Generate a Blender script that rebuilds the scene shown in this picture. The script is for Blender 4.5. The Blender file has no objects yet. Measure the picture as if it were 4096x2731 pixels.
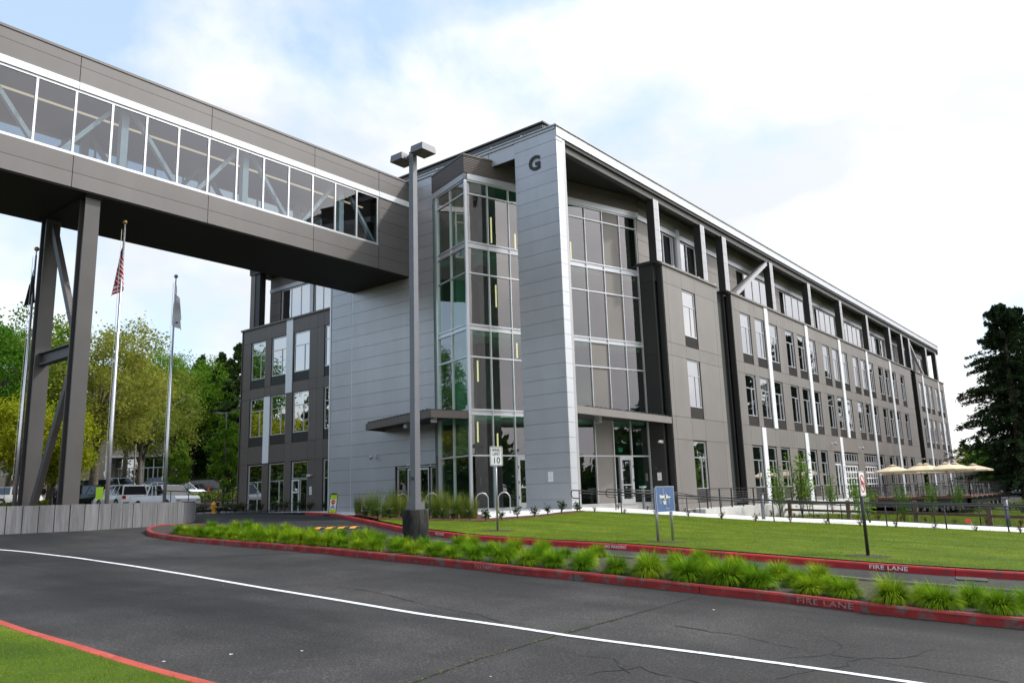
import bpy, bmesh, math, random
import numpy as np
from mathutils import Vector, Matrix, geometry
rnd = random.Random(7)
sc = bpy.context.scene
COL = sc.collection
# ------------------------------------------------------------------ camera, sky, sun, exposure
FPX, PITCH, ROLL, YAW = 3176.565, 0.193934, -0.0316148, 0.6729857     # focal in px of the 4096 px photo
CAM = np.array([-28.54268, -19.76127, 0.56468])
_sy, _cy = math.sin(YAW), math.cos(YAW)
_B = np.array([[_sy, _cy, 0], [-_cy, _sy, 0], [0, 0, 1.]])
_cp, _sp, _cr, _sr = math.cos(PITCH), math.sin(PITCH), math.cos(ROLL), math.sin(ROLL)
_up0 = np.array([0, -_sp, _cp])
cF = _B @ np.array([0, _cp, _sp])
cR = _B @ (_cr*np.array([1., 0, 0]) + _sr*_up0)
cU = _B @ (-_sr*np.array([1., 0, 0]) + _cr*_up0)
cd = bpy.data.cameras.new('camera'); cam = bpy.data.objects.new('camera', cd); COL.objects.link(cam)
cd.sensor_width = 36; cd.lens = FPX/4096*36; cd.clip_end = 3000; cd.clip_start = .05
cam.matrix_world = Matrix(((cR[0], cU[0], -cF[0], CAM[0]), (cR[1], cU[1], -cF[1], CAM[1]), (cR[2], cU[2], -cF[2], CAM[2]), (0, 0, 0, 1)))
sc.camera = cam
sc.view_settings.view_transform = 'Standard'; sc.view_settings.look = 'None'
sc.view_settings.exposure = -0.22; sc.view_settings.gamma = 1.0
FWD = np.array([_cy, _sy, 0.]); RGT = np.array([_sy, -_cy, 0.])        # level forward and right of the camera
SUN_DIR = RGT*0.93 + FWD*0.10; SUN_DIR = SUN_DIR/np.linalg.norm(SUN_DIR)
SUN_EL = math.radians(46)
sdir = np.array([SUN_DIR[0]*math.cos(SUN_EL), SUN_DIR[1]*math.cos(SUN_EL), math.sin(SUN_EL)])
sl = bpy.data.lights.new('sun', 'SUN'); sl.energy = 3.3; sl.angle = math.radians(2.5); sl.color = (1, .955, .89)
so = bpy.data.objects.new('sun', sl); COL.objects.link(so)
so.rotation_euler = Vector(-Vector(sdir)).to_track_quat('-Z', 'Y').to_euler()
world = bpy.data.worlds.new('World'); sc.world = world; world.use_nodes = True
nt = world.node_tree; nt.nodes.clear()
def N(t, **kw):
    n = nt.nodes.new(t)
    for k, v in kw.items(): setattr(n, k, v)
    return n
wo = N('ShaderNodeOutputWorld'); bg = N('ShaderNodeBackground'); nt.links.new(bg.outputs[0], wo.inputs[0])
sky = N('ShaderNodeTexSky', sky_type='NISHITA', sun_disc=False, sun_elevation=SUN_EL, sun_rotation=math.atan2(sdir[0], sdir[1]), altitude=50, air_density=1.2, dust_density=.6, ozone_density=2.5)
bg.inputs[1].default_value = 0.1
tc = N('ShaderNodeTexCoord'); mp = N('ShaderNodeMapping'); nt.links.new(tc.outputs['Generated'], mp.inputs[0])
mp.inputs['Scale'].default_value = (1.0, 1.0, 1.9); mp.inputs['Location'].default_value = (3.3, .7, 1.2)
nz = N('ShaderNodeTexNoise', noise_dimensions='3D'); nt.links.new(mp.outputs[0], nz.inputs['Vector'])
nz.inputs['Scale'].default_value = 1.9; nz.inputs['Detail'].default_value = 7; nz.inputs['Roughness'].default_value = .55; nz.inputs['Distortion'].default_value = .25
# more cloud towards the right and low down, as in the photograph
dt = N('ShaderNodeVectorMath', operation='DOT_PRODUCT'); nt.links.new(tc.outputs['Generated'], dt.inputs[0])
dv = RGT*.75 + np.array([0, 0, -.75]); dt.inputs[1].default_value = tuple(dv)
mad = N('ShaderNodeMath', operation='MULTIPLY_ADD'); nt.links.new(dt.outputs['Value'], mad.inputs[0]); mad.inputs[1].default_value = .24; nt.links.new(nz.outputs['Fac'], mad.inputs[2])
cr = N('ShaderNodeValToRGB'); nt.links.new(mad.outputs[0], cr.inputs[0])
cr.color_ramp.elements[0].position = .30; cr.color_ramp.elements[0].color = (0, 0, 0, 1)
cr.color_ramp.elements[1].position = .44; cr.color_ramp.elements[1].color = (1, 1, 1, 1)
nz2 = N('ShaderNodeTexNoise'); nt.links.new(mp.outputs[0], nz2.inputs['Vector']); nz2.inputs['Scale'].default_value = 3.4; nz2.inputs['Detail'].default_value = 6
cc = N('ShaderNodeValToRGB'); nt.links.new(nz2.outputs['Fac'], cc.inputs[0])
cc.color_ramp.elements[0].position = .40; cc.color_ramp.elements[0].color = (10.4, 10.9, 11.6, 1)
cc.color_ramp.elements[1].position = .60; cc.color_ramp.elements[1].color = (14.0, 13.9, 13.8, 1)
hs = N('ShaderNodeVectorMath', operation='MULTIPLY_ADD'); nt.links.new(sky.outputs[0], hs.inputs[0]); hs.inputs[1].default_value = (1.35, 1.4, 1.3); hs.inputs[2].default_value = (4.9, 6.0, 7.6)
# halo added round the veiled sun to brighten window reflections and right facade
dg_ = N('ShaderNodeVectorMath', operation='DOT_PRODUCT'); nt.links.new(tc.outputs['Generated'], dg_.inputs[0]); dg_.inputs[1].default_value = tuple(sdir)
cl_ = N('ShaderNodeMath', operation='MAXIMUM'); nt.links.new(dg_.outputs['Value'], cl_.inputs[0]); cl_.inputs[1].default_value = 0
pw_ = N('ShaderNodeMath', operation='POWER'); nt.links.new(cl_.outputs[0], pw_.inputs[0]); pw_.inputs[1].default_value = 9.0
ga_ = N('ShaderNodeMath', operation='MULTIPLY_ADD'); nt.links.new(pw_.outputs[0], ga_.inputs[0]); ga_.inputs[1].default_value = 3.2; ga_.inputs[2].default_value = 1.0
mx = N('ShaderNodeMix', data_type='RGBA'); nt.links.new(cr.outputs[0], mx.inputs[0]); nt.links.new(hs.outputs[0], mx.inputs[6]); nt.links.new(cc.outputs[0], mx.inputs[7])
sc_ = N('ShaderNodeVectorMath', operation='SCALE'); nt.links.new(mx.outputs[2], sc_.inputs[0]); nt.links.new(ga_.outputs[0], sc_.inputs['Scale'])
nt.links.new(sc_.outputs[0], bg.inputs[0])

# ------------------------------------------------------------------ placing: from a pixel (2352 px wide copy of the photo) to a point of the place
K4 = 4096/2352.
def ray(px, py): return cF + cR*((px*K4-2048)/FPX) - cU*((py*K4-1365.5)/FPX)
def at_depth(px, py, d):
    r = ray(px, py); return CAM + r*(d/(r @ FWD))
def on_plane(ax, v, px, py):
    r = ray(px, py); return CAM + r*((v-CAM[ax])/r[ax])
def lvl(X, Y, rel): return CAM + RGT*X + FWD*Y + np.array([0, 0, rel])
# terrain: thin plate spline through measured points (camera ground coordinates: right, forward, height)
CP = []
def cpx(px, depth, rel): CP.append(((px-1176)/1824*depth, depth, CAM[2]+rel))
def cpw(x, y, z):
    v = np.array([x, y, 0]) - np.array([CAM[0], CAM[1], 0]); CP.append((v @ RGT, v @ FWD, z))
for a in [(0, 25.8, -.62), (250, 27.7, -.62), (447, 33.7, -.62), (330, 24, -1.03), (795, 18, -1.33), (1130, 15, -1.47), (1880, 12.2, -1.83), (2352, 10.5, -1.95),
          (0, 10.3, -1.45), (510, 7, -1.6), (1176, 8.4, -1.7), (2352, 7.6, -1.95), (1000, 20.5, -1.08), (1430, 17.7, -1.38), (2055, 15.6, -1.72), (2352, 14, -1.85),
          (1143, 23.3, -1.2), (1994, 17.6, -1.72), (1528, 19.2, -1.38), (1330, 32.3, -.86), (2335, 24.8, -1.75), (2097, 27, -1.6), (1700, 31.2, -1.31), (1500, 31.8, -1.0),
          (1950, 34.5, -1.6), (1710, 41, -1.45), (2273, 31, -1.85), (300, 64, .2), (300, 95, 2.4), (100, 84, 1.2), (60, 60, .1), (470, 60, -.1), (560, 75, .7), (300, 125, 3.6), (0, 125, 3.6), (560, 110, 2.6),
          (480, 45, -.5), (640, 46, -.5), (2250, 110, -1.6), (2352, 60, -1.3), (700, 37, -.66), (1100, 26.5, -.95), (880, 26, -.92), (2000, 160, -1.6), (1176, 1, -1.6), (0, 1, -1.5), (1700, 150, -1.6)]: cpx(*a)
CP += [(8, 2, -1.4), (-8, 2, -1.1)]
for a in [(0, 0, -.1), (0, 8, -.05), (0, 14, -.05), (3, 26, .05), (-1.5, 2, -.1), (4, .5, -.15), (12, -2.5, -.95), (25, -2.5, -1.2), (38, -8, -1.9), (48, -4, -1.7), (55, -10, -1.5), (10, 10, -.3), (40, 10, -1.2), (85, 0, -1.0), (85, -15, -1.1), (12, 40, 1.)]: cpw(*a)
CP = np.array(CP)
def _tps(r): return np.where(r > 1e-9, r*r*np.log(np.maximum(r, 1e-9)), 0)
_n = len(CP); _A = np.zeros((_n+3, _n+3))
_A[:_n, :_n] = _tps(np.hypot(CP[:, None, 0]-CP[None, :, 0], CP[:, None, 1]-CP[None, :, 1])) + np.eye(_n)*6
_A[:_n, _n] = 1; _A[:_n, _n+1:] = CP[:, :2]; _A[_n, :_n] = 1; _A[_n+1:, :_n] = CP[:, :2].T
_wt = np.linalg.solve(_A, np.concatenate([CP[:, 2], [0, 0, 0]]))
def zgv(xy):
    xy = np.asarray(xy, float).reshape(-1, 2) - CAM[:2]
    u = np.clip(xy @ RGT[:2], -75, 75); v = np.clip(xy @ FWD[:2], 0, 130)
    r = np.hypot(u[:, None]-CP[None, :, 0], v[:, None]-CP[None, :, 1])
    return _tps(r) @ _wt[:_n] + _wt[_n] + u*_wt[_n+1] + v*_wt[_n+2]
def zg(x, y): return float(zgv([(x, y)])[0])
def gp(px, py, off=0.0, tmax=200):
    """where the ray through this pixel meets the ground raised by off"""
    r = ray(px, py); r = r/np.linalg.norm(r[:2])
    t = np.arange(3, tmax, .25); P = CAM[None] + t[:, None]*r[None]
    d = P[:, 2] - zgv(P[:, :2]) - off
    i = np.argmax(d < 0)
    if d[i] >= 0: i = len(t)-1
    a, b = t[i-1] if i else 3, t[i]
    for _ in range(14):
        m = (a+b)/2; Q = CAM + m*r
        if Q[2]-zg(Q[0], Q[1])-off < 0: b = m
        else: a = m
    return CAM + b*r

# ------------------------------------------------------------------ materials
MAT = {}
def tonevar(t, out, amp):
    oi = t.nodes.new('ShaderNodeObjectInfo'); m_ = t.nodes.new('ShaderNodeMath'); m_.operation = 'MULTIPLY_ADD'; t.links.new(oi.outputs['Random'], m_.inputs[0]); m_.inputs[1].default_value = 2*amp; m_.inputs[2].default_value = 1-amp
    h = t.nodes.new('ShaderNodeHueSaturation'); t.links.new(out, h.inputs['Color']); t.links.new(m_.outputs[0], h.inputs['Value'])
    if amp > .1:
        q = t.nodes.new('ShaderNodeMath'); q.operation = 'MULTIPLY_ADD'; t.links.new(oi.outputs['Random'], q.inputs[0]); q.inputs[1].default_value = -.04; q.inputs[2].default_value = .52; t.links.new(q.outputs[0], h.inputs['Hue'])
    return h.outputs[0]

def mat(name, col, rough=.6, metal=0., var=.12, scale=3., bump=0., bscale=None, spec=.5, emit=None, subsurf=0, stretch=None, second=None, fac=(.45, .6), obj=True, coat=0, tone=0., streak=0.):
    m = bpy.data.materials.new(name); m.use_nodes = True; t = m.node_tree; b = t.nodes['Principled BSDF']
    b.inputs['Roughness'].default_value = rough; b.inputs['Metallic'].default_value = metal
    b.inputs['Specular IOR Level'].default_value = spec
    if coat: b.inputs['Coat Weight'].default_value = coat; b.inputs['Coat Roughness'].default_value = .05
    tcn = t.nodes.new('ShaderNodeTexCoord'); mpn = t.nodes.new('ShaderNodeMapping'); t.links.new(tcn.outputs['Object'], mpn.inputs[0])
    if stretch: mpn.inputs['Scale'].default_value = stretch
    n = t.nodes.new('ShaderNodeTexNoise'); n.inputs['Scale'].default_value = scale; n.inputs['Detail'].default_value = 5; t.links.new(mpn.outputs[0], n.inputs['Vector'])
    r = t.nodes.new('ShaderNodeValToRGB'); t.links.new(n.outputs['Fac'], r.inputs[0])
    lo = tuple(c*(1-var) for c in col)+(1,); hi = tuple(min(1, c*(1+var)) for c in col)+(1,)
    r.color_ramp.elements[0].position = .3; r.color_ramp.elements[0].color = lo
    r.color_ramp.elements[1].position = .7; r.color_ramp.elements[1].color = hi
    out = r.outputs[0]
    if second:
        n2 = t.nodes.new('ShaderNodeTexNoise'); n2.inputs['Scale'].default_value = second[1]; n2.inputs['Detail'].default_value = 8; n2.inputs['Roughness'].default_value = .65; t.links.new(mpn.outputs[0], n2.inputs['Vector'])
        r2 = t.nodes.new('ShaderNodeValToRGB'); t.links.new(n2.outputs['Fac'], r2.inputs[0]); r2.color_ramp.elements[0].position = fac[0]; r2.color_ramp.elements[1].position = fac[1]
        x = t.nodes.new('ShaderNodeMix'); x.data_type = 'RGBA'; t.links.new(r2.outputs[0], x.inputs[0]); t.links.new(out, x.inputs[6]); x.inputs[7].default_value = tuple(second[0])+(1,)
        out = x.outputs[2]
    if streak:
        mp3 = t.nodes.new('ShaderNodeMapping'); mp3.inputs['Scale'].default_value = (1.6, 1.6, .12); t.links.new(tcn.outputs['Object'], mp3.inputs[0]); n3 = t.nodes.new('ShaderNodeTexNoise'); n3.inputs['Scale'].default_value = 1.; n3.inputs['Detail'].default_value = 6; t.links.new(mp3.outputs[0], n3.inputs['Vector'])
        r3 = t.nodes.new('ShaderNodeValToRGB'); t.links.new(n3.outputs['Fac'], r3.inputs[0]); r3.color_ramp.elements[0].position = .42; r3.color_ramp.elements[1].position = .62; r3.color_ramp.elements[0].color = (1-streak, 1-streak, 1-streak*1.1, 1)
        x3 = t.nodes.new('ShaderNodeMix'); x3.data_type = 'RGBA'; x3.blend_type = 'MULTIPLY'; x3.inputs[0].default_value = 1; t.links.new(out, x3.inputs[6]); t.links.new(r3.outputs[0], x3.inputs[7]); out = x3.outputs[2]
    if tone: out = tonevar(t, out, tone)
    t.links.new(out, b.inputs['Base Color'])
    if bump:
        nb = t.nodes.new('ShaderNodeTexNoise'); nb.inputs['Scale'].default_value = bscale or scale*6; nb.inputs['Detail'].default_value = 4; t.links.new(mpn.outputs[0], nb.inputs['Vector'])
        bp = t.nodes.new('ShaderNodeBump'); bp.inputs['Strength'].default_value = bump; bp.inputs['Distance'].default_value = .02
        t.links.new(nb.outputs['Fac'], bp.inputs['Height']); t.links.new(bp.outputs[0], b.inputs['Normal'])
    if emit:
        b.inputs['Emission Color'].default_value = tuple(emit[0])+(1,); b.inputs['Emission Strength'].default_value = emit[1]
    MAT[name] = m; return m
def glass(name, clear, tint, base=(.006, .008, .008), f0=.2, fm=None, wob=.03, ref=(.93, .9, .92)):
    m = bpy.data.materials.new(name); m.use_nodes = True; t = m.node_tree; t.nodes.clear()
    o = t.nodes.new('ShaderNodeOutputMaterial'); mx = t.nodes.new('ShaderNodeMixShader'); t.links.new(mx.outputs[0], o.inputs[0])
    g = t.nodes.new('ShaderNodeBsdfGlossy'); g.inputs['Roughness'].default_value = .012; g.inputs[0].default_value = ref+(1,)
    if clear: a = t.nodes.new('ShaderNodeBsdfTransparent'); a.inputs[0].default_value = tint+(1,)
    else: a = t.nodes.new('ShaderNodeBsdfDiffuse'); a.inputs[0].default_value = base+(1,)
    fr = t.nodes.new('ShaderNodeFresnel'); fr.inputs[0].default_value = 1.55
    md = t.nodes.new('ShaderNodeMath'); md.operation = 'MULTIPLY_ADD'; t.links.new(fr.outputs[0], md.inputs[0]); md.inputs[1].default_value = fm if fm is not None else 1-f0; md.inputs[2].default_value = f0
    md.use_clamp = True
    gm = t.nodes.new('ShaderNodeNewGeometry'); bf = t.nodes.new('ShaderNodeMath'); bf.operation = 'SUBTRACT'; bf.inputs[0].default_value = 1; t.links.new(gm.outputs['Backfacing'], bf.inputs[1])
    mf = t.nodes.new('ShaderNodeMath'); mf.operation = 'MULTIPLY'; t.links.new(md.outputs[0], mf.inputs[0]); t.links.new(bf.outputs[0], mf.inputs[1])      # only the outer face of a pane mirrors
    t.links.new(mf.outputs[0], mx.inputs[0]); t.links.new(a.outputs[0], mx.inputs[1]); t.links.new(g.outputs[0], mx.inputs[2])
    tcn = t.nodes.new('ShaderNodeTexCoord'); n = t.nodes.new('ShaderNodeTexNoise'); n.inputs['Scale'].default_value = .9; t.links.new(tcn.outputs['Object'], n.inputs['Vector'])
    bp = t.nodes.new('ShaderNodeBump'); bp.inputs['Strength'].default_value = wob; bp.inputs['Distance'].default_value = .1; t.links.new(n.outputs['Fac'], bp.inputs['Height'])
    t.links.new(bp.outputs[0], g.inputs['Normal'])
    MAT[name] = m; return m
def leafmat(name, c1, c2, trans=.35):
    m = bpy.data.materials.new(name); m.use_nodes = True; t = m.node_tree; t.nodes.clear()
    o = t.nodes.new('ShaderNodeOutputMaterial'); mx = t.nodes.new('ShaderNodeMixShader'); t.links.new(mx.outputs[0], o.inputs[0]); mx.inputs[0].default_value = trans
    d = t.nodes.new('ShaderNodeBsdfDiffuse'); tr = t.nodes.new('ShaderNodeBsdfTranslucent'); t.links.new(d.outputs[0], mx.inputs[1]); t.links.new(tr.outputs[0], mx.inputs[2])
    tcn = t.nodes.new('ShaderNodeTexCoord'); n = t.nodes.new('ShaderNodeTexNoise'); n.inputs['Scale'].default_value = 2.5; n.inputs['Detail'].default_value = 6; t.links.new(tcn.outputs['Object'], n.inputs['Vector'])
    r = t.nodes.new('ShaderNodeValToRGB'); t.links.new(n.outputs['Fac'], r.inputs[0]); r.color_ramp.elements[0].position = .35; r.color_ramp.elements[1].position = .65
    r.color_ramp.elements[0].color = c1+(1,); r.color_ramp.elements[1].color = c2+(1,)
    o2 = tonevar(t, r.outputs[0], .16); t.links.new(o2, d.inputs[0]); t.links.new(o2, tr.inputs[0]); MAT[name] = m; return m
mat('taupe', (.235, .212, .198), .5, .2, .05, .7, bump=.03, bscale=40, tone=.04, streak=.03)
mat('taupe_dark', (.138, .113, .102), .5, .15, .05, .7, tone=.05, streak=.03)  # darker copy of taupe: shade of the left-facing wing put in the colour
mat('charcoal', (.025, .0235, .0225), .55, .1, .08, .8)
mat('silver', (.44, .43, .445), .4, .5, .06, .5, bump=.02, bscale=2.5, tone=.03, streak=.04)
mat('silver_bright', (.62, .63, .66), .35, .5, .04, .6)  # lit copy of silver: sunlight on right-facing panels and bands put in the colour
mat('alu', (.62, .62, .64), .35, .6, .04, 2)
mat('white_strip', (.82, .83, .85), .4, 0, .03, 1)
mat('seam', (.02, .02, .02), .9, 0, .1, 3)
mat('bridge_metal', (.15, .138, .134), .48, .25, .05, .5, bump=.03, bscale=3, tone=.04, streak=.04)
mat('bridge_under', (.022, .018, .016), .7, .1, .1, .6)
mat('steel_grey', (.088, .082, .08), .5, .3, .08, 1)
mat('truss_paint', (.52, .62, .63), .5, 0, .04, 1)
mat('lamp_grey', (.17, .17, .185), .45, .4, .06, 2)
mat('rail_dark', (.05, .05, .052), .4, .5, .08, 3)
mat('stainless', (.4, .4, .41), .38, .8, .05, 3)
mat('flag_alu', (.72, .71, .76), .3, .85, .04, 3)
mat('concrete', (.42, .41, .4), .85, 0, .12, 2, bump=.15, bscale=30, second=((.3, .29, .28), 1.3), fac=(.5, .75))
mat('kerb_plain', (.10, .09, .08), .9, 0, .2, 3, bump=.2, bscale=30)
mat('walk', (.62, .6, .57), .85, 0, .08, 2, bump=.1, bscale=40)
mat('panel_concrete', (.21, .206, .215), .8, 0, .2, 1.6, bump=.5, bscale=18, stretch=(4, 4, .35), second=((.13, .13, .137), 2.2), fac=(.45, .7), tone=.13, streak=.2)
mat('base_concrete', (.05, .047, .042), .9, 0, .5, 1.7, bump=.3, bscale=16, stretch=(2.2, 2.2, .6), second=((.006, .006, .006), 2.), fac=(.38, .55))
mat('curb_red', (.42, .012, .016), .65, 0, .2, 3, bump=.25, bscale=30, second=((.13, .04, .037), 4.), fac=(.52, .72), tone=.08)
mat('curb_worn', (.27, .018, .015), .75, 0, .3, 3.5, bump=.4, bscale=30, second=((.12, .095, .085), 4.), fac=(.52, .64), tone=.1)
mat('curb_orange', (.42, .06, .035), .65, 0, .15, 3, bump=.2, bscale=40, second=((.4, .2, .15), 6.), fac=(.6, .75))
mat('paint_white', (.72, .72, .72), .6, 0, .1, 12, second=((.16, .155, .15), 16.), fac=(.55, .68))
mat('paint_faded', (.33, .25, .235), .7, 0, .2, 12, second=((.3, .07, .06), 20.), fac=(.45, .6))
mat('paint_beige', (.16, .145, .135), .8, 0, .1, 6)
mat('soil', (.035, .026, .02), .95, 0, .5, 14, bump=1., bscale=40, second=((.09, .065, .045), 40.), fac=(.5, .62))
mat('mulch', (.10, .028, .022), .95, 0, .5, 30, bump=1., bscale=60)
mat('wood', (.13, .085, .062), .8, 0, .3, 3, bump=.4, bscale=20, stretch=(1, 1, 1))
mat('wood_deck', (.16, .08, .05), .7, 0, .2, 4)
mat('umbrella', (.66, .54, .36), .8, 0, .05, 3)
mat('yellow_green', (.55, .85, .02), .5, 0, .03, 3)
mat('sign_white', (.8, .8, .8), .45, 0, .04, 4)
mat('sign_blue', (.09, .15, .3), .35, .0, .12, 3)
mat('black', (.012, .012, .012), .6, 0, .1, 3)
mat('red', (.55, .03, .03), .5, 0, .05, 3)
mat('orange', (.85, .32, .03), .6, 0, .08, 6)
mat('brown_red', (.2, .05, .04), .5, 0, .05, 6)
mat('green_sign', (.03, .25, .15), .5, 0, .05, 3)
mat('cream', (.7, .68, .55), .5, 0, .05, 3)
mat('hydrant_yellow', (.75, .38, .02), .5, 0, .06, 4)
mat('tan_wall', (.30, .24, .19), .85, 0, .08, 2, bump=.1)
mat('bark', (.085, .068, .052), .9, 0, .3, 6, bump=.5, bscale=20)
mat('bark_light', (.16, .135, .105), .9, 0, .3, 6, bump=.5, bscale=20)
mat('rubber', (.015, .015, .015), .8, 0, .1, 5)
mat('rim', (.45, .45, .46), .35, .7, .05, 5)
mat('car_white', (.78, .78, .79), .25, 0, .02, 2, coat=.6)
mat('car_black', (.012, .012, .014), .2, 0, .05, 2, coat=.8)
mat('car_grey', (.12, .125, .135), .25, .3, .05, 2, coat=.7)
mat('car_red', (.25, .02, .02), .25, 0, .05, 2, coat=.7)
mat('car_glass', (.01, .012, .014), .05, 0, .05, 2, spec=1.)
mat('tail_red', (.4, .01, .01), .2, 0, .05, 2)
mat('head_lamp', (.7, .72, .75), .12, .3, .05, 2)
mat('skin', (.42, .24, .17), .6, 0, .06, 6)
mat('skin_dark', (.14, .075, .05), .6, 0, .06, 6)
mat('hair', (.012, .01, .009), .7, 0, .2, 20)
mat('cloth_grey', (.2, .21, .24), .85, 0, .1, 12)
mat('cloth_black', (.012, .012, .014), .85, 0, .1, 12)
mat('cloth_tan', (.4, .3, .18), .85, 0, .1, 12)
mat('brass', (.5, .36, .16), .3, .9, .1, 6)
mat('int_green', (.17, .27, .22), .8, 0, .06, 1)
mat('int_white', (.34, .42, .39), .8, 0, .05, 1)
mat('int_dark', (.03, .032, .032), .8, 0, .1, 1)
mat('tube_light', (1, .8, .45), .5, 0, 0, 1, emit=((1, .56, .3), 2.4))
mat('strip_light', (1, .85, .55), .5, 0, 0, 1, emit=((1, .8, .5), .9))
mat('teal_sign', (.12, .5, .5), .5, 0, .05, 2)
mat('cam_white', (.65, .65, .67), .4, 0, .05, 2)
leafmat('leaf_tuft', (.11, .22, .010), (.26, .40, .022), .22)
leafmat('leaf_tall', (.09, .15, .02), (.22, .25, .05), .3)
leafmat('leaf_olive', (.16, .195, .03), (.32, .34, .065), .45)
leafmat('leaf_green', (.07, .16, .015), (.17, .30, .03), .4)
leafmat('leaf_yellow', (.20, .25, .018), (.36, .38, .025), .4)
leafmat('leaf_dark', (.022, .05, .016), (.06, .11, .03), .25)
leafmat('leaf_conifer', (.016, .029, .015), (.046, .07, .028), .22)
leafmat('leaf_shrub', (.03, .06, .02), (.09, .13, .05), .25)
leafmat('leaf_red', (.13, .05, .035), (.16, .13, .05), .25)
leafmat('leaf_blade', (.12, .19, .008), (.21, .27, .02), .35)
leafmat('leaf_meadow', (.11, .17, .02), (.25, .31, .05), .3)
leafmat('flag_red', (.5, .012, .02), (.6, .02, .03), .5)
leafmat('flag_white', (.8, .8, .82), (.86, .86, .87), .5)
leafmat('flag_blue', (.02, .03, .12), (.03, .04, .16), .4)
glass('office_glass', False, None, f0=.46, wob=.06, ref=(1., .985, .99))
glass('lobby_glass', True, (.60, .80, .72), f0=.17, fm=.8, wob=.03, ref=(.98, .90, .90))
glass('bridge_glass', True, (.72, .76, .78), f0=.085, fm=.7, wob=.02)
# lawn, asphalt: own trees
def groundmat(name, build):
    m = bpy.data.materials.new(name); m.use_nodes = True; t = m.node_tree; b = t.nodes['Principled BSDF']
    tcn = t.nodes.new('ShaderNodeTexCoord')
    def noise(scale, detail=5, rough=.5, stretch=None, rot=0):
        n = t.nodes.new('ShaderNodeTexNoise'); n.inputs['Scale'].default_value = scale; n.inputs['Detail'].default_value = detail; n.inputs['Roughness'].default_value = rough
        mpn = t.nodes.new('ShaderNodeMapping'); t.links.new(tcn.outputs['Object'], mpn.inputs[0]); t.links.new(mpn.outputs[0], n.inputs['Vector'])
        if stretch: mpn.inputs['Scale'].default_value = stretch
        mpn.inputs['Rotation'].default_value = (0, 0, rot)
        return n.outputs['Fac']
    def ramp(f, stops):
        r = t.nodes.new('ShaderNodeValToRGB'); t.links.new(f, r.inputs[0]); e = r.color_ramp.elements
        while len(e) < len(stops): e.new(.5)
        for i, (p, c) in enumerate(stops): e[i].position = p; e[i].color = tuple(c)+(1,) if len(c) == 3 else c
        return r.outputs[0]
    def mix(f, a, bb, mode='MIX'):
        x = t.nodes.new('ShaderNodeMix'); x.data_type = 'RGBA'; x.blend_type = mode
        for s, v in ((0, f), (6, a), (7, bb)):
            if isinstance(v, (int, float)): x.inputs[s].default_value = v
            elif isinstance(v, tuple): x.inputs[s].default_value = v+(1,) if len(v) == 3 else v
            else: t.links.new(v, x.inputs[s])
        return x.outputs[2]
    def bump(f, st, dist=.02, prev=None):
        bp = t.nodes.new('ShaderNodeBump'); bp.inputs['Strength'].default_value = st; bp.inputs['Distance'].default_value = dist; t.links.new(f, bp.inputs['Height'])
        if prev: t.links.new(prev, bp.inputs['Normal'])
        return bp.outputs[0]
    build(t, b, tcn, noise, ramp, mix, bump); MAT[name] = m
def asphalt(t, b, tcn, noise, ramp, mix, bump):
    base = ramp(noise(.35, 4, .6), [(.32, (.0145, .0132, .0124)), (.5, (.0225, .0207, .0194)), (.68, (.038, .035, .033))])
    st = ramp(noise(.25, 4, .6, (1, .28, 1), .9), [(.41, (.5, .5, .5)), (.59, (1.6, 1.6, 1.6))])
    c = mix(1., base, st, 'MULTIPLY')
    sp = ramp(noise(42, 3, .8), [(.40, (.35, .35, .35)), (.55, (1.0, 1.0, 1.0)), (.68, (3.2, 3.1, 3.0))])
    c = mix(.8, c, sp, 'MULTIPLY')
    v = t.nodes.new('ShaderNodeTexVoronoi'); v.feature = 'DISTANCE_TO_EDGE'; v.inputs['Scale'].default_value = .33
    w = t.nodes.new('ShaderNodeMapping'); t.links.new(tcn.outputs['Object'], w.inputs[0])
    ad = t.nodes.new('ShaderNodeVectorMath'); ad.operation = 'MULTIPLY_ADD'; nn = t.nodes.new('ShaderNodeTexNoise'); nn.inputs['Scale'].default_value = 2.2; nn.inputs['Detail'].default_value = 6
    t.links.new(tcn.outputs['Object'], nn.inputs['Vector']); t.links.new(nn.outputs['Color'], ad.inputs[0]); ad.inputs[1].default_value = (.8, .8, .0); t.links.new(w.outputs[0], ad.inputs[2]); t.links.new(ad.outputs[0], v.inputs['Vector'])
    crk = ramp(v.outputs['Distance'], [(.0, (.25, .25, .25)), (.0025, (1, 1, 1))])
    msk = ramp(noise(.22, 3, .5), [(.5, (1, 1, 1)), (.56, (0, 0, 0))])
    crk2 = mix(msk, crk, (1, 1, 1))
    c = mix(.8, c, crk2, 'MULTIPLY')
    t.links.new(c, b.inputs['Base Color']); b.inputs['Roughness'].default_value = .82; b.inputs['Specular IOR Level'].default_value = .35
    t.links.new(bump(noise(60, 3, .7), .55, .012), b.inputs['Normal'])
groundmat('asphalt', asphalt)
def lawn(t, b, tcn, noise, ramp, mix, bump):
    base = ramp(noise(.8, 6, .6), [(.3, (.075, .135, .005)), (.5, (.105, .17, .007)), (.7, (.15, .205, .013))])
    st = ramp(noise(1.2, 3, .5, (1., .16, 1), YAW+.15), [(.35, (.7, .78, .7)), (.65, (1.22, 1.16, 1.2))])
    c = mix(1., base, st, 'MULTIPLY')
    c = mix(.85, c, ramp(noise(38, 3, .7), [(.3, (.35, .4, .3)), (.55, (1, 1, 1)), (.75, (1.7, 1.6, 1.5))]), 'MULTIPLY')
    t.links.new(c, b.inputs['Base Color']); b.inputs['Roughness'].default_value = .85; b.inputs['Specular IOR Level'].default_value = .2
    t.links.new(bump(noise(70, 3, .7), .9, .03), b.inputs['Normal'])
groundmat('lawn', lawn)
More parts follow.
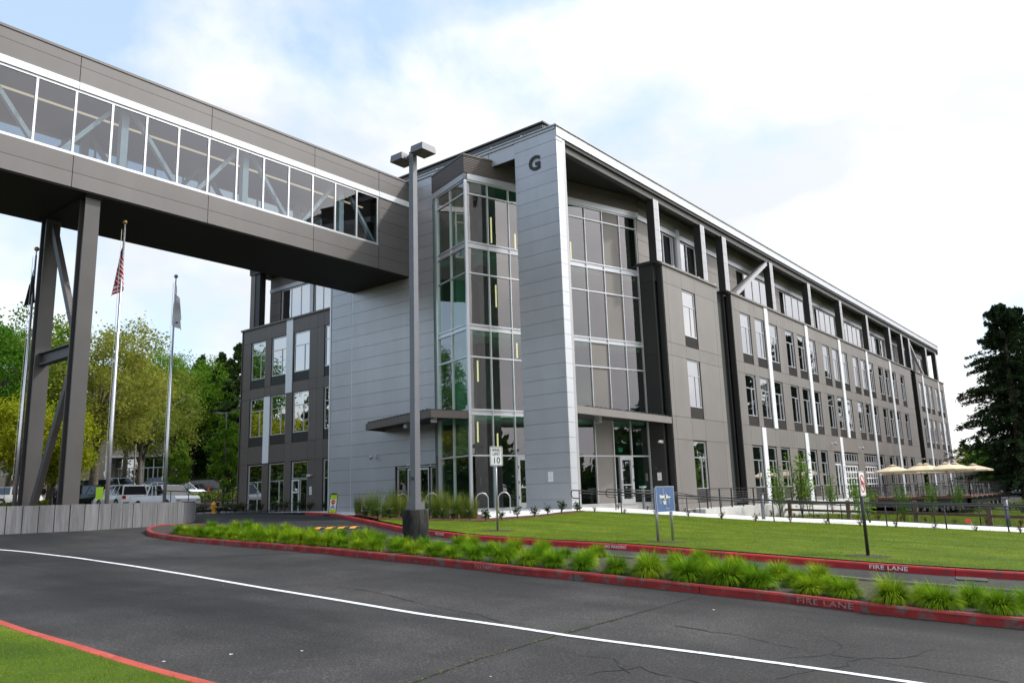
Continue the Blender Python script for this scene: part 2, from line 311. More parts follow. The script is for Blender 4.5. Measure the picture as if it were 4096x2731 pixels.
def meadow(t, b, tcn, noise, ramp, mix, bump):
    base = ramp(noise(.7, 7, .7), [(.3, (.035, .05, .012)), (.5, (.075, .105, .02)), (.7, (.14, .16, .04))])
    c = mix(.7, base, ramp(noise(20, 4, .7), [(.35, (.3, .35, .3)), (.7, (1.5, 1.5, 1.4))]), 'MULTIPLY')
    t.links.new(c, b.inputs['Base Color']); b.inputs['Roughness'].default_value = .9
    t.links.new(bump(noise(25, 4, .7), 1., .08), b.inputs['Normal'])
groundmat('meadow', meadow)

# ------------------------------------------------------------------ mesh building
class MB:
    def __init__(s): s.v = []; s.f = []; s.mi = []
    def add(s, vs, fs, mi=0):
        o = len(s.v); s.v += [tuple(map(float, p)) for p in vs]; s.f += [tuple(i+o for i in f) for f in fs]; s.mi += [mi]*len(fs); return s
    def hexa(s, p, mi=0):   # 8 points: bottom 4 ccw, top 4 ccw
        return s.add(p, [(0, 3, 2, 1), (4, 5, 6, 7), (0, 1, 5, 4), (1, 2, 6, 5), (2, 3, 7, 6), (3, 0, 4, 7)], mi)
    def box(s, x0, x1, y0, y1, z0, z1, mi=0):
        return s.hexa([(x0, y0, z0), (x1, y0, z0), (x1, y1, z0), (x0, y1, z0), (x0, y0, z1), (x1, y0, z1), (x1, y1, z1), (x0, y1, z1)], mi)
    def fbox(s, F, s0, s1, d0, d1, z0, z1, mi=0):
        P = lambda a, b, c: F.p(a, b, c)
        if F.u.cross(F.n).z > 0: s0, s1 = s1, s0
        return s.hexa([P(s0, d1, z0), P(s1, d1, z0), P(s1, d0, z0), P(s0, d0, z0), P(s0, d1, z1), P(s1, d1, z1), P(s1, d0, z1), P(s0, d0, z1)], mi)
    def bar(s, a, b, w, h, up=(0, 0, 1), mi=0):
        a = Vector(a); b = Vector(b); d = (b-a).normalized(); r = d.cross(Vector(up)).normalized(); u = r.cross(d).normalized(); r = r*w/2; u = u*h/2
        return s.hexa([a-r-u, a+r-u, b+r-u, b-r-u, a-r+u, a+r+u, b+r+u, b-r+u], mi)
    def tube(s, pts, rad, n=8, mi=0, cap=True):
        pts = [Vector(p) for p in pts]; rad = rad if isinstance(rad, (list, tuple)) else [rad]*len(pts)
        rings = []; d0 = (pts[1]-pts[0]).normalized(); r = d0.orthogonal().normalized()
        for i, p in enumerate(pts):
            d = (pts[min(i+1, len(pts)-1)]-pts[max(i-1, 0)]).normalized()
            r = (r-d*r.dot(d)); r = r.normalized() if r.length > 1e-6 else d.orthogonal().normalized()
            u = d.cross(r)
            rings.append([p+(r*math.cos(2*math.pi*k/n)+u*math.sin(2*math.pi*k/n))*rad[i] for k in range(n)])
        vs = [q for g in rings for q in g]; fs = []
        for i in range(len(pts)-1):
            for k in range(n): fs.append((i*n+k, i*n+(k+1) % n, (i+1)*n+(k+1) % n, (i+1)*n+k))
        if cap: fs.append(tuple(range(n-1, -1, -1))); fs.append(tuple((len(pts)-1)*n+k for k in range(n)))
        return s.add(vs, fs, mi)
    def lathe(s, prof, c=(0, 0, 0), n=16, mi=0):
        vs = []; fs = []
        for r, z in prof:
            for k in range(n): a = 2*math.pi*k/n; vs.append((c[0]+r*math.cos(a), c[1]+r*math.sin(a), c[2]+z))
        for i in range(len(prof)-1):
            for k in range(n): fs.append((i*n+k, i*n+(k+1) % n, (i+1)*n+(k+1) % n, (i+1)*n+k))
        fs.append(tuple(range(n-1, -1, -1))); fs.append(tuple((len(prof)-1)*n+k for k in range(n)))
        return s.add(vs, fs, mi)
    def prism(s, poly, z0, z1, mi=0):
        n = len(poly); vs = [(p[0], p[1], z0) for p in poly]+[(p[0], p[1], z1) for p in poly]
        fs = [tuple(range(n-1, -1, -1)), tuple(range(n, 2*n))]+[(i, (i+1) % n, n+(i+1) % n, n+i) for i in range(n)]
        return s.add(vs, fs, mi)
    def ball(s, c, r, n=12, m=8, mi=0, sz=1):
        return s.lathe([(max(1e-3, r*math.sin(math.pi*i/m)), -r*sz*math.cos(math.pi*i/m)) for i in range(m+1)], c, n, mi)
    def mesh(s, name, mats, smooth=False):
        me = bpy.data.meshes.new(name); me.from_pydata(s.v, [], s.f)
        for m in (mats if isinstance(mats, (list, tuple)) else [mats]): me.materials.append(MAT[m] if isinstance(m, str) else m)
        if len(me.materials) > 1: me.polygons.foreach_set('material_index', s.mi)
        if smooth: me.polygons.foreach_set('use_smooth', [True]*len(me.polygons))
        me.update(); return me
    def build(s, name, mats, parent=None, smooth=False, fix=False, **kw):
        me = s.mesh(name, mats, smooth)
        if fix:
            bm = bmesh.new(); bm.from_mesh(me); bmesh.ops.recalc_face_normals(bm, faces=bm.faces); bm.to_mesh(me); bm.free()
        return link(name, me, parent, **kw)
def link(name, me, parent=None, loc=None, rz=None, **kw):
    o = bpy.data.objects.new(name, me); COL.objects.link(o)
    if loc is not None: o.location = tuple(map(float, loc))
    if rz is not None: o.rotation_euler = (0, 0, rz)
    if parent is not None:
        o.parent = parent
        if parent.type == 'EMPTY': o.matrix_parent_inverse = rootinv(parent)
    for k, v in kw.items(): o[k] = v
    return o
_inv = {}
def rootinv(p):
    if p.name not in _inv:
        _inv[p.name] = (Matrix.Translation(p.location) @ p.rotation_euler.to_matrix().to_4x4()).inverted()
    return _inv[p.name]
def thing(name, label, cat, loc=(0, 0, 0), rz=0, group=None):
    o = bpy.data.objects.new(name, None); COL.objects.link(o); o.location = tuple(map(float, loc)); o.rotation_euler = (0, 0, rz)
    o.empty_display_size = .2; o['label'] = label; o['category'] = cat
    if group: o['group'] = group
    return o
def tag(o, label, cat, group=None):
    o['label'] = label; o['category'] = cat
    if group: o['group'] = group
    return o
def copy_tree(o, loc=None, rz=None, label=None, parent=None, scale=None):
    c = o.copy(); COL.objects.link(c)
    if parent is not None: c.parent = parent
    if loc is not None: c.location = tuple(map(float, loc))
    if rz is not None: c.rotation_euler = (0, 0, rz)
    if scale is not None: c.scale = scale
    if label: c['label'] = label
    for ch in list(o.children): copy_tree(ch, parent=c)
    return c
class Fr:
    def __init__(s, o, u, n): s.o = Vector((o[0], o[1], 0)); s.u = Vector((u[0], u[1], 0)); s.n = Vector((n[0], n[1], 0))
    def p(s, a, d, z): q = s.o+s.u*a+s.n*d; return (q.x, q.y, z)
c17, s17 = math.cos(math.radians(17)), math.sin(math.radians(17))
KX, KY = 9.22-11.12*c17, 1.24+11.12*s17
FR = Fr((0, 0), (1, 0), (0, -1)); FL = Fr((0, 0), (0, 1), (-1, 0)); FW = Fr((3.37, 0), (0, 1), (-1, 0))
FG = Fr((9.22, 1.24), (c17, -s17), (-s17, -c17)); FGL = Fr((KX, KY), (s17, c17), (-c17, s17)); FB = Fr((0, 9.84), (1, 0), (0, -1))
FR4 = Fr((0, 1.24), (1, 0), (0, -1)); FW4 = Fr((4.61, 0), (0, 1), (-1, 0))
def text_mesh(txt, size, matname, extrude=.002, align='CENTER', cw=1.0, font_bold=0):
    cu = bpy.data.curves.new('t', 'FONT'); cu.body = txt; cu.size = size; cu.extrude = extrude; cu.align_x = align; cu.align_y = 'CENTER'; cu.space_character = cw; cu.offset = font_bold
    cu.resolution_u = 3; cu.space_line = .95
    o = bpy.data.objects.new('t', cu); COL.objects.link(o)
    me = bpy.data.meshes.new_from_object(o.evaluated_get(bpy.context.evaluated_depsgraph_get())); bpy.data.objects.remove(o)
    me.materials.clear(); me.materials.append(MAT[matname]); return me
def put_text(txt, size, matname, pos, xdir, updir, parent, name='lettering', sx=1., extrude=.002, bold=0, cw=1.):
    me = text_mesh(txt, size, matname, extrude, cw=cw, font_bold=bold)
    x = Vector(xdir).normalized(); u = Vector(updir).normalized(); n = x.cross(u).normalized(); u = n.cross(x)
    M = Matrix(((x.x*sx, u.x, n.x, pos[0]), (x.y*sx, u.y, n.y, pos[1]), (x.z*sx, u.z, n.z, pos[2]), (0, 0, 0, 1)))
    me.transform(M); return link(name, me, parent)
# ------------------------------------------------------------------ ground, road, lawns, kerbs
def drape(name, poly, off, matname, step=.8, kind='structure', hid=0, zfun=None):
    """a sheet following the terrain inside a polygon of (x, y) points"""
    P = [Vector((float(p[0]), float(p[1]))) for p in poly]
    B = []
    for i, p in enumerate(P):
        q = P[(i+1) % len(P)]; n = max(1, int((q-p).length/step)); B += [p+(q-p)*k/n for k in range(n)]
    xs = [p.x for p in P]; ys = [p.y for p in P]; inner = []
    px = np.array([p.x for p in B]); py = np.array([p.y for p in B])
    gx, gy = np.meshgrid(np.arange(min(xs)+step/2, max(xs), step), np.arange(min(ys)+step/2, max(ys), step)); gx = gx.ravel(); gy = gy.ravel()
    ins = np.zeros(len(gx), bool); dmin = np.full(len(gx), 1e9)
    for i in range(len(B)):
        x0, y0 = px[i], py[i]; x1, y1 = px[(i+1) % len(B)], py[(i+1) % len(B)]
        if y0 != y1: ins ^= ((y0 > gy) != (y1 > gy)) & (gx < (x1-x0)*(gy-y0)/(y1-y0)+x0)
        dmin = np.minimum(dmin, (gx-x0)**2+(gy-y0)**2)
    k = ins & (dmin > (step*.4)**2)
    V = B+[Vector((a, b)) for a, b in zip(gx[k], gy[k])]
    nb = len(B)
    v, e, f, *_ = geometry.delaunay_2d_cdt(V, [(i, (i+1) % nb) for i in range(nb)], [], 1, 1e-5)
    z = (zfun or zgv)(np.array([(p.x, p.y) for p in v]))+off
    me = bpy.data.meshes.new(name); fs = []
    for t in f:
        a, b, c = (v[i] for i in t[:3]); fs.append(tuple(t) if (b-a).cross(c-a) > 0 else tuple(reversed(t)))
    me.from_pydata([(p.x, p.y, float(zz)) for p, zz in zip(v, z)], [], fs); me.materials.append(MAT[matname])
    me.polygons.foreach_set('use_smooth', [True]*len(me.polygons)); me.update()
    o = link(name, me)
    if kind: o['kind'] = kind
    return o
def gxy(pts, off=0.): return [tuple(gp(a, b, off)[:2]) for a, b in pts]
def in_poly(x, y, P):
    ins = np.zeros(np.shape(x), bool)
    for i in range(len(P)):
        x0, y0 = P[i]; x1, y1 = P[(i+1) % len(P)]
        if y0 != y1: ins ^= ((y0 > y) != (y1 > y)) & (x < (x1-x0)*(y-y0)/(y1-y0)+x0)
    return ins
# wide base ground to the horizon
mb = MB(); n = 60
rad = [0]+[3*1.13**i for i in range(52)]
ctr = CAM[:2]+FWD[:2]*40
vs = []; 
for r in rad[1:]:
    for k in range(72): a = 2*math.pi*k/72; vs.append((ctr[0]+r*math.cos(a), ctr[1]+r*math.sin(a)))
vs = np.array([ctr]+vs); zz = zgv(vs)-.35
far = np.hypot(vs[:, 0]-ctr[0], vs[:, 1]-ctr[1]); zz = zz-np.clip((far-110)/600, 0, 1)*3
fs = [(0, 1+k, 1+(k+1) % 72) for k in range(72)]
for i in range(len(rad)-2):
    for k in range(72): a = 1+i*72; fs.append((a+k, a+72+k, a+72+(k+1) % 72, a+(k+1) % 72))
mb.add([(p[0], p[1], z) for p, z in zip(vs, zz)], fs); o = mb.build('ground', 'meadow', smooth=True); o['kind'] = 'structure'
LV = lambda X, Y: tuple((CAM+RGT*X+FWD*Y)[:2])
# asphalt: foreground road and lane, apron by the crossing, parking slopes behind
drape('road', [LV(-45, 1), LV(30, 1), LV(30, 11), LV(19, 17), LV(13, 19.5), LV(4, 23), LV(-3, 28), LV(-6, 37), LV(-10, 60), LV(-12, 72), LV(-22, 84), LV(-62, 84), LV(-62, 30)], 0, 'asphalt', 1.0)
drape('parking_lot', [LV(-70, 84), LV(-22, 84), LV(-18, 96), LV(-24, 112), LV(-72, 112)], .01, 'asphalt', 3.)
drape('parking_lot', [LV(30, 72), LV(80, 72), LV(110, 130), LV(40, 130)], -.2, 'asphalt', 4.)
# lines measured in the photograph
ISL_F = [(345, 1222), (504, 1239), (640, 1249), (803, 1263), (968, 1279), (1201, 1303), (1490, 1330), (1550, 1337), (1807, 1363), (2187, 1405), (2352, 1419), (2560, 1443)]
ISL_B = [(2560, 1370), (2352, 1353), (2050, 1331), (1700, 1299), (1400, 1272), (1100, 1250), (900, 1234), (600, 1211), (420, 1201), (355, 1204), (330, 1213)]
LAWN_C = [(700, 1175.5), (762, 1178), (811, 1188), (860, 1198), (926, 1212), (987, 1218), (1091, 1229), (1211, 1238), (1455, 1251), (1550, 1259), (1755, 1274), (1978, 1291), (2260, 1310), (2352, 1314), (2540, 1324)]
SW_F = [(1342, 1172.5), (1500, 1180), (1700, 1192), (1900, 1201), (2100, 1210), (2352, 1222), (2540, 1232)]
SW_B = [(2540, 1220), (2352, 1211), (2100, 1200), (1900, 1191), (1700, 1183), (1500, 1173), (1342, 1168)]
KH = .14
def polyline(pts, off):
    return [Vector(tuple(gp(a, b, off))) for a, b in pts]
def resample(P, step):
    out = [P[0].copy()]; L = [0]
    for i in range(1, len(P)): L.append(L[-1]+(P[i]-P[i-1]).length)
    n = max(1, int(round(L[-1]/step)))
    out = []
    for k in range(n+1):
        t = L[-1]*k/n; i = min(max(j for j in range(len(P)) if L[j] <= t+1e-9), len(P)-2); s = (t-L[i])/(L[i+1]-L[i]+1e-12); out.append(P[i].lerp(P[i+1], s))
    return out
def smooth(P, k=3):
    for _ in range(k): P = [P[0]]+[(P[i-1]+P[i]*2+P[i+1])/4 for i in range(1, len(P)-1)]+[P[-1]]
    return P
def kerb(name, pts, matname, inward, w=.15, block=2.4, side=1, step=.4, mattop=None):
    """kerb along the top front edge 'pts'; side=+1: body lies to the left of the direction of travel"""
    P = smooth(resample(pts, step), 2)
    root = bpy.data.objects.new(name, None); COL.objects.link(root); root['kind'] = 'structure'
    T = [(P[min(i+1, len(P)-1)]-P[max(i-1, 0)]) for i in range(len(P))]
    Nn = [Vector((-t.y, t.x, 0)).normalized()*side for t in T]
    nb = max(2, int(round(block/step))); i0 = 0
    while i0 < len(P)-1:
        i1 = min(i0+nb, len(P)-1); v = []; f = []; prof = [(0, -.5), (0, -.028), (.022, 0), (w-.02, 0), (w, -.02), (w, -.5)]
        for i in range(i0, i1+1):
            p = P[i]; z = zg(p.x, p.y)+KH
            sh = T[i].normalized()*(.006 if i == i0 else (-.006 if i == i1 else 0))
            for d, h in prof: q = p+Nn[i]*d+sh; v.append((q.x, q.y, z+h))
        m = len(prof); n2 = i1-i0+1
        for a in range(n2-1):
            for b in range(m-1): 
                q = (a*m+b, (a+1)*m+b, (a+1)*m+b+1, a*m+b+1); f.append(q if side < 0 else q[::-1])
        f += [tuple(range(m)), tuple((n2-1)*m+b for b in range(m-1, -1, -1))]
        o = MB().add(v, f).build('kerb_block', matname, root, fix=True); i0 = i1
    return root, P, Nn
islF = polyline(ISL_F, KH); islB = polyline(ISL_B, KH); lawnC = polyline(LAWN_C, KH)
isl_poly = [tuple(p[:2]) for p in islF]+[tuple(p[:2]) for p in islB]
isl_k, isl_P, isl_N = kerb('island_kerb', islF, 'curb_worn', 1, side=1)
kb2, isl_P2, isl_N2 = kerb('island_kerb', islB[:8], 'kerb_plain', 1, side=1)
kb3, isl_P3, isl_N3 = kerb('island_kerb', islB[7:]+[islF[0]], 'curb_worn', 1, side=1)
isl_P2 = isl_P2+isl_P3[1:]
lk, lawn_P, lawn_N = kerb('lawn_kerb', lawnC, 'curb_red', 1, side=1)
drape('planting_bed', isl_poly, KH-.035, 'soil', .35)
# near lawn at the photographer's feet
NL = [(-60, 1400), (0, 1420), (68, 1444), (191, 1478), (307, 1514), (427, 1547), (512, 1567), (640, 1600), (800, 1650)]
nlc = polyline(NL, KH)
nk, near_P, near_N = kerb('near_kerb', nlc, 'curb_orange', 1, side=-1)
near_poly = [tuple((p+n*.13)[:2]) for p, n in zip(near_P, near_N)]+[LV(1, 4.2), LV(4, 3), LV(4, .2), LV(-20, .2), LV(-20, 9)]
drape('lawn', near_poly, KH-.005, 'lawn', .5)
# main lawn
lc = [(p+n*.33) for p, n in zip(lawn_P, lawn_N)]
lawn_back = [(2540, 1232)]+SW_F[::-1][1:]+[(1320, 1173.5), (1290, 1178), (1230, 1186), (1170, 1192), (1115, 1195), (990, 1193), (870, 1188)]
i_start = min(range(len(lc)), key=lambda i: (lc[i]-Vector(tuple(gp(852, 1195, KH)))).length)
lawn_poly = [tuple(p[:2]) for p in lc[i_start:]]+gxy(lawn_back, .14)
drape('lawn', lawn_poly, .145, 'lawn', .6)
drape('soil_strip', [tuple((p+n*.13)[:2]) for p, n in zip(lawn_P, lawn_N)]+[tuple((p+n*.45)[:2]) for p, n in zip(lawn_P, lawn_N)][::-1], .055, 'soil', .5)  # bare soil gap, widened to stand in for the shadow fringe along the lawn
# sidewalk slabs along the lawn
def strip(name, A, Bk, matname, off, slab, th=.12, gap=.012, part='slab'):
    A = resample(A, slab); n = len(A)-1; Bk = resample(Bk, 1e9 if n == 0 else sum((Bk[i+1]-Bk[i]).length for i in range(len(Bk)-1))/n)
    root = bpy.data.objects.new(name, None); COL.objects.link(root); root['kind'] = 'structure'
    for i in range(min(len(A), len(Bk))-1):
        q = []
        for p in (A[i], A[i+1], Bk[i+1], Bk[i]): q.append(p.copy())
        c = sum(q, Vector())/4
        v = []
        for h in (-th-.3, 0):
            for p in q: d = c-p; p2 = p+d.normalized()*gap*.7; v.append((p2.x, p2.y, zg(p2.x, p2.y)+off+h))
        MB().hexa(v).build(part, matname, root, fix=True)
    return root
swA = polyline(SW_F, .15); swB = polyline(SW_B[::-1], .15)
strip('sidewalk', swA, swB, 'walk', .15, 1.6)
# plaza of light concrete around the entrances, slabs
PZ_F = [(640, 1170), (702, 1174.5), (762, 1177), (800, 1184), (842, 1192), (1115, 1195), (1170, 1191), (1230, 1185), (1290, 1177), (1342, 1172)]
pz_poly = [LV(-14.5, 46), tuple((lawn_P[0]+lawn_N[0]*.16)[:2])]+[tuple((lawn_P[i]+lawn_N[i]*.16)[:2]) for i in (6, 10, 14, 18, 22)]+gxy([(1115, 1195.5), (1170, 1191.5), (1230, 1185.5), (1290, 1177.5), (1342, 1172.5), (1460, 1177)], .15)+[(9.3, -3.0), (9.3, 1.0), (0, 4.5), (.3, 16.5), (3.2, 16.5)]
drape('plaza', pz_poly, .13, 'walk', .7)
# far kerb and bed in front of the left wing
fk = polyline([(440, 1157), (520, 1158), (600, 1159.5), (640, 1162), (660, 1167), (672, 1171)], KH)
k3, fk_P, fk_N = kerb('far_kerb', fk, 'curb_red', 1, side=1)
drape('planting_bed', [tuple((p+n*.14)[:2]) for p, n in zip(fk_P, fk_N)]+[(1.5, 16.6), (3.3, 16.6), (3.3, 34), LV(-20, 60), LV(-24, 50)], .12, 'soil', .7)
# meadow ground between sidewalk and deck lies on the base ground, raised to meet the walk
drape('meadow', gxy(SW_B[1:], .0)[:]+[(4, -1.4), (9, -1.5), (39, -1.5), (39, -9), (60, -11), (85, -14), (85, -40), LV(30, 22)], .02, 'meadow', .8)
drape('hillside_lawn', [LV(-17, 66), LV(-4, 66), LV(2, 78), LV(-2, 96), LV(-12, 96), LV(-22, 80)], .15, 'meadow', 1.5)
# painted lines
def paint(name, pts, w, matname='paint_white', off=.008, step=.5, poly=None):
    P = smooth(resample([Vector(tuple(gp(a, b, off))) for a, b in pts], step), 2)
    v = []; f = []
    for i, p in enumerate(P):
        t = P[min(i+1, len(P)-1)]-P[max(i-1, 0)]; nn = Vector((-t.y, t.x, 0)).normalized()*w/2
        for q in (p+nn, p-nn): v.append((q.x, q.y, zg(q.x, q.y)+off))
    f = [(2*i, 2*i+1, 2*i+3, 2*i+2) for i in range(len(P)-1)]
    o = MB().add(v, f).build(name, matname, fix=False); o['kind'] = 'structure'; return o, P
edge_line, _ = paint('road_marking', [(-60, 1258), (0, 1261), (68, 1267), (171, 1279), (294, 1297), (444, 1321), (615, 1351), (746, 1372), (985, 1413), (1156, 1434), (1293, 1458), (1550, 1490), (1789, 1521), (2109, 1567), (2420, 1612)], .11)
paint('road_marking', [(446, 1176.5), (520, 1174), (640, 1169.5)], .10)
paint('road_marking', [(446, 1179.5), (560, 1176.5), (700, 1176)], .10)
paint('crosswalk', [(446, 1178), (540, 1175.3), (660, 1172)], 1.0, 'paint_beige', .005)
# cracks: thin dark ribbons, irregular
mat('crack', (.012, .012, .011), .95, 0, .4, 9, second=((.035, .05, .012), 5.), fac=(.56, .66))
def crack(pts, w=.03, jit=.05, seed=1, green=False):
    w = w*.95 if seed > 2 else w*1.15; r = random.Random(seed); P = resample([Vector(tuple(gp(a, b, 0))) for a, b in pts], .18); v = []
    for i, p in enumerate(P):
        t = P[min(i+1, len(P)-1)]-P[max(i-1, 0)]; nn = Vector((-t.y, t.x, 0)).normalized(); p = p+nn*r.uniform(-jit, jit); ww = w*r.uniform(.15, 1.3)*(.45+.55*abs(math.sin(i*.13+seed)))
        for q in (p+nn*ww/2, p-nn*ww/2): v.append((q.x, q.y, zg(q.x, q.y)+.005))
    o = MB().add(v, [(2*i, 2*i+1, 2*i+3, 2*i+2) for i in range(len(P)-1)]).build('road_crack', 'crack'); o['kind'] = 'structure'
crack([(925, 1575), (1090, 1516), (1280, 1458), (1420, 1420), (1608, 1366)], .055, .012, 2)
crack([(700, 1340), (850, 1357), (985, 1390), (1100, 1412), (1156, 1432)], .03, .03, 3)
crack([(1120, 1420), (1230, 1440)], .02, .04, 4)
crack([(1550, 1437), (1700, 1460), (1820, 1486), (1900, 1503), (2000, 1512), (2080, 1510), (2150, 1490)], .035, .04, 5)
crack([(1985, 1512), (2100, 1532), (2250, 1555), (2420, 1585)], .03, .04, 6)
crack([(1780, 1515), (1900, 1500), (1940, 1480), (1900, 1462)], .03, .06, 7)
crack([(1990, 1512), (1925, 1530), (1850, 1548), (1780, 1560)], .03, .06, 8)
crack([(420, 1290), (560, 1305), (680, 1310), (790, 1330)], .025, .05, 9)
crack([(30, 1296), (150, 1303), (300, 1315), (450, 1312)], .022, .05, 10)
crack([(1350, 1550), (1470, 1530), (1560, 1560), (1700, 1590)], .028, .06, 11)
crack([(1280, 1495), (1400, 1510), (1460, 1545)], .028, .07, 12)
# lettering on kerbs
def kerb_text(txt, x0, x1, line, Nn, root, size, matname, drop=.075, bold=0.0):
    c = (x0+x1)/2
    best = min(range(1, len(line)-1), key=lambda i: abs(proj(line[i])[0]-c)); t = (line[best+1]-line[best-1]).normalized(); n = -Nn[best].normalized()
    p = line[best]; z = zg(p.x, p.y)+KH-drop; p = Vector((p.x, p.y, z))+n*.006
    wd = (Vector(tuple(at_px_dist(x1, p)))-Vector(tuple(at_px_dist(x0, p)))).length
    me = text_mesh(txt, size, matname, .001, cw=1.08, font_bold=bold)
    xs = [v.co.x for v in me.vertices]; L = max(xs)-min(xs)
    if Vector(tuple(RGT)).dot(t) < 0: t = -t
    slope = (zg(p.x+t.x, p.y+t.y)-zg(p.x-t.x, p.y-t.y))/2; t3 = Vector((t.x, t.y, slope)).normalized(); u = n.cross(t3).normalized(); 
    if u.z < 0: u = -u
    s = wd/L; M = Matrix(((t3.x*s, u.x, n.x, p.x), (t3.y*s, u.y, n.y, p.y), (t3.z*s, u.z, n.z, p.z), (0, 0, 0, 1)))
    me.transform(M); link('lettering', me, root)
def proj(P):
    v = np.array(P)-CAM; z = v @ cF; return ((2048+FPX*(v @ cR)/z)/K4, (1365.5-FPX*(v @ cU)/z)/K4)
def at_px_dist(x, p):
    y = proj(p)[1]; d = (np.array(p)-CAM) @ FWD; return at_depth(x, y, d)
kerb_text('NO PARKING', 1402, 1456, lawn_P, lawn_N, lk, .10, 'paint_white', .07, .002)
kerb_text('FIRE LANE', 2017, 2098, lawn_P, lawn_N, lk, .11, 'paint_white', .07, .002)
kerb_text('FIRE LANE', 997, 1030, lawn_P, lawn_N, lk, .10, 'paint_white', .065, .001)
kerb_text('PARK', 843, 858, lawn_P, lawn_N, lk, .1, 'paint_faded', .07, .002)
kerb_text('NO PARKING', 1093, 1172, isl_P, isl_N, isl_k, .10, 'paint_faded', .075, .001)
kerb_text('FIRE LANE', 1822, 1948, isl_P, isl_N, isl_k, .115, 'paint_faded', .075, .001)
kerb_text('NO PARKING', 349, 386, isl_P, isl_N, isl_k, .10, 'paint_faded', .075, .001)
kerb_text('FIRE LANE', 649, 686, isl_P, isl_N, isl_k, .10, 'paint_faded', .08, .001)
kerb_text('FIRE LANE', 463, 478, fk_P, fk_N, k3, .10, 'paint_white', .07, .001)
kerb_text('NO PARKING', 585, 606, fk_P, fk_N, k3, .10, 'paint_white', .07, .001)
# ------------------------------------------------------------------ office building
bld = thing('office_building', 'four-storey grey and taupe metal-clad office building with a silver corner tower marked G', 'building', (0, 0, 0))
sub = MB()            # dark backing behind the joints
def panel_row(F, breaks, openings, z0, z1, m, gap=.016, d=0., th=.04, name='panel', parent=bld, maxlen=None):
    br = sorted(set(round(b, 3) for b in breaks))
    for a, b in zip(br[:-1], br[1:]):
        c = (a+b)/2
        if any(o0 < c < o1 for o0, o1 in openings): continue
        MB().fbox(F, a+gap/2, b-gap/2, d-th, d, z0+gap/2, z1-gap/2).build(name, m, parent)
        sub.fbox(F, a, b, d-th-.06, d-th+.004, z0, z1)
def window(F, s0, s1, z0, z1, ht=.87, vf=.62, d=-.10, g='office_glass', parent=bld, fw=.055, panes=None, vm=None, hm=None, frm='alu', name='window'):
    """frame with transom and off-centre mullion; each pane a sub-part"""
    f = MB(); D0, D1 = d-.04, d+.04
    f.fbox(F, s0, s0+fw, D0, D1, z0, z1); f.fbox(F, s1-fw, s1, D0, D1, z0, z1)
    f.fbox(F, s0+fw, s1-fw, D0, D1, z1-fw, z1); f.fbox(F, s0+fw, s1-fw, D0, D1+.04, z0, z0+fw)
    rects = []
    if vm is None and hm is None:
        zt = z1-ht; sm = s0+(s1-s0)*vf
        f.fbox(F, s0+fw, s1-fw, D0, D1-.005, zt-fw/2, zt+fw/2); f.fbox(F, sm-fw/2, sm+fw/2, D0, D1-.007, z0+fw, zt-fw/2)
        rects = [(s0, s1, zt, z1), (s0, sm, z0, zt), (sm, s1, z0, zt)]
    else:
        vv = [s0]+list(vm or [])+[s1]; hh = [z0]+list(hm or [])+[z1]
        for x in vv[1:-1]: f.fbox(F, x-fw/2, x+fw/2, D0, D1-.005, z0+fw, z1-fw)
        for x in hh[1:-1]:
            for a, b in zip(vv[:-1], vv[1:]): f.fbox(F, a+fw/2, b-fw/2, D0, D1-.007, x-fw/2, x+fw/2)
        rects = [(a, b, c, e) for a, b in zip(vv[:-1], vv[1:]) for c, e in zip(hh[:-1], hh[1:])]
    w = f.build(name, frm, parent)
    for a, b, c, e in rects: MB().fbox(F, a+.01, b-.01, d-.012, d, c+.01, e-.01).build('pane', g, w)
    # dark reveal behind
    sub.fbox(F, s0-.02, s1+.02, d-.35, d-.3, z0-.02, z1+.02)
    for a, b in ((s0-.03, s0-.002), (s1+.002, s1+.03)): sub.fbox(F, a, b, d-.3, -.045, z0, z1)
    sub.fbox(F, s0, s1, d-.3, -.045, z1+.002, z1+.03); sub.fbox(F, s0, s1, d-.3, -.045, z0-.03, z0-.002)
    return w
mat('louvre', (.115, .105, .10), .5, .3, .05, 1)
def louvre(F, s0, s1, z0, z1, parent=bld, m='louvre'):
    f = MB(); n = max(3, int((z1-z0)/.062))
    f.fbox(F, s0+.01, s1-.01, -.09, -.06, z0, z1)
    for i in range(n):
        z = z0+(z1-z0)*(i+.5)/n; P = F.p
        f.hexa([P(s0+.02, -.015, z-.022), P(s1-.02, -.015, z-.022), P(s1-.02, -.06, z-.002), P(s0+.02, -.06, z-.002), P(s0+.02, -.015, z-.008), P(s1-.02, -.015, z-.008), P(s1-.02, -.06, z+.012), P(s0+.02, -.06, z+.012)])
    return f.build('louvre', m, parent)
ROWS = [(-.6, .0), (.0, 3.36), (3.36, 4.58), (4.58, 7.9), (7.9, 8.61), (8.61, 11.94), (11.94, 12.93)]
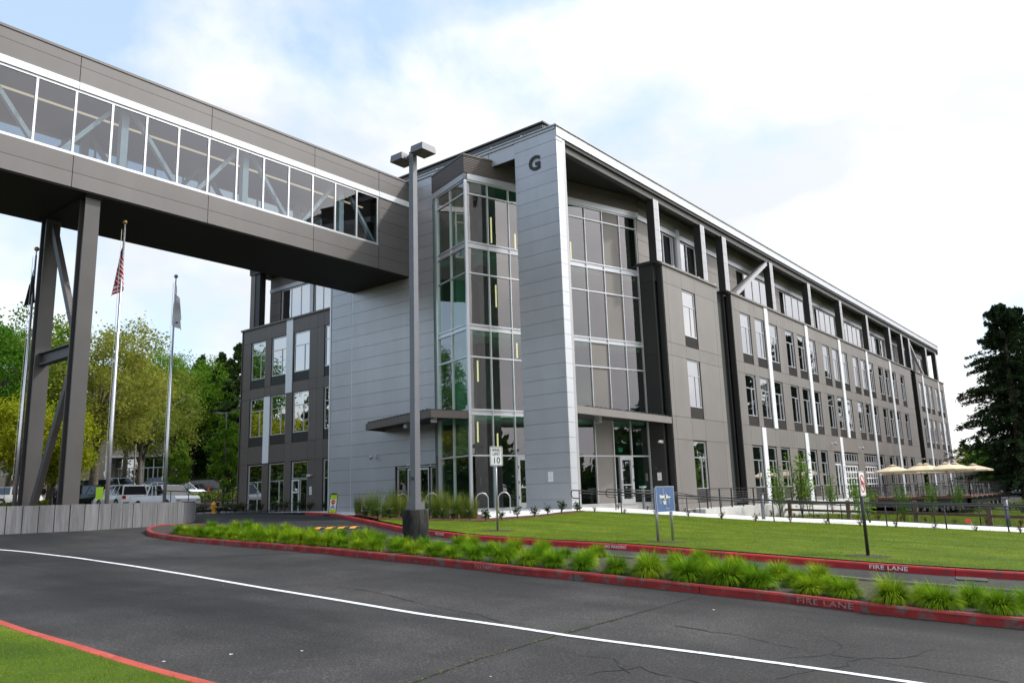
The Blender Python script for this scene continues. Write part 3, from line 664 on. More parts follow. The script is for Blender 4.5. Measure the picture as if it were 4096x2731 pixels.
def facade(F, S0, S1, wins_lo, wins_up, bars_lo, bars_up, m, extra=(), lz=True, garage=(), doors=(), lmat='louvre'):
    for r, (z0, z1) in enumerate(ROWS):
        bars = bars_lo if r <= 2 else bars_up
        wn = wins_lo if r <= 2 else wins_up
        br = [S0, S1]+[v for a in list(bars)+list(wn) for v in a]+list(extra)
        if r <= 2: br += [v for a in list(garage)+list(doors) for v in a]
        op = list(bars)
        if r in (1, 3, 5): op += wn
        if r == 1: op += list(garage)+list(doors)
        br = [b for b in br if S0 <= b <= S1]
        panel_row(F, br, op, z0, z1, m)
        for a, b in bars: sub.fbox(F, a, b, -.10, -.04, z0, z1)
    for a, b in wins_up:
        for z in (4.58, 8.61):
            window(F, a+.04, b-.04, z+.63, z+3.3); louvre(F, a+.02, b-.02, z+.02, z+.6, m=lmat)
    for a, b in wins_lo: window(F, a+.04, b-.04, .72, 3.3); louvre(F, a+.02, b-.02, .03, .68, m=lmat)
# --- block A (right of the glazed entrance)
PA0, PA1 = 9.66, 16.68
facade(FR, PA0, PA1, [(11.98, 13.62)], [(11.93, 13.58)], [], [], 'taupe', (10.15, 16.13))
# --- block B, the long wing
gu = []; 
for k, off in enumerate([0, 8.1, 16.28, 24.42, 32.72]):
    gu += [(20.02+off, 21.70+off), (22.46+off, 24.12+off), (24.90+off, 26.56+off)]
gu.append((61.15, 62.8))
bu = [(24.26, 24.86), (32.36, 32.98), (40.58, 41.2), (48.8, 49.42), (57.09, 57.75)]
bu = [(24.20, 24.84), (32.34, 32.98), (40.55, 41.18), (48.70, 49.3), (56.98, 57.6)]
gl = [(20.2, 21.87), (22.66, 24.28), (25.05, 26.72), (28.31, 29.92), (30.81, 32.42), (33.23, 34.82), (49.5, 51.2), (52.96, 54.6), (55.4, 56.9), (58.1, 59.75), (61.22, 62.9)]
blr = [(21.93, 22.6), (30.0, 30.7), (38.2, 38.85), (48.87, 49.45), (56.98, 57.6)]
facade(FR, 18.8, 66.1, gl, gu, blr, bu, 'taupe', (19.25, 63.8, 27.3, 27.8, 35.5, 36.0), garage=[(39.0, 42.7), (44.7, 48.6)], doors=[(36.45, 38.15)])
# --- block C
facade(FR, 68.3, 83.3, [(69.6, 71.2), (72.25, 73.8), (74.7, 76.2), (78.0, 79.5), (80.6, 82.2)], [(69.56, 71.15), (72.22, 73.8), (74.67, 76.2), (77.96, 79.5), (80.56, 82.2)], [(71.36, 71.98), (79.78, 80.4)], [(71.36, 71.98), (79.78, 80.4)], 'taupe', (76.9,))
for x0, x1, z0, z1 in [(24.20, 24.84, 4.58, 12.93), (32.34, 32.98, 4.58, 12.93), (40.55, 41.18, 4.58, 12.93), (48.74, 49.3, .0, 12.93), (56.98, 57.6, .0, 12.93), (21.93, 22.6, .0, 4.55), (30.0, 30.7, .0, 4.55), (38.2, 38.85, .0, 4.55), (71.36, 71.98, 0, 12.93), (79.78, 80.4, 0, 12.93)]:
    MB().fbox(FR, x0+.01, x1-.01, -.04, .05, z0-.5 if z0 < 1 else z0, z1).build('accent_strip', 'white_strip', bld)
# garage doors and door
for a, b in [(39.0, 42.7), (44.7, 48.6)]:
    n = 5; window(FR, a+.05, b-.05, 2.62, 3.25, vm=[a+(b-a)*i/n for i in range(1, n)], hm=[])
    MB().fbox(FR, a, b, -.09, -.02, 2.45, 2.6).build('lintel', 'alu', bld)
    window(FR, a+.08, b-.08, -.25, 2.3, vm=[a+(b-a)*i/n for i in range(1, n)], hm=[.26, .78, 1.28, 1.78], fw=.1, frm='white_strip', name='garage_door')
    MB().fbox(FR, a, b, -.09, -.05, 2.3, 2.45).build('lintel', 'taupe', bld)
window(FR, 36.5, 38.12, 2.45, 3.25, vm=[37.35], hm=[])
d = window(FR, 36.5, 38.12, -.25, 2.42, vm=[37.3], hm=[], fw=.12, name='door', frm='white_strip')
# dark return walls of the blocks (facing the entrance side)
def rect_panels(F, s0, s1, z0, z1, zs, m, d=0., **kw):
    zz = [z0]+[z for z in zs if z0 < z < z1]+[z1]
    for a, b in zip(zz[:-1], zz[1:]): panel_row(F, [s0, s1], [], a, b, m, d=d, **kw)
FA = Fr((9.26, 0), (0, 1), (-1, 0)); FA2 = Fr((9.62, 0), (0, 1), (-1, 0)); FBk = Fr((18.38, 0), (0, 1), (-1, 0)); FB2 = Fr((18.74, 0), (0, 1), (-1, 0)); FCk = Fr((67.9, 0), (0, 1), (-1, 0)); FC2 = Fr((68.24, 0), (0, 1), (-1, 0))
JZ = [1.9, 3.9, 7.9, 11.95]
rect_panels(FA, .33, 1.24, -.6, 12.95, JZ, 'charcoal', gap=.012); rect_panels(FA2, .0, .33, -.6, 12.95, [], 'charcoal')
MB().box(9.3, 9.62, .34, 1.2, 12.0, 12.95).build('wall', 'charcoal', bld)
rect_panels(FBk, .33, 3.0, -.6, 12.95, JZ, 'charcoal', gap=.012); rect_panels(FB2, .0, .33, -.6, 12.95, [], 'charcoal')
rect_panels(FCk, .33, 3.0, -.6, 12.95, JZ, 'charcoal'); rect_panels(FC2, .0, .33, -.6, 12.95, [], 'charcoal')
core = MB()
core.box(9.34, 83.2, .5, 18, -1.2, 12.9); core.box(9.66, 16.6, .46, .5, -1.2, 12.9); 
core.box(10.3, 83.0, 3.0, 18, 12.9, 16.6)
core.box(3.95, 9, 16.2, 30.4, -1, 12.9); core.box(5.6, 18, 9, 28.6, 12.9, 16.6); core.box(2.2, 9.2, 8.6, 16.2, -1, 17.0)
core.build('core', 'int_dark', bld)
# gaps between blocks: back walls
MB().box(16.72, 18.4, 1.9, 2.0, -1, 12.9).build('wall', 'charcoal', bld); MB().box(16.6, 16.68, .05, 2.0, -1, 12.9).build('wall', 'taupe', bld)
MB().box(66.14, 67.9, 1.9, 2.0, -1, 12.9).build('wall', 'charcoal', bld)
# parapet copings
for x0, x1 in ((9.55, 16.78), (18.68, 66.2), (68.2, 83.4)):
    MB().box(x0, x1, -.09, .5, 12.93, 13.05).build('coping', 'taupe', bld)
MB().box(9.16, 9.72, .08, 1.3, 12.935, 13.09).build('coping', 'charcoal', bld); MB().box(18.3, 18.8, .08, 1.5, 12.935, 13.09).build('coping', 'charcoal', bld); MB().box(67.85, 68.3, .08, 1.5, 12.935, 13.09).build('coping', 'charcoal', bld)
for x in [11.0, 14.2, 16.4, 20.4, 23.1, 27.2, 28.8, 31.0, 34.0, 36.6, 39.2, 42.8, 45.5]:
    MB().box(x, x+.22, -.03, .1, 13.052, 13.12).build('roof_anchor', 'alu', bld)
# --- fourth floor, set back
def fourth(F, S0, S1, wins, m='taupe', jz=(13.0, 13.75, 14.6, 15.75)):
    br = [S0, S1]+[v for a in wins for v in a]
    for z0, z1 in zip(jz[:-1], jz[1:]): panel_row(F, br, wins, z0, z1, m)
    xs = np.arange(S0, S1, 4.05).tolist()+[S1]
    for a, b in zip(xs[:-1], xs[1:]): MB().fbox(F, a+.005, b-.005, -.04, .06, 15.78, 16.06).build('trim_band', 'silver_bright', bld)
    xs = np.arange(S0, S1, 4.05).tolist()+[S1]
    for a, b in zip(xs[:-1], xs[1:]): panel_row(F, [a, b], [], 16.08, 17.0, m)
    for a, b in wins:
        n = max(1, int(round((b-a)/1.33))); window(F, a+.03, b-.03, 13.1, 15.74, vm=[a+(b-a)*i/n for i in range(1, n)], hm=[], fw=.06)
W4 = [(11.2, 12.55), (13.1, 17.3)]
W4 = [(11.3, 13.9), (14.5, 18.0)]+[(23.06+8.09*k, 28.95+8.09*k) for k in range(-1+1, 5)]+[(63.9, 65.5), (68.5, 74.6), (76.6, 79.0)]
fourth(FR4, 9.3, 80.6, W4)
MB().fbox(FR4, 14.0, 14.4, -.04, .14, 13.0, 16.3).build('downpipe_cover', 'silver_bright', bld)
# columns of the loggia
def column(x0, x1, y0=0.02, y1=.46):
    f = MB().box(x0, x1, y0, y1, 13.0, 16.62); o = f.build('column', 'charcoal', bld)
    zz = np.linspace(13.05, 16.62, 7)
    for a, b in zip(zz[:-1], zz[1:]): MB().box(x0-.004, x1-.08, y0-.03, y0-.004, a+.006, b-.006).build('column_panel', 'silver', o)
    MB().box(x1-.075, x1+.004, y0-.02, y0-.002, 13.05, 16.62).build('trim', 'silver_bright', o)
for x0, x1 in [(9.2, 9.78), (15.03, 15.6), (18.18, 18.8), (26.2, 26.8), (34.17, 34.82), (42.3, 42.93), (50.42, 51.05), (58.6, 59.26), (63.56, 64.2), (66.86, 67.5), (75.05, 75.8), (80.5, 81.15)]: column(x0, x1)
MB().bar((19.6, .25, 13.1), (26.0, .25, 16.5), .28, .22, (0, 1, 0)).build('brace', 'steel_grey', bld)
b_ = MB().bar((20.0, .2, 13.1), (25.9, .2, 16.45), .24, .30, (0, -1, 0)).build('brace', 'silver', bld)
MB().bar((67.6, .2, 16.4), (73.2, .2, 13.1), .24, .26, (0, -1, 0)).build('brace', 'silver', bld)
# roof slab, fascia, soffit
xs = [0, 1.0]+[1.0+4.03*i for i in range(1, 21)]+[82.65]
for a, b in zip(xs[:-1], xs[1:]): MB().box(a+.004, b-.004, -.06, .0, 17.13, 17.6).build('fascia_panel', 'silver_bright', bld)
MB().box(-.1, 82.7, -.12, .1, 17.6, 17.66).build('roof_edge', 'silver', bld)
MB().box(.73, 82.6, .0, .12, 16.95, 17.13).build('fascia_return', 'charcoal', bld)
MB().box(.73, 82.5, .12, .42, 16.62, 16.95).build('roof_beam', 'steel_grey', bld)
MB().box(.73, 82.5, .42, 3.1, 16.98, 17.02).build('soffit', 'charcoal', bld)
MB().box(.06, 82.55, .02, 16.4, 17.13, 17.58).box(3.3, 82.55, 16.4, 18, 17.13, 17.58).build('roof', 'int_dark', bld)
MB().box(3.3, 16, 18, 29.9, 17.13, 17.58).build('roof', 'int_dark', bld)
for i in range(60): 
    x = .8+1.35*i; MB().box(x, x+.06, -.02, .04, 17.66, 17.74).build('snow_guard', 'alu', bld)
MB().box(82.5, 82.6, 0, 18, 16.6, 17.13).build('fascia_return', 'steel_grey', bld)
# --- left side roof edge
ys = [0.0, 2.44, 4.12, 8.1, 12.2, 16.3, 20.4, 24.5, 28.6, 29.95]
for a, b in zip(ys[:-1], ys[1:]): xo = 0 if b < 16.4 else 3.3; MB().box(xo-.06, xo, a+.004, b-.004, 17.46, 17.6).build('fascia_panel', 'silver', bld)
MB().box(-.12, .1, -.1, 16.4, 17.601, 17.661).build('roof_edge', 'silver', bld)
for i in range(8): MB().box(-.02, .04, 2.+1.9*i, 2.06+1.9*i, 17.66, 17.75).build('snow_guard', 'alu', bld)
# rooftop screen of dark ribs
pm = MB(); pm.box(1.6, 12, 1.9, 26, 17.6, 18.9); scr = pm.build('roof_screen', 'charcoal', bld)
for i in range(4): MB().box(1.48, 1.6, 1.8, 26, 17.75+.3*i, 17.93+.3*i).build('screen_rail', 'steel_grey', scr)
MB().box(1.42, 12, 1.72, 26, 18.9, 18.98).build('screen_cap', 'steel_grey', scr); MB().box(1.6, 12, 1.78, 1.9, 17.7, 18.85).build('screen_end', 'steel_grey', scr)
# --- silver tower with the letter
TY = 2.45
zt = [-.02, .38]+[.38+.6555*(i+.0) for i in range(1, 25)]; zt = [.0, .42]+[1.12+.6555*i for i in range(24)]+[16.92]
zt = sorted(set(round(z, 3) for z in zt if z <= 16.93))
for a, b in zip(zt[:-1], zt[1:]): MB().box(-.02, .03, .012, TY-.006, a+.007, b-.007).build('panel', 'silver', bld)
for a, b in zip(zt[:-1], zt[1:]): MB().box(.0, .50, -.022, .01, a+.007-.02, b-.007-.02).build('panel', 'silver_bright', bld)
MB().box(-.05, .0, -.03, TY+.02, -.55, .15).build('plinth', 'silver', bld)
MB().box(.5, .72, -.015, .03, -.1, 17.1).build('trim', 'silver', bld)
MB().box(.03, .70, .01, TY, -.6, 17.1).build('tower_core', 'silver', bld)
MB().box(-.02, .5, -.022, TY, 16.93, 17.45).build('panel', 'silver', bld)
G = text_mesh('G', 1.0, 'charcoal', .02, font_bold=.03)
x_ = [v.co.x for v in G.vertices]; y_ = [v.co.y for v in G.vertices]; sx_ = .66/(max(x_)-min(x_)); sy_ = .74/(max(y_)-min(y_)); cx_, cyy = (max(x_)+min(x_))/2, (max(y_)+min(y_))/2
for v in G.vertices: a, b, c = (v.co.x-cx_)*sx_, (v.co.y-cyy)*sy_, v.co.z; v.co = Vector((-.05-c, 1.255-a, 16.09+b))
gobj = link('letter', G, bld)
# beam across to the stair and soffit
for a, b in ((2.46, 4.1),): MB().box(-.0, .05, a, b, 16.72, 17.46).build('panel', 'silver', bld)
MB().box(.0, .05, 4.13, 8.05, 16.72, 17.46).build('panel', 'silver', bld)
MB().box(.06, 9.2, 2.46, 9.0, 17.0, 17.1).build('soffit', 'charcoal', bld); MB().box(.06, .2, 2.46, 8, 16.72, 17.4).build('wall', 'charcoal', bld)
# --- gray panelled wall of the left side
gz = [.33]+[.33+.6655*i for i in range(1, 26)]; gz = [-.1]+gz+[17.44]
for a, b in zip(gz[:-1], gz[1:]):
    br = [8.06, 14.47] if a > 2.2 else [10.98, 14.47]
    MB().box(0, .04, br[0]+.006, br[1]-.012, a+.007, b-.007).build('panel', 'silver', bld)
    MB().box(0, .04, 14.53, 16.28, a+.007, b-.007).build('panel', 'silver', bld)
MB().box(-.03, .05, 16.29, 16.40, -.3, 17.44).build('trim', 'silver_bright', bld)
MB().box(.04, .12, 11, 16.35, -.5, 17.4).build('wall', 'seam', bld); MB().box(.04, .12, 8.04, 11, 2.5, 17.4).build('wall', 'seam', bld); MB().box(.1, 3.4, 16.3, 16.38, -.5, 17.4).build('wall', 'taupe_dark', bld)
MB().box(.01, .09, 14.475, 14.525, -.3, 17.4).build('joint_channel', 'silver_bright', bld)
MB().box(0, .05, 8.06, 8.3, -.1, 17.46).build('trim', 'silver', bld) if False else None
# dark ribbed slot between wall and glass
rb = MB(); rb.box(.0, .1, 6.9, 8.05, -.2, 17.4)
for i in range(150): rb.box(-.03, .0, 6.95, 8.04, -.1+.115*i, -.04+.115*i)
rb.build('ribbed_wall', 'taupe_dark', bld)
# entrance doors in the gray wall
window(FL, 8.05, 10.95, 2.22, 2.5, vm=[8.58, 10.2], hm=[], d=-.15, fw=.05)
window(FL, 10.2, 10.95, -.05, 2.2, vm=[], hm=[], d=-.15); window(FL, 8.05, 8.55, -.05, 2.2, vm=[], hm=[], d=-.15)
for a, b in ((8.57, 9.36), (9.38, 10.18)):
    dd = window(FL, a, b, -.05, 2.2, vm=[], hm=[], d=-.13, fw=.12, name='door', g='lobby_glass', frm='alu')
    MB().tube([FL.p(a+.16 if a > 9 else b-.16, .0, .8), FL.p(a+.16 if a > 9 else b-.16, .0, 1.35)], .018, 6).build('handle', 'stainless', dd)
put_text('112', .2, 'sign_white', (-.0, 9.95, 2.35), (0, -1, 0), (0, 0, 1), bld)
MB().fbox(FL, 9.72, 10.17, -.12, -.1, 2.26, 2.46).build('number_plate', 'black', bld)
# --- lobby glass box: front and left faces
mz = [.1, 2.5, 4.38, 4.6, 7.07, 8.38, 8.6, 11.11, 12.39, 12.65, 15.09, 15.75]
sF = [-11.12, -9.86, -8.62, -7.38, -6.14, -4.93, -3.72, -2.5, -1.27, 0]
fr_ = MB()
for s_ in sF:
    w_ = .09 if s_ in (-11.12,) else .045
    fr_.fbox(FG, s_-w_/2, s_+w_/2, -.07, .06, .0, 15.78)
for z in mz:
    for a, b in zip(sF[:-1], sF[1:]): fr_.fbox(FG, a+.023, b-.023, -.06, .05, z-.035, z+.035)
fr_.build('curtain_wall_frame', 'alu', bld)
fl_ = MB(); sL = [0, 1.42, 2.72]
for s_ in sL[1:]: fl_.fbox(FGL, s_-.025, s_+.025, -.07, .06, .0, 15.78)
fl_.fbox(FGL, 2.72, 2.85, -.07, .08, -.1, 15.78)
for z in mz:
    for a, b in zip(sL[:-1], sL[1:]): fl_.fbox(FGL, a+.03, b-.023, -.06, .05, z-.035, z+.035)
fl_.build('curtain_wall_frame', 'alu', bld)
MB().fbox(FG, -11.19, -11.05, -.0, .075, -.0, 15.78).build('corner_post', 'silver_bright', bld)
SP = {(6, 10), (6, 9), (5, 8)}
solid = {(7, 9), (7, 8), (7, 10), (7, 6), (7, 5), (7, 7)}
for i, (a, b) in enumerate(zip(sF[:-1], sF[1:])):
    for j, (z0, z1) in enumerate(zip(mz[:-1], mz[1:])):
        band = j in (2, 5, 8)
        if band: MB().fbox(FG, a+.02, b-.02, -.03, .0, z0+.03, z1-.03).build('spandrel', 'alu', bld); continue
        opaque = (i == 7 and j >= 6) or (i == 6 and j in (0, 1, 3, 4)) 
        if (i, j) in ((7, 9), (7, 10)): opaque = True
        MB().fbox(FG, a+.015, b-.015, -.02, -.005, z0+.03, z1-.03).build('panel' if opaque else 'pane', 'taupe' if opaque else 'lobby_glass', bld)
for i, (a, b) in enumerate(zip(sL[:-1], sL[1:])):
    for j, (z0, z1) in enumerate(zip(mz[:-1], mz[1:])):
        if j in (2, 5, 8): MB().fbox(FGL, a+.02, b-.02, -.03, .0, z0+.03, z1-.03).build('spandrel', 'alu', bld)
        else: MB().fbox(FGL, a+.015, b-.015, -.02, -.005, z0+.03, z1-.03).build('pane', 'lobby_glass', bld)
# doors in the glass front
for s0, s1, hinge in ((-8.58, -7.42, 1), (-2.17, -1.27, 0)):
    f = MB(); f.fbox(FG, s0, s0+.14, -.03, .08, .0, 2.46); f.fbox(FG, s1-.14, s1, -.03, .08, .0, 2.46); f.fbox(FG, s0+.14, s1-.14, -.03, .08, 2.3, 2.46); f.fbox(FG, s0+.14, s1-.14, -.03, .08, .0, .32)
    dd = f.build('door', 'alu', bld); MB().fbox(FG, s0+.14, s1-.14, .0, .012, .32, 2.3).build('pane', 'office_glass', dd)
    MB().fbox(FG, s0+.14, s1-.14, .02, .06, 1.0, 1.06).build('push_bar', 'alu', dd)
    x = s0+.07 if hinge == 0 else s1-.07
    MB().tube([FG.p(x, .12, .8), FG.p(x, .12, 1.3)], .018, 6).build('handle', 'stainless', dd)
    for z in (.5, 1.2, 1.9): MB().fbox(FG, (s1-.06 if hinge == 0 else s0+.02), (s1-.02 if hinge == 0 else s0+.06), .08, .095, z, z+.12).build('hinge', 'black', dd)
MB().fbox(FG, -11.12, 0.0, -.1, .08, -.5, .06).build('sill', 'concrete', bld)
# cap of the glass box: silver band then ribbed taupe band
for F_, a, b in ((FG, -11.22, .2), (FGL, -.1, 3.1)):
    MB().fbox(F_, a, b, -.1, .10, 15.79, 16.1).build('trim_band', 'silver_bright' if F_ is FG else 'silver', bld)
cp = MB(); P = FG.p
cp.fbox(FG, -11.24, .2, -.15, .12, 16.1, 16.98); cp.fbox(FGL, .14, 3.1, -.15, .12, 16.1, 16.98)
for i in range(10): cp.fbox(FG, -11.25, .2, .12, .14, 16.12+.087*i, 16.165+.087*i); cp.fbox(FGL, -.12, 3.1, .12, .14, 16.12+.087*i, 16.165+.087*i)
cp.build('ribbed_band', 'taupe_dark', bld)
cp = MB(); cp.fbox(FG, -11.28, .2, -.3, .17, 16.98, 17.06); cp.fbox(FGL, .17, 3.1, -.3, .17, 16.98, 17.06); cp.build('coping', 'taupe_dark', bld)
# inside the glass box
it = MB()
slab_p = [FG.p(-11.0, -.25, 0)[:2], FG.p(0, -.25, 0)[:2], (9.2, 8.6), (.2, 8.6), FGL.p(2.7, -.25, 0)[:2]]
slab_p = [tuple(q) for q in slab_p]
for z in (4.2, 8.2, 12.2, 15.9): it.prism(slab_p, z-.05, z+.35)
it.build('floor_slab', 'int_white', bld)
MB().prism(slab_p, -.2, .02).build('lobby_floor', 'int_dark', bld)
MB().fbox(FG, -8.8, -7.6, -4.6, -4.2, 2.7, 16).fbox(FG, -11.0, -10.45, -3.4, -3.2, 2.7, 16).fbox(FG, -11.0, -9.7, -4.6, -4.5, 2.7, 16).build('wall', 'int_green', bld); MB().fbox(FG, -11.0, -.2, -2.6, -2.5, 0, 2.6).build('wall', 'black', bld)  # black ground-floor walls, here and below: dim interior put in the colour
MB().fbox(FG, -10.3, -9.6, -2.9, -2.4, 2.7, 16).build('wall', 'int_white', bld)
MB().fbox(FG, -9.35, -8.75, -2.2, -1.7, 0, 16).build('wall', 'int_dark', bld)
MB().fbox(FG, -5.2, -.6, -3.2, -3.0, 2.7, 16).build('wall', 'int_green', bld); MB().fbox(FG, -5.2, -.1, -1.2, -1.1, 0, 4.2).build('wall', 'black', bld)
MB().box(9.3, 9.34, 1.2, 8.6, 0, 17).build('wall', 'int_dark', bld); MB().box(.2, 9.2, 8.5, 8.6, 2.6, 17).build('wall', 'int_green', bld); MB().box(.2, 9.2, 8.44, 8.49, 0, 2.6).build('wall', 'black', bld)
MB().fbox(FG, -.55, -.08, -1.6, -.4, 0, 16).build('wall', 'int_dark', bld)
# --- left wing
wb = [(21.2, 22.0), (22.85, 24.55), (25.3, 27.0), (27.85, 29.5)]
YW = lambda y: (y+19.7613)*1.118-19.7613
wup = [(YW(15.35), YW(16.92)), (YW(18.3), YW(19.86)), (YW(20.53), YW(22.12)), (YW(22.75), YW(24.3))]
wlo = wup
facade(FW, 16.4, 30.62, [wlo[0], wlo[2], wlo[3]], [], [], [], 'taupe_dark', (YW(17.5), YW(19.92)), doors=[wlo[1]]) if False else None
bars2 = (YW(22.12), YW(22.74)); bars3 = (YW(19.92), YW(20.56))
for r, (z0, z1) in enumerate(ROWS):
    br = [16.4, 30.62, YW(17.55), YW(25.1)]+[v for a in wup for v in a]
    op = list(wup) if r in (1, 3, 5) else []
    if r in (2, 3, 4): br += list(bars2)
    if r in (2, 3): op.append(bars2)
    if r in (5, 6): br += list(bars3); op.append(bars3)
    panel_row(FW, br, op, z0, z1, 'taupe_dark')
for a, b in wup:
    for z in (4.58, 8.61): window(FW, a+.04, b-.04, z+.63, z+3.3, vf=.34); MB().fbox(FW, a+.02, b-.02, -.09, -.03, z+.02, z+.6).build('spandrel', 'charcoal', bld)
for a, b in (wup[0], wup[2], wup[3]): window(FW, a+.04, b-.04, .05, 3.3, ht=1.15, vf=.34)
a, b = wup[1]; window(FW, a+.04, b-.04, 2.2, 3.3, vm=[], hm=[]); window(FW, a+.04, a+.86, -.1, 2.17, vm=[], hm=[])
window(FW, a+.9, b-.04, 1.45, 2.17, vm=[], hm=[]) if False else None
dd = window(FW, a+.9, b-.04, -.1, 2.17, vm=[], hm=[1.35], fw=.1, name='door', frm='white_strip')
MB().fbox(FW, bars3[0], bars3[1], -.04, .03, 7.92, 12.93).build('accent_strip', 'white_strip', bld)
MB().fbox(FW, bars2[0], bars2[1], -.04, .03, 3.38, 7.9).build('accent_strip', 'white_strip', bld)
MB().fbox(FW, 16.2, 30.75, -.4, .1, 12.93, 13.05).build('coping', 'taupe_dark', bld)
MB().fbox(FW, 30.5, 30.7, -6, .0, -1, 12.93).build('wall', 'taupe_dark', bld)
br = [(22.0, 24.45), (24.55, 27.9)]
fw4 = [(16.3, 24.1), (24.5, 27.85)]
for z0, z1 in ((13.0, 14.0), (14.0, 15.0), (15.0, 15.78)): panel_row(FW4, [27.9, 29.2], [], z0, z1, 'taupe_dark')
for a, b in fw4: n = int(round((b-a)/.99)); window(FW4, a, b, 13.1, 15.75, vm=[a+(b-a)*i/n for i in range(1, n)], hm=[])
panel_row(FW4, [16.3, 20, 24, 29.2], [], 16.08, 17.0, 'taupe_dark'); MB().fbox(FW4, 16.3, 29.2, -.03, .05, 15.78, 16.06).build('trim_band', 'silver', bld)
MB().fbox(FW4, 24.12, 24.48, -.03, .03, 13.0, 15.78).build('trim', 'silver', bld)
MB().box(4.7, 5.7, 28.6, 29.2, 13, 17).build('wall', 'taupe_dark', bld)
cw = MB().box(3.42, 3.9, 28.75, 29.85, 13.0, 17.1).build('column', 'charcoal', bld)
for i in range(5): MB().box(3.38, 3.415, 29.32, 29.84, 13.05+.8*i, 13.84+.8*i).build('column_panel', 'taupe_dark', cw)
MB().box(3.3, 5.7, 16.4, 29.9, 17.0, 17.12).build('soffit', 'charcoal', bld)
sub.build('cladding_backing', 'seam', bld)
# --- canopies
ct = MB(); Q = FG.p(-13.15, 0, 0); R_ = (KX, KY)
tl = on_plane(2, 4.5, (900+1323/2.34)/K4, (1500+455/2.34)/K4); 
dirl = Vector((s17, c17, 0)); Qv = Vector((Q[0], Q[1], 0)); Lq = (Vector((tl[0], tl[1], 0))-Qv).length; T_ = Vector((tl[0], tl[1], 0))
can = thing('entrance_canopy', 'dark taupe steel canopy over the left entrance doors beside the glass stair', 'canopy', (Q[0], Q[1], 4.2))
poly = [(Q[0], Q[1]), (KX-.02, KY+.0), (KX+.75, KY+2.6), (-.02, 8.0), (-.02, T_.y+.3), (T_.x, T_.y)]
n_ = len(poly); v_ = [(p[0], p[1], 4.46) for p in poly]+[(p[0], p[1], 4.5) for p in poly]
MB().prism(poly, 4.34, 4.44).build('deck_panel', 'charcoal', can)
fas = MB()
def fasc(a, b, z0=4.17, z1=4.5, w=.08):
    a = Vector((a[0], a[1], (z0+z1)/2)); b = Vector((b[0], b[1], (z0+z1)/2)); fas.bar(a, b, w, z1-z0)
fasc(poly[0], poly[1]); fasc(poly[5], poly[0]); fasc(poly[4], poly[5])
fas.build('fascia', 'taupe_dark', can)
d_ = (Vector(poly[5])-Vector(poly[0])); L_ = d_.length; d_.normalize()
for i in range(int(L_/.36)):
    a = Vector(poly[0])+d_*(.36*i+.1); e_ = a+Vector((c17, -s17))*1.9
    MB().hexa([(a.x, a.y, 4.5), (a.x+d_.x*.3, a.y+d_.y*.3, 4.5), (e_.x+d_.x*.3, e_.y+d_.y*.3, 4.5), (e_.x, e_.y, 4.5), (a.x, a.y, 4.52), (a.x+d_.x*.3, a.y+d_.y*.3, 4.6), (e_.x+d_.x*.3, e_.y+d_.y*.3, 4.6), (e_.x, e_.y, 4.52)]).build('roof_rib', 'charcoal', can, fix=True)
for t_ in (.25, 2.9): p_ = Vector(poly[0])+d_*t_; MB().box(p_.x+.3, p_.x+.5, p_.y-.1, p_.y+.1, 3.98, 4.34).build('downlight', 'silver', can)
can2 = thing('entrance_canopy', 'dark taupe steel canopy over the entrance between the silver tower and the charcoal wall', 'canopy', (5, 0, 4.2))
MB().box(.74, 9.6, .06, 2.6, 4.32, 4.42).build('deck_panel', 'charcoal', can2)
MB().box(.74, 9.62, .0, .06, 4.16, 4.5).build('fascia', 'taupe', can2)
for i in range(22): x = 1.6+.36*i; MB().hexa([(x, .1, 4.48), (x+.3, .1, 4.48), (x+.3, 1.9, 4.48), (x, 1.9, 4.48), (x, .1, 4.52), (x+.3, .1, 4.6), (x+.3, 1.9, 4.6), (x, 1.9, 4.52)]).build('roof_rib', 'charcoal', can2, fix=True)
MB().box(3.6, 3.85, .7, .95, 3.95, 4.32).build('downlight', 'silver', can2)
# hanging tube lamps inside the glass box
tubes = [((1129, 500), (1129, 558)), ((1184, 538), (1184, 574)), ((1140, 655), (1140, 705)), ((1097, 828), (1098, 876)), ((1188, 770), (1188, 822)), ((1097, 962), (1098, 1015)), ((1143, 995), (1144, 1045)), ((1311, 556), (1312, 595)), ((1449, 775), (1450, 815))]
tl_lab = ['warm tube lamp on the top floor behind the second pane column of the stair glass', 'warm tube lamp on the top floor close to the left edge of the silver tower', 'warm tube lamp on the third floor behind the second pane column of the stair glass', 'warm tube lamp on the second floor just right of the stair corner post', 'warm tube lamp on the second floor close to the left edge of the silver tower', 'warm tube lamp above the ground-floor transom just right of the stair corner post', 'warm tube lamp hanging behind the speed limit sign', 'warm tube lamp on the top floor just right of the silver tower', 'warm tube lamp on the second floor behind the right-hand curtain wall']
for (a, b), lab in zip(tubes, tl_lab):
    def onF(px, py, d=-1.0):
        r = ray(px, py); n_ = np.array([FG.n.x, FG.n.y, 0]); o_ = np.array(FG.p(0, d, 0)); t = n_.dot(o_-CAM)/n_.dot(r); return CAM+t*r
    p0 = onF(*a); p1 = onF(*b); t = thing('tube_lamp', lab, 'lamp', (p1[0], p1[1], p1[2]), group='tube lamps hanging inside the glass box')
    MB().tube([(p1[0], p1[1], p1[2]), (p1[0], p1[1], p0[2])], .038, 8).build('tube', 'tube_light', t); MB().tube([(p1[0], p1[1], p0[2]), (p1[0], p1[1], p0[2]+.35)], .012, 5).build('rod', 'black', t)
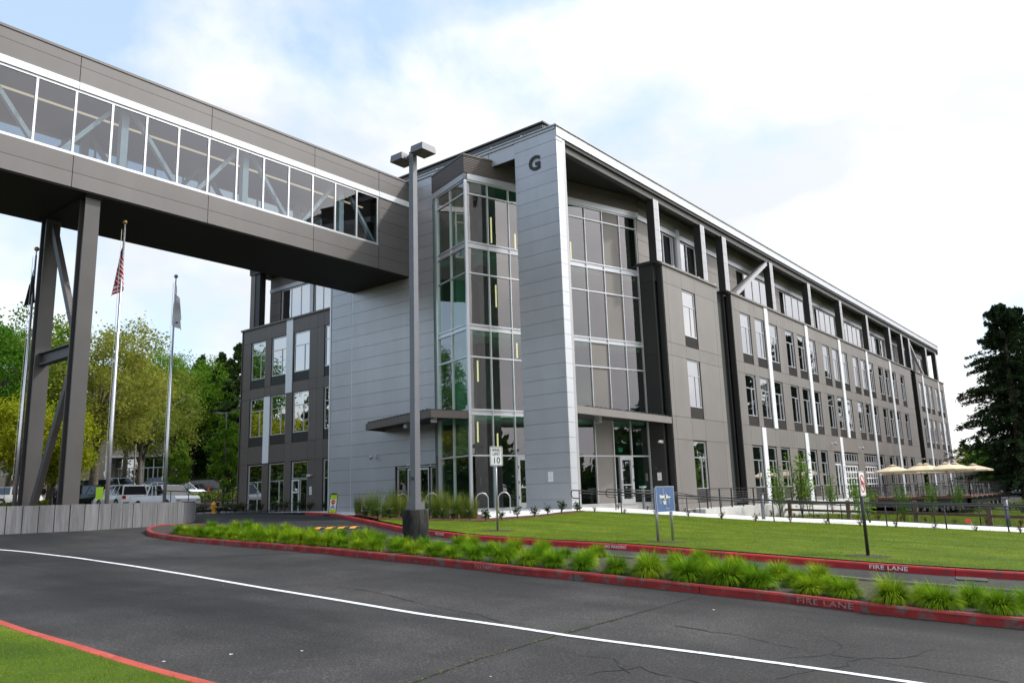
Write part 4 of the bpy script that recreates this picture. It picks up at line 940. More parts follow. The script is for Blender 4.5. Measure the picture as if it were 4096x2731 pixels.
# small things on the walls
def plaque(F, s, z, w, h, label, lines, m='sign_white', d=0.01, name='wall_sign', cat='sign'):
    t = thing(name, label, cat, F.p(s, d, z-h/2)); MB().fbox(F, s-w/2, s+w/2, d, d+.015, z-h/2, z+h/2).build('plate', m, t)
    xd = -F.u if F.u.cross(F.n).z > 0 else F.u
    xd = F.u*(1 if (Vector((RGT[0], RGT[1], 0)).dot(F.u) > 0) else -1)
    for tx, zz, sz, mm in lines: put_text(tx, sz, mm, F.p(s, d+.018, zz), xd, (0, 0, 1), t, extrude=.001)
    return t
plaque(FL, 1.05, 1.42, .26, .42, 'small white notice on the silver tower above the tower base', [('A', 1.56, .09, 'black'), ('---', 1.47, .07, 'black'), ('NO SMOKING', 1.38, .035, 'black'), ('WITHIN 25 FT', 1.29, .03, 'black')])
plaque(FA, .74, 1.42, .24, .4, 'small white notice on the charcoal wall right of the entrance door', [('A', 1.56, .08, 'black'), ('NO SMOKING', 1.42, .03, 'black'), ('WITHIN 25 FT', 1.34, .028, 'black')])
plaque(FA, .9, 1.86, .16, .12, 'tiny grey card reader on the charcoal wall above the notice', [('C', 1.86, .06, 'sign_white')], m='charcoal', name='card_reader', cat='card reader')
plaque(FW, YW(17.95)+.0, 1.4, .25, .5, 'white two-part notice on the dark wing beside its glass door', [('NOTICE', 1.5, .05, 'black'), ('BOOKS', 1.3, .05, 'black')])
def camera_dome(F, s, z, label):
    t = thing('security_camera', label, 'camera', F.p(s, 0, z)); MB().fbox(F, s-.06, s+.06, 0, .05, z-.02, z+.14).build('bracket', 'cam_white', t)
    MB().tube([F.p(s, .05, z+.08), F.p(s, .28, z+.08)], .03, 8).build('arm', 'cam_white', t)
    q = F.p(s, .3, z); MB().lathe([(.06, .12), (.085, .08), (.085, 0), (.03, -.01)][::-1], q, 12).build('housing', 'cam_white', t, smooth=True); MB().ball((q[0], q[1], q[2]-.01), .07, 10, 6).build('dome', 'black', t, smooth=True)
camera_dome(FL, 12.5, 2.85, 'white dome camera on the grey panelled wall left of the lamp post')
camera_dome(FA, .45, 3.15, 'white dome camera on the charcoal wall right of the entrance')
camera_dome(FR, 36.0, 3.9, 'white dome camera on the taupe wall above the deck door')
camera_dome(FR, 43.4, 3.75, 'white dome camera on the taupe wall above the no-trucks sign')
camera_dome(FR, 66.0, 3.2, 'white dome camera near the far end of the long taupe wall')
camera_dome(FR, 38.6, 2.1, 'white dome camera on the white strip beside the garage door')
t = thing('wall_light', 'small grey wall light beside the door of the left wing', 'light', FW.p(YW(18.0), .0, 1.9)); MB().fbox(FW, YW(18.0)-.2, YW(18.0)+.2, 0.0, .16, 2.3, 2.42).build('housing', 'cam_white', t); MB().fbox(FW, YW(18.0)-.16, YW(18.0)+.16, .03, .13, 2.28, 2.3).build('diffuser', 'alu', t)
tv = thing('wall_vent', 'small dark triangular vent low on the grey panelled wall', 'vent', FL.p(15.75, 0, .55)); MB().add([FL.p(15.6, .0, .6), FL.p(15.85, .0, .6), FL.p(15.72, .0, .95), FL.p(15.6, .12, .6), FL.p(15.85, .12, .6), FL.p(15.72, .03, .95)], [(3, 4, 5), (0, 2, 1), (0, 1, 4, 3), (1, 2, 5, 4), (2, 0, 3, 5)]).build('hood', 'taupe_dark', tv, fix=True); MB().fbox(FL, 15.64, 15.8, .121, .125, .62, .7).build('opening', 'black', tv)
MB().fbox(FG, -2.0, -1.72, -.2, -.19, 2.72, 2.95).build('exit_sign', 'teal_sign', bld)
# ------------------------------------------------------------------ enclosed footbridge
brg = thing('footbridge', 'enclosed taupe footbridge with a long band of windows crossing into the building at upper left', 'footbridge', (-16, 12, 12.2))
X0 = -31.0; Y0, Y1 = 9.84, 14.5; jx = [X0, -27.91, -22.49, -17.07, -11.65, -6.23, -2.15]
def both(z0, z1, m, d=0., nm='panel', last=True):
    for a, b in zip(jx[:-1], jx[1:]):
        MB().box(a+.012, b-.012, Y0-d, Y0+.04, z0+.007, z1-.007).build(nm, m, brg)
        MB().box(a+.012, b-.012, Y1-.04, Y1+d, z0+.007, z1-.007).build(nm, m, brg)
both(12.25, 12.83, 'bridge_metal'); both(12.83, 13.5, 'bridge_metal'); both(16.43, 17.08, 'bridge_metal'); both(17.08, 17.5, 'bridge_metal'); both(16.12, 16.42, 'white_strip', .05, 'trim_band')
ez = [12.25+.664*i for i in range(6)]+[16.1]
for a, b in zip(ez[:-1], ez[1:]): MB().box(-2.13, -.0, Y0, Y0+.04, a+.006, b-.006).build('panel', 'bridge_metal', brg); MB().box(-2.13, 0, Y1-.04, Y1, a+.006, b-.006).build('panel', 'bridge_metal', brg)
MB().box(-2.13, 0, Y0-.05, Y0+.04, 16.12, 16.42).build('trim_band', 'white_strip', brg)
for a, b in ((16.43, 17.08), (17.08, 17.5)): MB().box(-2.13, 0, Y0, Y0+.04, a+.006, b-.006).build('panel', 'bridge_metal', brg)
MB().box(X0, .0, Y0-.03, Y0+.1, 17.5, 17.6).build('coping', 'bridge_metal', brg); MB().box(X0, 0, Y1-.1, Y1+.03, 17.5, 17.6).build('coping', 'bridge_metal', brg)
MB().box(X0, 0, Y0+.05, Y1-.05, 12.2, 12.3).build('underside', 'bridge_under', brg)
MB().box(X0, 0, Y0+.045, Y0+.1, 12.3, 13.5).box(X0, 0, Y1-.1, Y1-.045, 12.3, 13.5).box(X0, 0, Y0+.045, Y0+.1, 16.1, 17.5).box(X0, 0, Y1-.1, Y1-.045, 16.1, 17.5).box(-2.1, 0, Y0+.045, Y0+.1, 13.5, 16.1).build('wall', 'seam', brg)
MB().box(X0, 0, Y0+.1, Y1-.1, 16.45, 16.5).build('ceiling', 'int_dark', brg); MB().box(X0, 0, Y0+.1, Y1-.1, 17.3, 17.5).build('roof', 'bridge_metal', brg)
MB().box(X0, 0, Y0+.1, Y1-.1, 13.0, 13.1).build('floor', 'int_dark', brg)
for y in (Y0+2.4,): MB().box(X0, -.6, y-.05, y+.05, 16.4, 16.45).build('light_strip', 'strip_light', brg)
mul = [-2.22]+[-3.61-1.352*i for i in range(20)]; mul = [m_ for m_ in mul if m_ > X0]+[X0+.1]
for Yf, sg in ((Y0, 1), (Y1, -1)):
    y0, y1 = sorted((Yf+sg*.0, Yf+sg*.09))
    f = MB(); f.box(X0, -2.15, y0, y1, 13.5, 13.6); f.box(X0, -2.15, y0, y1, 16.02, 16.1)
    for m_ in mul: f.box(m_-.04, m_+.04, y0, y1, 13.6, 16.02)
    wf = f.build('window_frame', 'alu', brg)
    for a, b in zip(mul[1:], mul[:-1]): MB().box(a+.03, b-.03, Yf+sg*.04-.006, Yf+sg*.04+.006, 13.58, 16.04).build('pane', 'bridge_glass', wf)
# truss seen through the glass: verticals and diagonals behind both glazed sides
for Yt in (Y0+.55, Y1-.55):
    for k in range(6):
        xv = -4.25-5.42*k
        MB().box(xv-.14, xv+.14, Yt-.14, Yt+.14, 13.1, 16.45).build('truss_post', 'truss_paint', brg)
        MB().bar((xv-.2, Yt, 16.4), (xv-2.6, Yt, 13.3), .16, .18, (0, 1, 0)).build('truss_diagonal', 'truss_paint', brg)
        MB().bar((xv+.2, Yt, 16.4), (xv+2.6, Yt, 13.3), .16, .18, (0, 1, 0)).build('truss_diagonal', 'truss_paint', brg)
MB().box(-1.2, 0, Y0+.1, Y1-.1, 13.1, 16.45).build('end_wall', 'int_dark', brg)
# steel pier
pier = thing('bridge_pier', 'dark grey steel pier of two columns and crossed braces carrying the footbridge', 'pier', (-16.15, 12, 0))
for ya, yb in ((10.12, 10.62), (13.62, 14.12)):
    f = MB(); f.box(-16.42, -15.88, ya, ya+.07, -.4, 12.2); f.box(-16.42, -15.88, yb-.07, yb, -.4, 12.2); f.box(-16.22, -16.08, ya+.07, yb-.07, -.4, 12.2); f.build('column', 'steel_grey', pier)
f = MB(); zb = 6.2; f.box(-16.3, -16.0, 10.62, 13.62, zb-.02, zb+.03); f.box(-16.3, -16.0, 10.62, 13.62, zb+.42, zb+.47); f.box(-16.18, -16.12, 10.62, 13.62, zb+.03, zb+.42); f.build('crossbeam', 'steel_grey', pier)
MB().bar((-16.15, 13.6, 11.9), (-16.15, 10.75, 6.9), .26, .2, (1, 0, 0)).build('brace', 'steel_grey', pier); MB().bar((-16.15, 10.75, 5.9), (-16.15, 13.6, .3), .26, .2, (1, 0, 0)).build('brace', 'steel_grey', pier)
MB().box(-16.45, -15.85, 10.0, 14.2, 12.14, 12.2).build('cap_plate', 'bridge_under', pier)
# ------------------------------------------------------------------ street furniture
SZ = 1/1824.
# area light pole on its concrete base
pb = gp(955, 1243, .12); D0 = (pb-CAM) @ FWD; m_px = D0/1824
zh = lambda py, px=955, d=D0: float(at_depth(px, py, d)[2])
pole = thing('parking_light', 'tall grey light pole with two box heads on a round concrete base', 'street light', pb)
rb_ = 29.5*m_px; zt_ = zh(1169)
MB().lathe([(rb_*.99, -.4), (rb_, .02), (rb_, zt_-pb[2]-.02), (rb_*.97, zt_-pb[2])], pb, 28).build('concrete_base', 'base_concrete', pole, smooth=False)
hw = 8.3*m_px
cL = lambda w: [(pb[0]-w, pb[1]-w), (pb[0]+w, pb[1]-w), (pb[0]+w, pb[1]+w), (pb[0]-w, pb[1]+w)]
MB().prism(cL(hw*1.75), zt_, zt_+.17).build('base_cover', 'lamp_grey', pole)
ztop = zh(350, 946)
MB().add([(x, y, zt_+.17) for x, y in cL(hw)]+[(x, y, ztop) for x, y in cL(hw*.82)], [(0, 3, 2, 1), (4, 5, 6, 7), (0, 1, 5, 4), (1, 2, 6, 5), (2, 3, 7, 6), (3, 0, 4, 7)]).build('pole', 'lamp_grey', pole)
put_text('74', .15, 'black', (pb[0]-hw-.006, pb[1]+.02, zh(1100)), (0, -1, 0), (0, 0, 1), pole)
for sg in (-1, 1):
    # heads along Y: the arm axis lies parallel to the left facade
    yc = pb[1]-sg*.40*1.0; a = .235; zc = ztop-.08 if sg == 1 else ztop-.12
    h = MB(); v = []
    for z, w in ((zc-.08, a), (zc+.115, a*.93)):
        v += [(pb[0]-w*1.15, yc-w, z), (pb[0]+w*1.15, yc-w, z), (pb[0]+w*1.15, yc+w, z), (pb[0]-w*1.15, yc+w, z)]
    h.hexa(v); hd = h.build('lamp_head', 'lamp_grey', pole)
    MB().box(pb[0]-a*.98, pb[0]+a*.98, yc-a*.85, yc+a*.85, zc-.095, zc-.081).build('lens', 'louvre', hd)
    MB().box(pb[0]-.04, pb[0]+.04, min(pb[1]-sg*.08, yc+sg*a), max(pb[1]-sg*.08, yc+sg*a), zc-.04, zc+.06).build('arm', 'lamp_grey', pole)

def post_sign(px, py_base, px_top, py_top, off, w, h, yaw, label, cat, dpt=None, r=.03, postmat='stainless', hole=True):
    b = gp(px, py_base, off); d = (b-CAM) @ FWD; t = thing('road_sign', label, cat, b)
    top = at_depth(px_top, py_top, d)
    MB().tube([(b[0], b[1], b[2]-.2), (b[0], b[1], top[2]-.02)], r, 10).build('post', postmat, t, smooth=True)
    return t, b, top, d
# speed limit
sgt, b, top, d = post_sign(1143, 1218, 1137, 1025, .15, .5, .6, 0, 'black and white speed limit 10 sign on a steel post in the lawn', 'sign')
def sign_frame(b, top, d, w, h, dirv, back=.02, z1=None):
    """returns origin (centre) and axes of a sign plate on the camera side of the post"""
    x = Vector((dirv[0], dirv[1], 0)).normalized(); n = Vector((x.y, -x.x, 0)); 
    if n.dot(Vector((CAM[0]-b[0], CAM[1]-b[1], 0))) < 0: n = -n
    c = Vector((b[0], b[1], (z1 or top[2])-h/2))+n*.045
    return c, x, n
def plate(c, x, n, w, h, th, m, parent, name='sign_plate', rr=.03):
    pts = []; 
    for cx0, cz0, a0 in ((w/2-rr, h/2-rr, 0), (-w/2+rr, h/2-rr, 90), (-w/2+rr, -h/2+rr, 180), (w/2-rr, -h/2+rr, 270)):
        for k in range(4): a = math.radians(a0+30*k); pts.append((cx0+rr*math.cos(a), cz0+rr*math.sin(a)))
    v = [c+x*p[0]+Vector((0, 0, p[1])) for p in pts]+[c+x*p[0]+Vector((0, 0, p[1]))+n*th for p in pts]; k = len(pts)
    return MB().add(v, [tuple(range(k)), tuple(range(2*k-1, k-1, -1))]+[(i, (i+1) % k, k+(i+1) % k, k+i) for i in range(k)]).build(name, m, parent, fix=True)
def ring(c, x, n, w, h, bw, off, m, parent, name='border'):
    f = MB(); U = Vector((0, 0, 1))
    for a0, a1, b0, b1 in ((-w/2, w/2, h/2-bw, h/2), (-w/2, w/2, -h/2, -h/2+bw), (-w/2, -w/2+bw, -h/2+bw, h/2-bw), (w/2-bw, w/2, -h/2+bw, h/2-bw)):
        q = c+n*off; f.hexa([q+x*a0+U*b0, q+x*a1+U*b0, q+x*a1+U*b0+n*.002, q+x*a0+U*b0+n*.002, q+x*a0+U*b1, q+x*a1+U*b1, q+x*a1+U*b1+n*.002, q+x*a0+U*b1+n*.002])
    return f.build(name, m, parent, fix=True)
sdir_ = (RGT*.985+FWD*.17)
hS = 44*d/1824; wS = hS*.72
c, x, n = sign_frame(b, top, d, wS, hS, RGT*.88-FWD*.48 if False else RGT*.9+FWD*.43)
pl_ = plate(c, x, n, wS, hS, .006, 'sign_white', sgt); ring(c, x, n, wS*.92, hS*.95, .012, .008, 'black', sgt)
for s_, zz_, sz_ in (('SPEED', .31, .22), ('LIMIT', .10, .22), ('10', -.23, .46)):
    put_text(s_, hS*sz_, 'black', c+n*.009+Vector((0, 0, hS*zz_)), x, (0, 0, 1), sgt, sx=.82 if s_ != '10' else .95, bold=.0)
# no trucks
nts, b, top, d = post_sign(1994, 1275, 1975, 1082, .15, .5, .6, 0, 'white sign with a red ring over a truck on a dark post in the lawn', 'sign', r=.038, postmat='rail_dark')
hS = 55*d/1824; wS = hS*.78; c, x, n = sign_frame(b, top, d, wS, hS, RGT*.62+FWD*.78)
plate(c, x, n, wS, hS, .006, 'sign_white', nts); ring(c, x, n, wS*.96, hS*.97, .008, .008, 'rail_dark', nts)
f = MB(); U = Vector((0, 0, 1)); NN = 36; R0, R1 = wS*.42, wS*.35; q = c+n*.010
v = []; 
for k in range(NN): a = 2*math.pi*k/NN; v += [q+x*R0*math.cos(a)+U*R0*1.1*math.sin(a), q+x*R1*math.cos(a)+U*R1*1.1*math.sin(a)]
f.add(v, [(2*k, 2*((k+1) % NN), 2*((k+1) % NN)+1, 2*k+1) for k in range(NN)])
f.hexa([q+x*-.30*wS+U*.27*wS, q+x*-.25*wS+U*.33*wS, q+x*.30*wS-U*.27*wS, q+x*.25*wS-U*.33*wS]+[p_+n*.002 for p_ in (q+x*-.30*wS+U*.27*wS, q+x*-.25*wS+U*.33*wS, q+x*.30*wS-U*.27*wS, q+x*.25*wS-U*.33*wS)]); f.build('prohibition_ring', 'red', nts, fix=True)
f = MB(); q = c+n*.008
def fl_rect(x0, x1, z0, z1): f.hexa([q+x*x0*wS+U*z0*wS, q+x*x1*wS+U*z0*wS, q+x*x1*wS+U*z1*wS, q+x*x0*wS+U*z1*wS]+[p_+n*.001 for p_ in (q+x*x0*wS+U*z0*wS, q+x*x1*wS+U*z0*wS, q+x*x1*wS+U*z1*wS, q+x*x0*wS+U*z1*wS)])
fl_rect(-.22, .10, -.06, .16); fl_rect(.115, .24, -.06, .08); fl_rect(-.17, -.08, -.13, -.06); fl_rect(.12, .2, -.13, -.06); f.build('truck_symbol', 'brown_red', nts, fix=True)
# campus map sign on two posts
b1 = gp(1512, 1243, .15); b2 = gp(1546, 1240, .15); d = (b1-CAM) @ FWD; zt1 = at_depth(1500, 1117, d)[2]; 
ms = thing('map_sign', 'blue campus map board on two steel posts in the lawn', 'map sign', b1)
b2 = b1+(b2-b1)*1.0
for bb in (b1, b2): MB().tube([(bb[0], bb[1], bb[2]-.2), (bb[0], bb[1], zt1-.03)], .035, 10).build('post', 'stainless', ms, smooth=True)
mc = (Vector(tuple(b1))+Vector(tuple(b2)))/2; x = Vector((b2[0]-b1[0], b2[1]-b1[1], 0)).normalized(); n = Vector((x.y, -x.x, 0)); n = n if n.dot(Vector((CAM[0]-b1[0], CAM[1]-b1[1], 0))) > 0 else -n
wS = (Vector((b2[0]-b1[0], b2[1]-b1[1], 0))).length*1.22; hS = 57*d/1824; zc0 = zt1-hS/2; c = Vector((mc.x, mc.y, zc0))+n*.05
plate(c, x, n, wS, hS, .02, 'sign_blue', ms, 'map_board', rr=.01); ring(c, x, n, wS, hS, .008, .021, 'sign_white', ms)
f = MB(); q = c+n*.022
for x0, x1, z0, z1 in ((-.30, -.04, .04, .14), (-.30, -.24, .14, .17), (-.08, -.04, .14, .17), (.05, .13, .02, .16), (.13, .28, .05, .10), (-.06, .0, -.03, .02), (-.14, .02, -.13, -.07), (-.11, .02, -.20, -.14), (.02, .06, .19, .22), (.03, .2, -.375, -.36), (-.1, -.09, .2, .42), (.02, .028, -.4, .0), (.2, .208, -.22, .05)):
    f.hexa([q+x*x0*wS+U*z0*hS*1., q+x*x1*wS+U*z0*hS, q+x*x1*wS+U*z1*hS, q+x*x0*wS+U*z1*hS]+[p_+n*.001 for p_ in (q+x*x0*wS+U*z0*hS, q+x*x1*wS+U*z0*hS, q+x*x1*wS+U*z1*hS, q+x*x0*wS+U*z1*hS)])
f.build('map_print', 'cream', ms, fix=True)
f = MB()
for k in range(8): zz_ = -.02-.022*k; f.hexa([q+x*-.34*wS+U*zz_*hS, q+x*-.2*wS+U*zz_*hS, q+x*-.2*wS+U*(zz_+.008)*hS, q+x*-.34*wS+U*(zz_+.008)*hS]+[p_+n*.001 for p_ in (q+x*-.34*wS+U*zz_*hS, q+x*-.2*wS+U*zz_*hS, q+x*-.2*wS+U*(zz_+.008)*hS, q+x*-.34*wS+U*(zz_+.008)*hS)])
f.build('map_print', 'alu', ms, fix=True)
# mulch rings where posts meet the lawn
for pxp in ((1143, 1218), (1994, 1276), (1530, 1243)):
    q = gp(pxp[0], pxp[1], .15); P_ = [(q[0]+RGT[0]*.52*math.cos(a)+FWD[0]*.3*math.sin(a), q[1]+RGT[1]*.52*math.cos(a)+FWD[1]*.3*math.sin(a)) for a in np.linspace(0, 2*math.pi, 16, endpoint=False)]
    drape('soil_patch', P_, .152, 'soil', .2)
# pedestrian crossing sign at the kerb
q = gp(762, 1184, 0); d = (q-CAM) @ FWD; k_ = d/1824
ps = thing('crossing_sign', 'fluorescent yellow state law stop for pedestrians sign standing by the red kerb', 'sign', q)
xx = Vector(tuple(RGT*.97+FWD*.25)); nn_ = Vector((xx.y, -xx.x, 0)); H_ = 50*k_; W_ = 17*k_
tilt = Vector((.10*xx.x, .10*xx.y, 1)).normalized()
def ploc(a, h, o=0): return Vector(tuple(q))+xx*a+tilt*h+nn_*o
def pq(a0, a1, h0, h1, m, o, nm, par=ps): return MB().hexa([ploc(a0, h0, o), ploc(a1, h0, o), ploc(a1, h0, o+.004), ploc(a0, h0, o+.004), ploc(a0, h1, o), ploc(a1, h1, o), ploc(a1, h1, o+.004), ploc(a0, h1, o+.004)]).build(nm, m, par, fix=True)
pts = [(-W_/2, .1), (W_/2, .1), (W_/2, H_-.1), (W_/2-.08, H_), (-W_/2+.08, H_), (-W_/2, H_-.1)]
v = [ploc(a, h, -.02) for a, h in pts]+[ploc(a, h, .02) for a, h in pts]; MB().add(v, [tuple(range(6)), tuple(range(11, 5, -1))]+[(i, (i+1) % 6, 6+(i+1) % 6, 6+i) for i in range(6)]).build('panel', 'black', ps, fix=True)
pq(-W_*.42, W_*.42, H_*.72, H_*.93, 'yellow_green', .021, 'header'); pq(-W_*.42, W_*.42, H_*.28, H_*.715, 'sign_white', .021, 'face'); pq(-W_*.42, W_*.42, H_*.10, H_*.275, 'yellow_green', .021, 'footer')
f = MB(); ctr_ = ploc(0, H_*.61, .026); v = [ctr_+xx*W_*.3*math.cos(math.radians(22.5+45*k))+tilt*W_*.3*math.sin(math.radians(22.5+45*k)) for k in range(8)]; f.add(v+[p_+nn_*.002 for p_ in v], [tuple(range(8)), tuple(range(15, 7, -1))]+[(i, (i+1) % 8, 8+(i+1) % 8, 8+i) for i in range(8)]); f.build('stop_symbol', 'red', ps, fix=True)
put_text('STOP', W_*.2, 'sign_white', ploc(0, H_*.61, .03), xx, tilt, ps); put_text('STATE\nLAW', W_*.3, 'black', ploc(0, H_*.83, .026), xx, tilt, ps); put_text('FOR', W_*.2, 'black', ploc(0, H_*.50, .026), xx, tilt, ps); put_text('WITHIN\nCROSSWALK', W_*.2, 'black', ploc(0, H_*.19, .026), xx, tilt, ps, sx=.7)
f = MB()
for a, b_ in (((0, .44), (0, .375)), ((0, .375), (.08, .30)), ((0, .375), (-.08, .30)), ((0, .42), (.09, .38)), ((0, .42), (-.09, .37))): f.bar(ploc(a[0]*W_/.27, a[1]*H_, .028), ploc(b_[0]*W_/.27, b_[1]*H_, .028), .03, .004, nn_)
f.ball(ploc(0, .455*H_, .028), .025, 8, 5); f.build('walker_symbol', 'black', ps)
MB().box(q[0]-.33, q[0]+.33, q[1]-.33, q[1]+.33, q[2]-.02, q[2]+.07).lathe([(.07, .07), (.05, .13)], q, 10).build('rubber_base', 'rubber', ps)
# a second one far behind the planter wall
q2 = at_depth(407*.574 if False else 233, 1141, 44); ps2 = None
# speed hump
sh = thing('speed_hump', 'black rubber speed hump with orange stripes across the entrance lane', 'speed hump', gp(790, 1211))
A_ = gp(716, 1214); B_ = gp(838, 1211); AB = Vector(tuple(B_-A_)); n_s = 9
dirh = Vector((AB.x, AB.y, 0)).normalized(); nh = Vector((-dirh.y, dirh.x, 0))
for k in range(n_s):
    a = Vector(tuple(A_))+AB*(k/n_s); b_ = Vector(tuple(A_))+AB*((k+1)/n_s); sk = .15
    v = []
    for p_, e in ((a, 0), (b_, 0)):
        z = zg(p_.x, p_.y)
        for o_, h_ in ((-.22, .0), (-.12, .05), (.12, .05), (.22, .0)): v.append((p_.x+nh.x*o_+dirh.x*o_*.8*(0 if k in (0,) and p_ is a else 1), p_.y+nh.y*o_, z+h_))
    MB().add(v, [(0, 1, 5, 4), (1, 2, 6, 5), (2, 3, 7, 6), (0, 3, 2, 1), (4, 5, 6, 7)]).build('hump_section', 'orange' if k % 2 == 1 else 'rubber', sh, fix=True)
# drain grate in the lane
dg = thing('storm_drain', 'black iron storm drain grate in the lane at far right', 'drain', gp(2235, 1334))
ga, gb = gp(2200, 1332), gp(2268, 1336); gd = Vector(tuple(gb-ga)); gd.z = 0; L_ = gd.length; gd.normalize(); gn = Vector((-gd.y, gd.x, 0))
f = MB(); P0_ = Vector(tuple(ga))
zz_ = zg(ga[0], ga[1])+.012
for k in range(13):
    a = P0_+gd*(L_*k/12); a.z = zg(a.x, a.y)+.014; f.bar(a, Vector((a.x+gn.x*.42, a.y+gn.y*.42, zg(a.x+gn.x*.42, a.y+gn.y*.42)+.014)), .03, .02)
for o_ in (.0, .21, .42):
    a = P0_+gn*o_; a.z = zg(a.x, a.y)+.016; e = a+gd*L_; e.z = zg(e.x, e.y)+.016; f.bar(a, e, .03, .02)
f.build('grate', 'steel_grey', dg)
# bike racks
rk = None; rks = [(1110, 1191, 26), (860, 1178, 0), (905, 1178, 0), (1158, 1179, 0)]
proto = thing('bike_rack', 'x', 'bike rack', (0, 0, 0), group='hoop bike racks before the stair'); proto['label'] = 'leftmost steel hoop bike rack behind the tall grass'
hoop = []; hw_, hh_ = .25, .84
for z in (0, .3, .58): hoop.append((-hw_, 0, z))
for k in range(1, 8): a = math.pi*k/8; hoop.append((-hw_*math.cos(a), 0, .58+.25*math.sin(a)))
for z in (.58, .3, 0): hoop.append((hw_, 0, z))
MB().tube(hoop, .026, 8).build('hoop', 'stainless', proto, smooth=True)
MB().box(-hw_-.06, -hw_+.06, -.06, .06, 0, .012).build('foot_plate', 'stainless', proto); MB().box(hw_-.06, hw_+.06, -.06, .06, 0, .012).build('foot_plate', 'stainless', proto)
labs = ['leftmost steel hoop bike rack behind the tall grass', 'second steel hoop bike rack from the left, half hidden by tall grass', 'steel hoop bike rack just left of the light pole behind the grass', 'steel hoop bike rack just right of the light pole behind the grass', 'steel hoop bike rack behind tall grass near the stair corner', 'steel hoop bike rack at the right end of the tall grass', 'rightmost steel hoop bike rack, free-standing right of the speed limit sign']
for i, (px, py) in enumerate([(858, 1176), (893, 1176), (924, 1176), (955, 1176), (992, 1177), (1108, 1181), (1159, 1178)]):
    q = gp(px, py, .13); rz = math.atan2(RGT[1], RGT[0])+.35
    (copy_tree(proto, q, rz, labs[i]) if i else None)
    if not i: proto.location = tuple(map(float, q)); proto.rotation_euler = (0, 0, rz)
# handrails along the sidewalk
def handrail(name, pts, h, label, spacing, loop0=True, gap=.0, hpx=None, posts=None):
    P = smooth(resample(pts, .8), 2); t = thing(name, label, 'railing', P[0])
    def G(p, e=0): return Vector((p.x, p.y, zg(p.x, p.y)+.15+e))
    top = [G(p, h) for p in P]; low = [G(p, h-.10) for p in P]
    t0 = (P[0]-P[1]).normalized(); e = []
    for k in range(0, 7): a = math.pi*k/6; e.append(top[0]+t0*(.30+.11*math.sin(a))*1+Vector((0, 0, -.16+.16*math.cos(a))))
    MB().tube([top[-1]]+top[::-1][1:]+e+[G(P[0], h-.32)], .024, 8).build('top_rail', 'rail_dark', t, smooth=True)
    MB().tube(low, .018, 6).build('lower_rail', 'rail_dark', t, smooth=True)
    Q = posts or resample(P, spacing)
    for p in Q: MB().tube([G(p, -.1), G(p, h)], .024, 6).build('post', 'rail_dark', t, smooth=True)
    return t
near = [Vector(tuple(gp(a, b, .15))) for a, b in [(1332, 1171), (1400, 1176), (1500, 1182), (1590, 1187), (1700, 1192), (1850, 1200), (2100, 1210), (2339, 1222), (2480, 1229)]]
handrail('handrail', near, .80, 'dark handrail on the lawn side of the sidewalk', 2.05)
fars = [Vector(tuple(gp(a, b, .15))) for a, b in [(1415, 1170), (1500, 1173), (1700, 1181), (1900, 1189), (2100, 1198), (2352, 1209), (2480, 1215)]]
handrail('handrail', fars, .84, 'dark handrail on the meadow side of the sidewalk', 2.1)
# square bollard posts
for i, (px, yb, yt, w, lab) in enumerate([(1751, 1190, 1131, 9, 'light grey steel post with a flat cap in the middle of the sidewalk'), (2314, 1208, 1141, 11, 'light grey steel post with a cap at the far right of the sidewalk'), (1517-2, 1165, 1077+10, 0, '')]):
    if not w: continue
    q = gp(px+3, yb, .15); d = (q-CAM) @ FWD; k_ = d/1824; t = thing('steel_post', lab, 'post', q); zt1 = at_depth(px, yt, d)[2]
    MB().lathe([(w*k_*.45, -.1), (w*k_*.45, zt1-q[2]-.05)], q, 12).build('post', 'lamp_grey', t, smooth=True); MB().lathe([(w*k_*.62, zt1-q[2]-.05), (w*k_*.62, zt1-q[2])], q, 12).build('cap', 'lamp_grey', t)
q = gp(1516*1.0-3, 1171, .15); q = gp(1513, 1172, .15)
q = np.array([6.3, .1, zg(6.3, .1)+.13]); t = thing('access_post', 'steel push-button post in front of the right entrance door', 'post', q)
dq = (q-CAM) @ FWD; pxq = proj(q)[0]
MB().box(q[0]-.06, q[0]+.06, q[1]-.05, q[1]+.05, q[2]-.1, q[2]+1.05).build('post', 'lamp_grey', t); MB().box(q[0]-.16, q[0]+.16, q[1]-.1, q[1]+.1, q[2]+1.05, q[2]+1.12).build('head', 'alu', t); MB().box(q[0]-.2, q[0]+.2, q[1]-.12, q[1]+.12, q[2]+1.12, q[2]+1.15).build('hood', 'green_sign', t)
# split-rail timber fence
wf = thing('timber_fence', 'brown post-and-rail timber fence between the sidewalk and the meadow', 'fence', gp(1710, 1178))
fp = [(1575, 1150, 1172), (1635, 1132, 1175), (1712, 1133, 1178), (1816, 1136, 1186), (1951, 1124, 1192), (2106, 1122, 1198), (2276, 1140, 1206), (2400, 1140, 1213)]
pp = []
for px, yt, yb in fp:
    q = gp(px, yb, .02); pp.append(Vector(tuple(q))); h = 1.0
    MB().add([(q[0]+a*.1, q[1]+b*.1, q[2]-.3) for a, b in ((-1, -1), (1, -1), (1, 1), (-1, 1))]+[(q[0]+a*.09, q[1]+b*.09, q[2]+h+rnd.uniform(-.02, .05)) for a, b in ((-1, -1), (1, -1), (1, 1), (-1, 1))], [(0, 3, 2, 1), (4, 5, 6, 7), (0, 1, 5, 4), (1, 2, 6, 5), (2, 3, 7, 6), (3, 0, 4, 7)]).build('post', 'wood', wf)
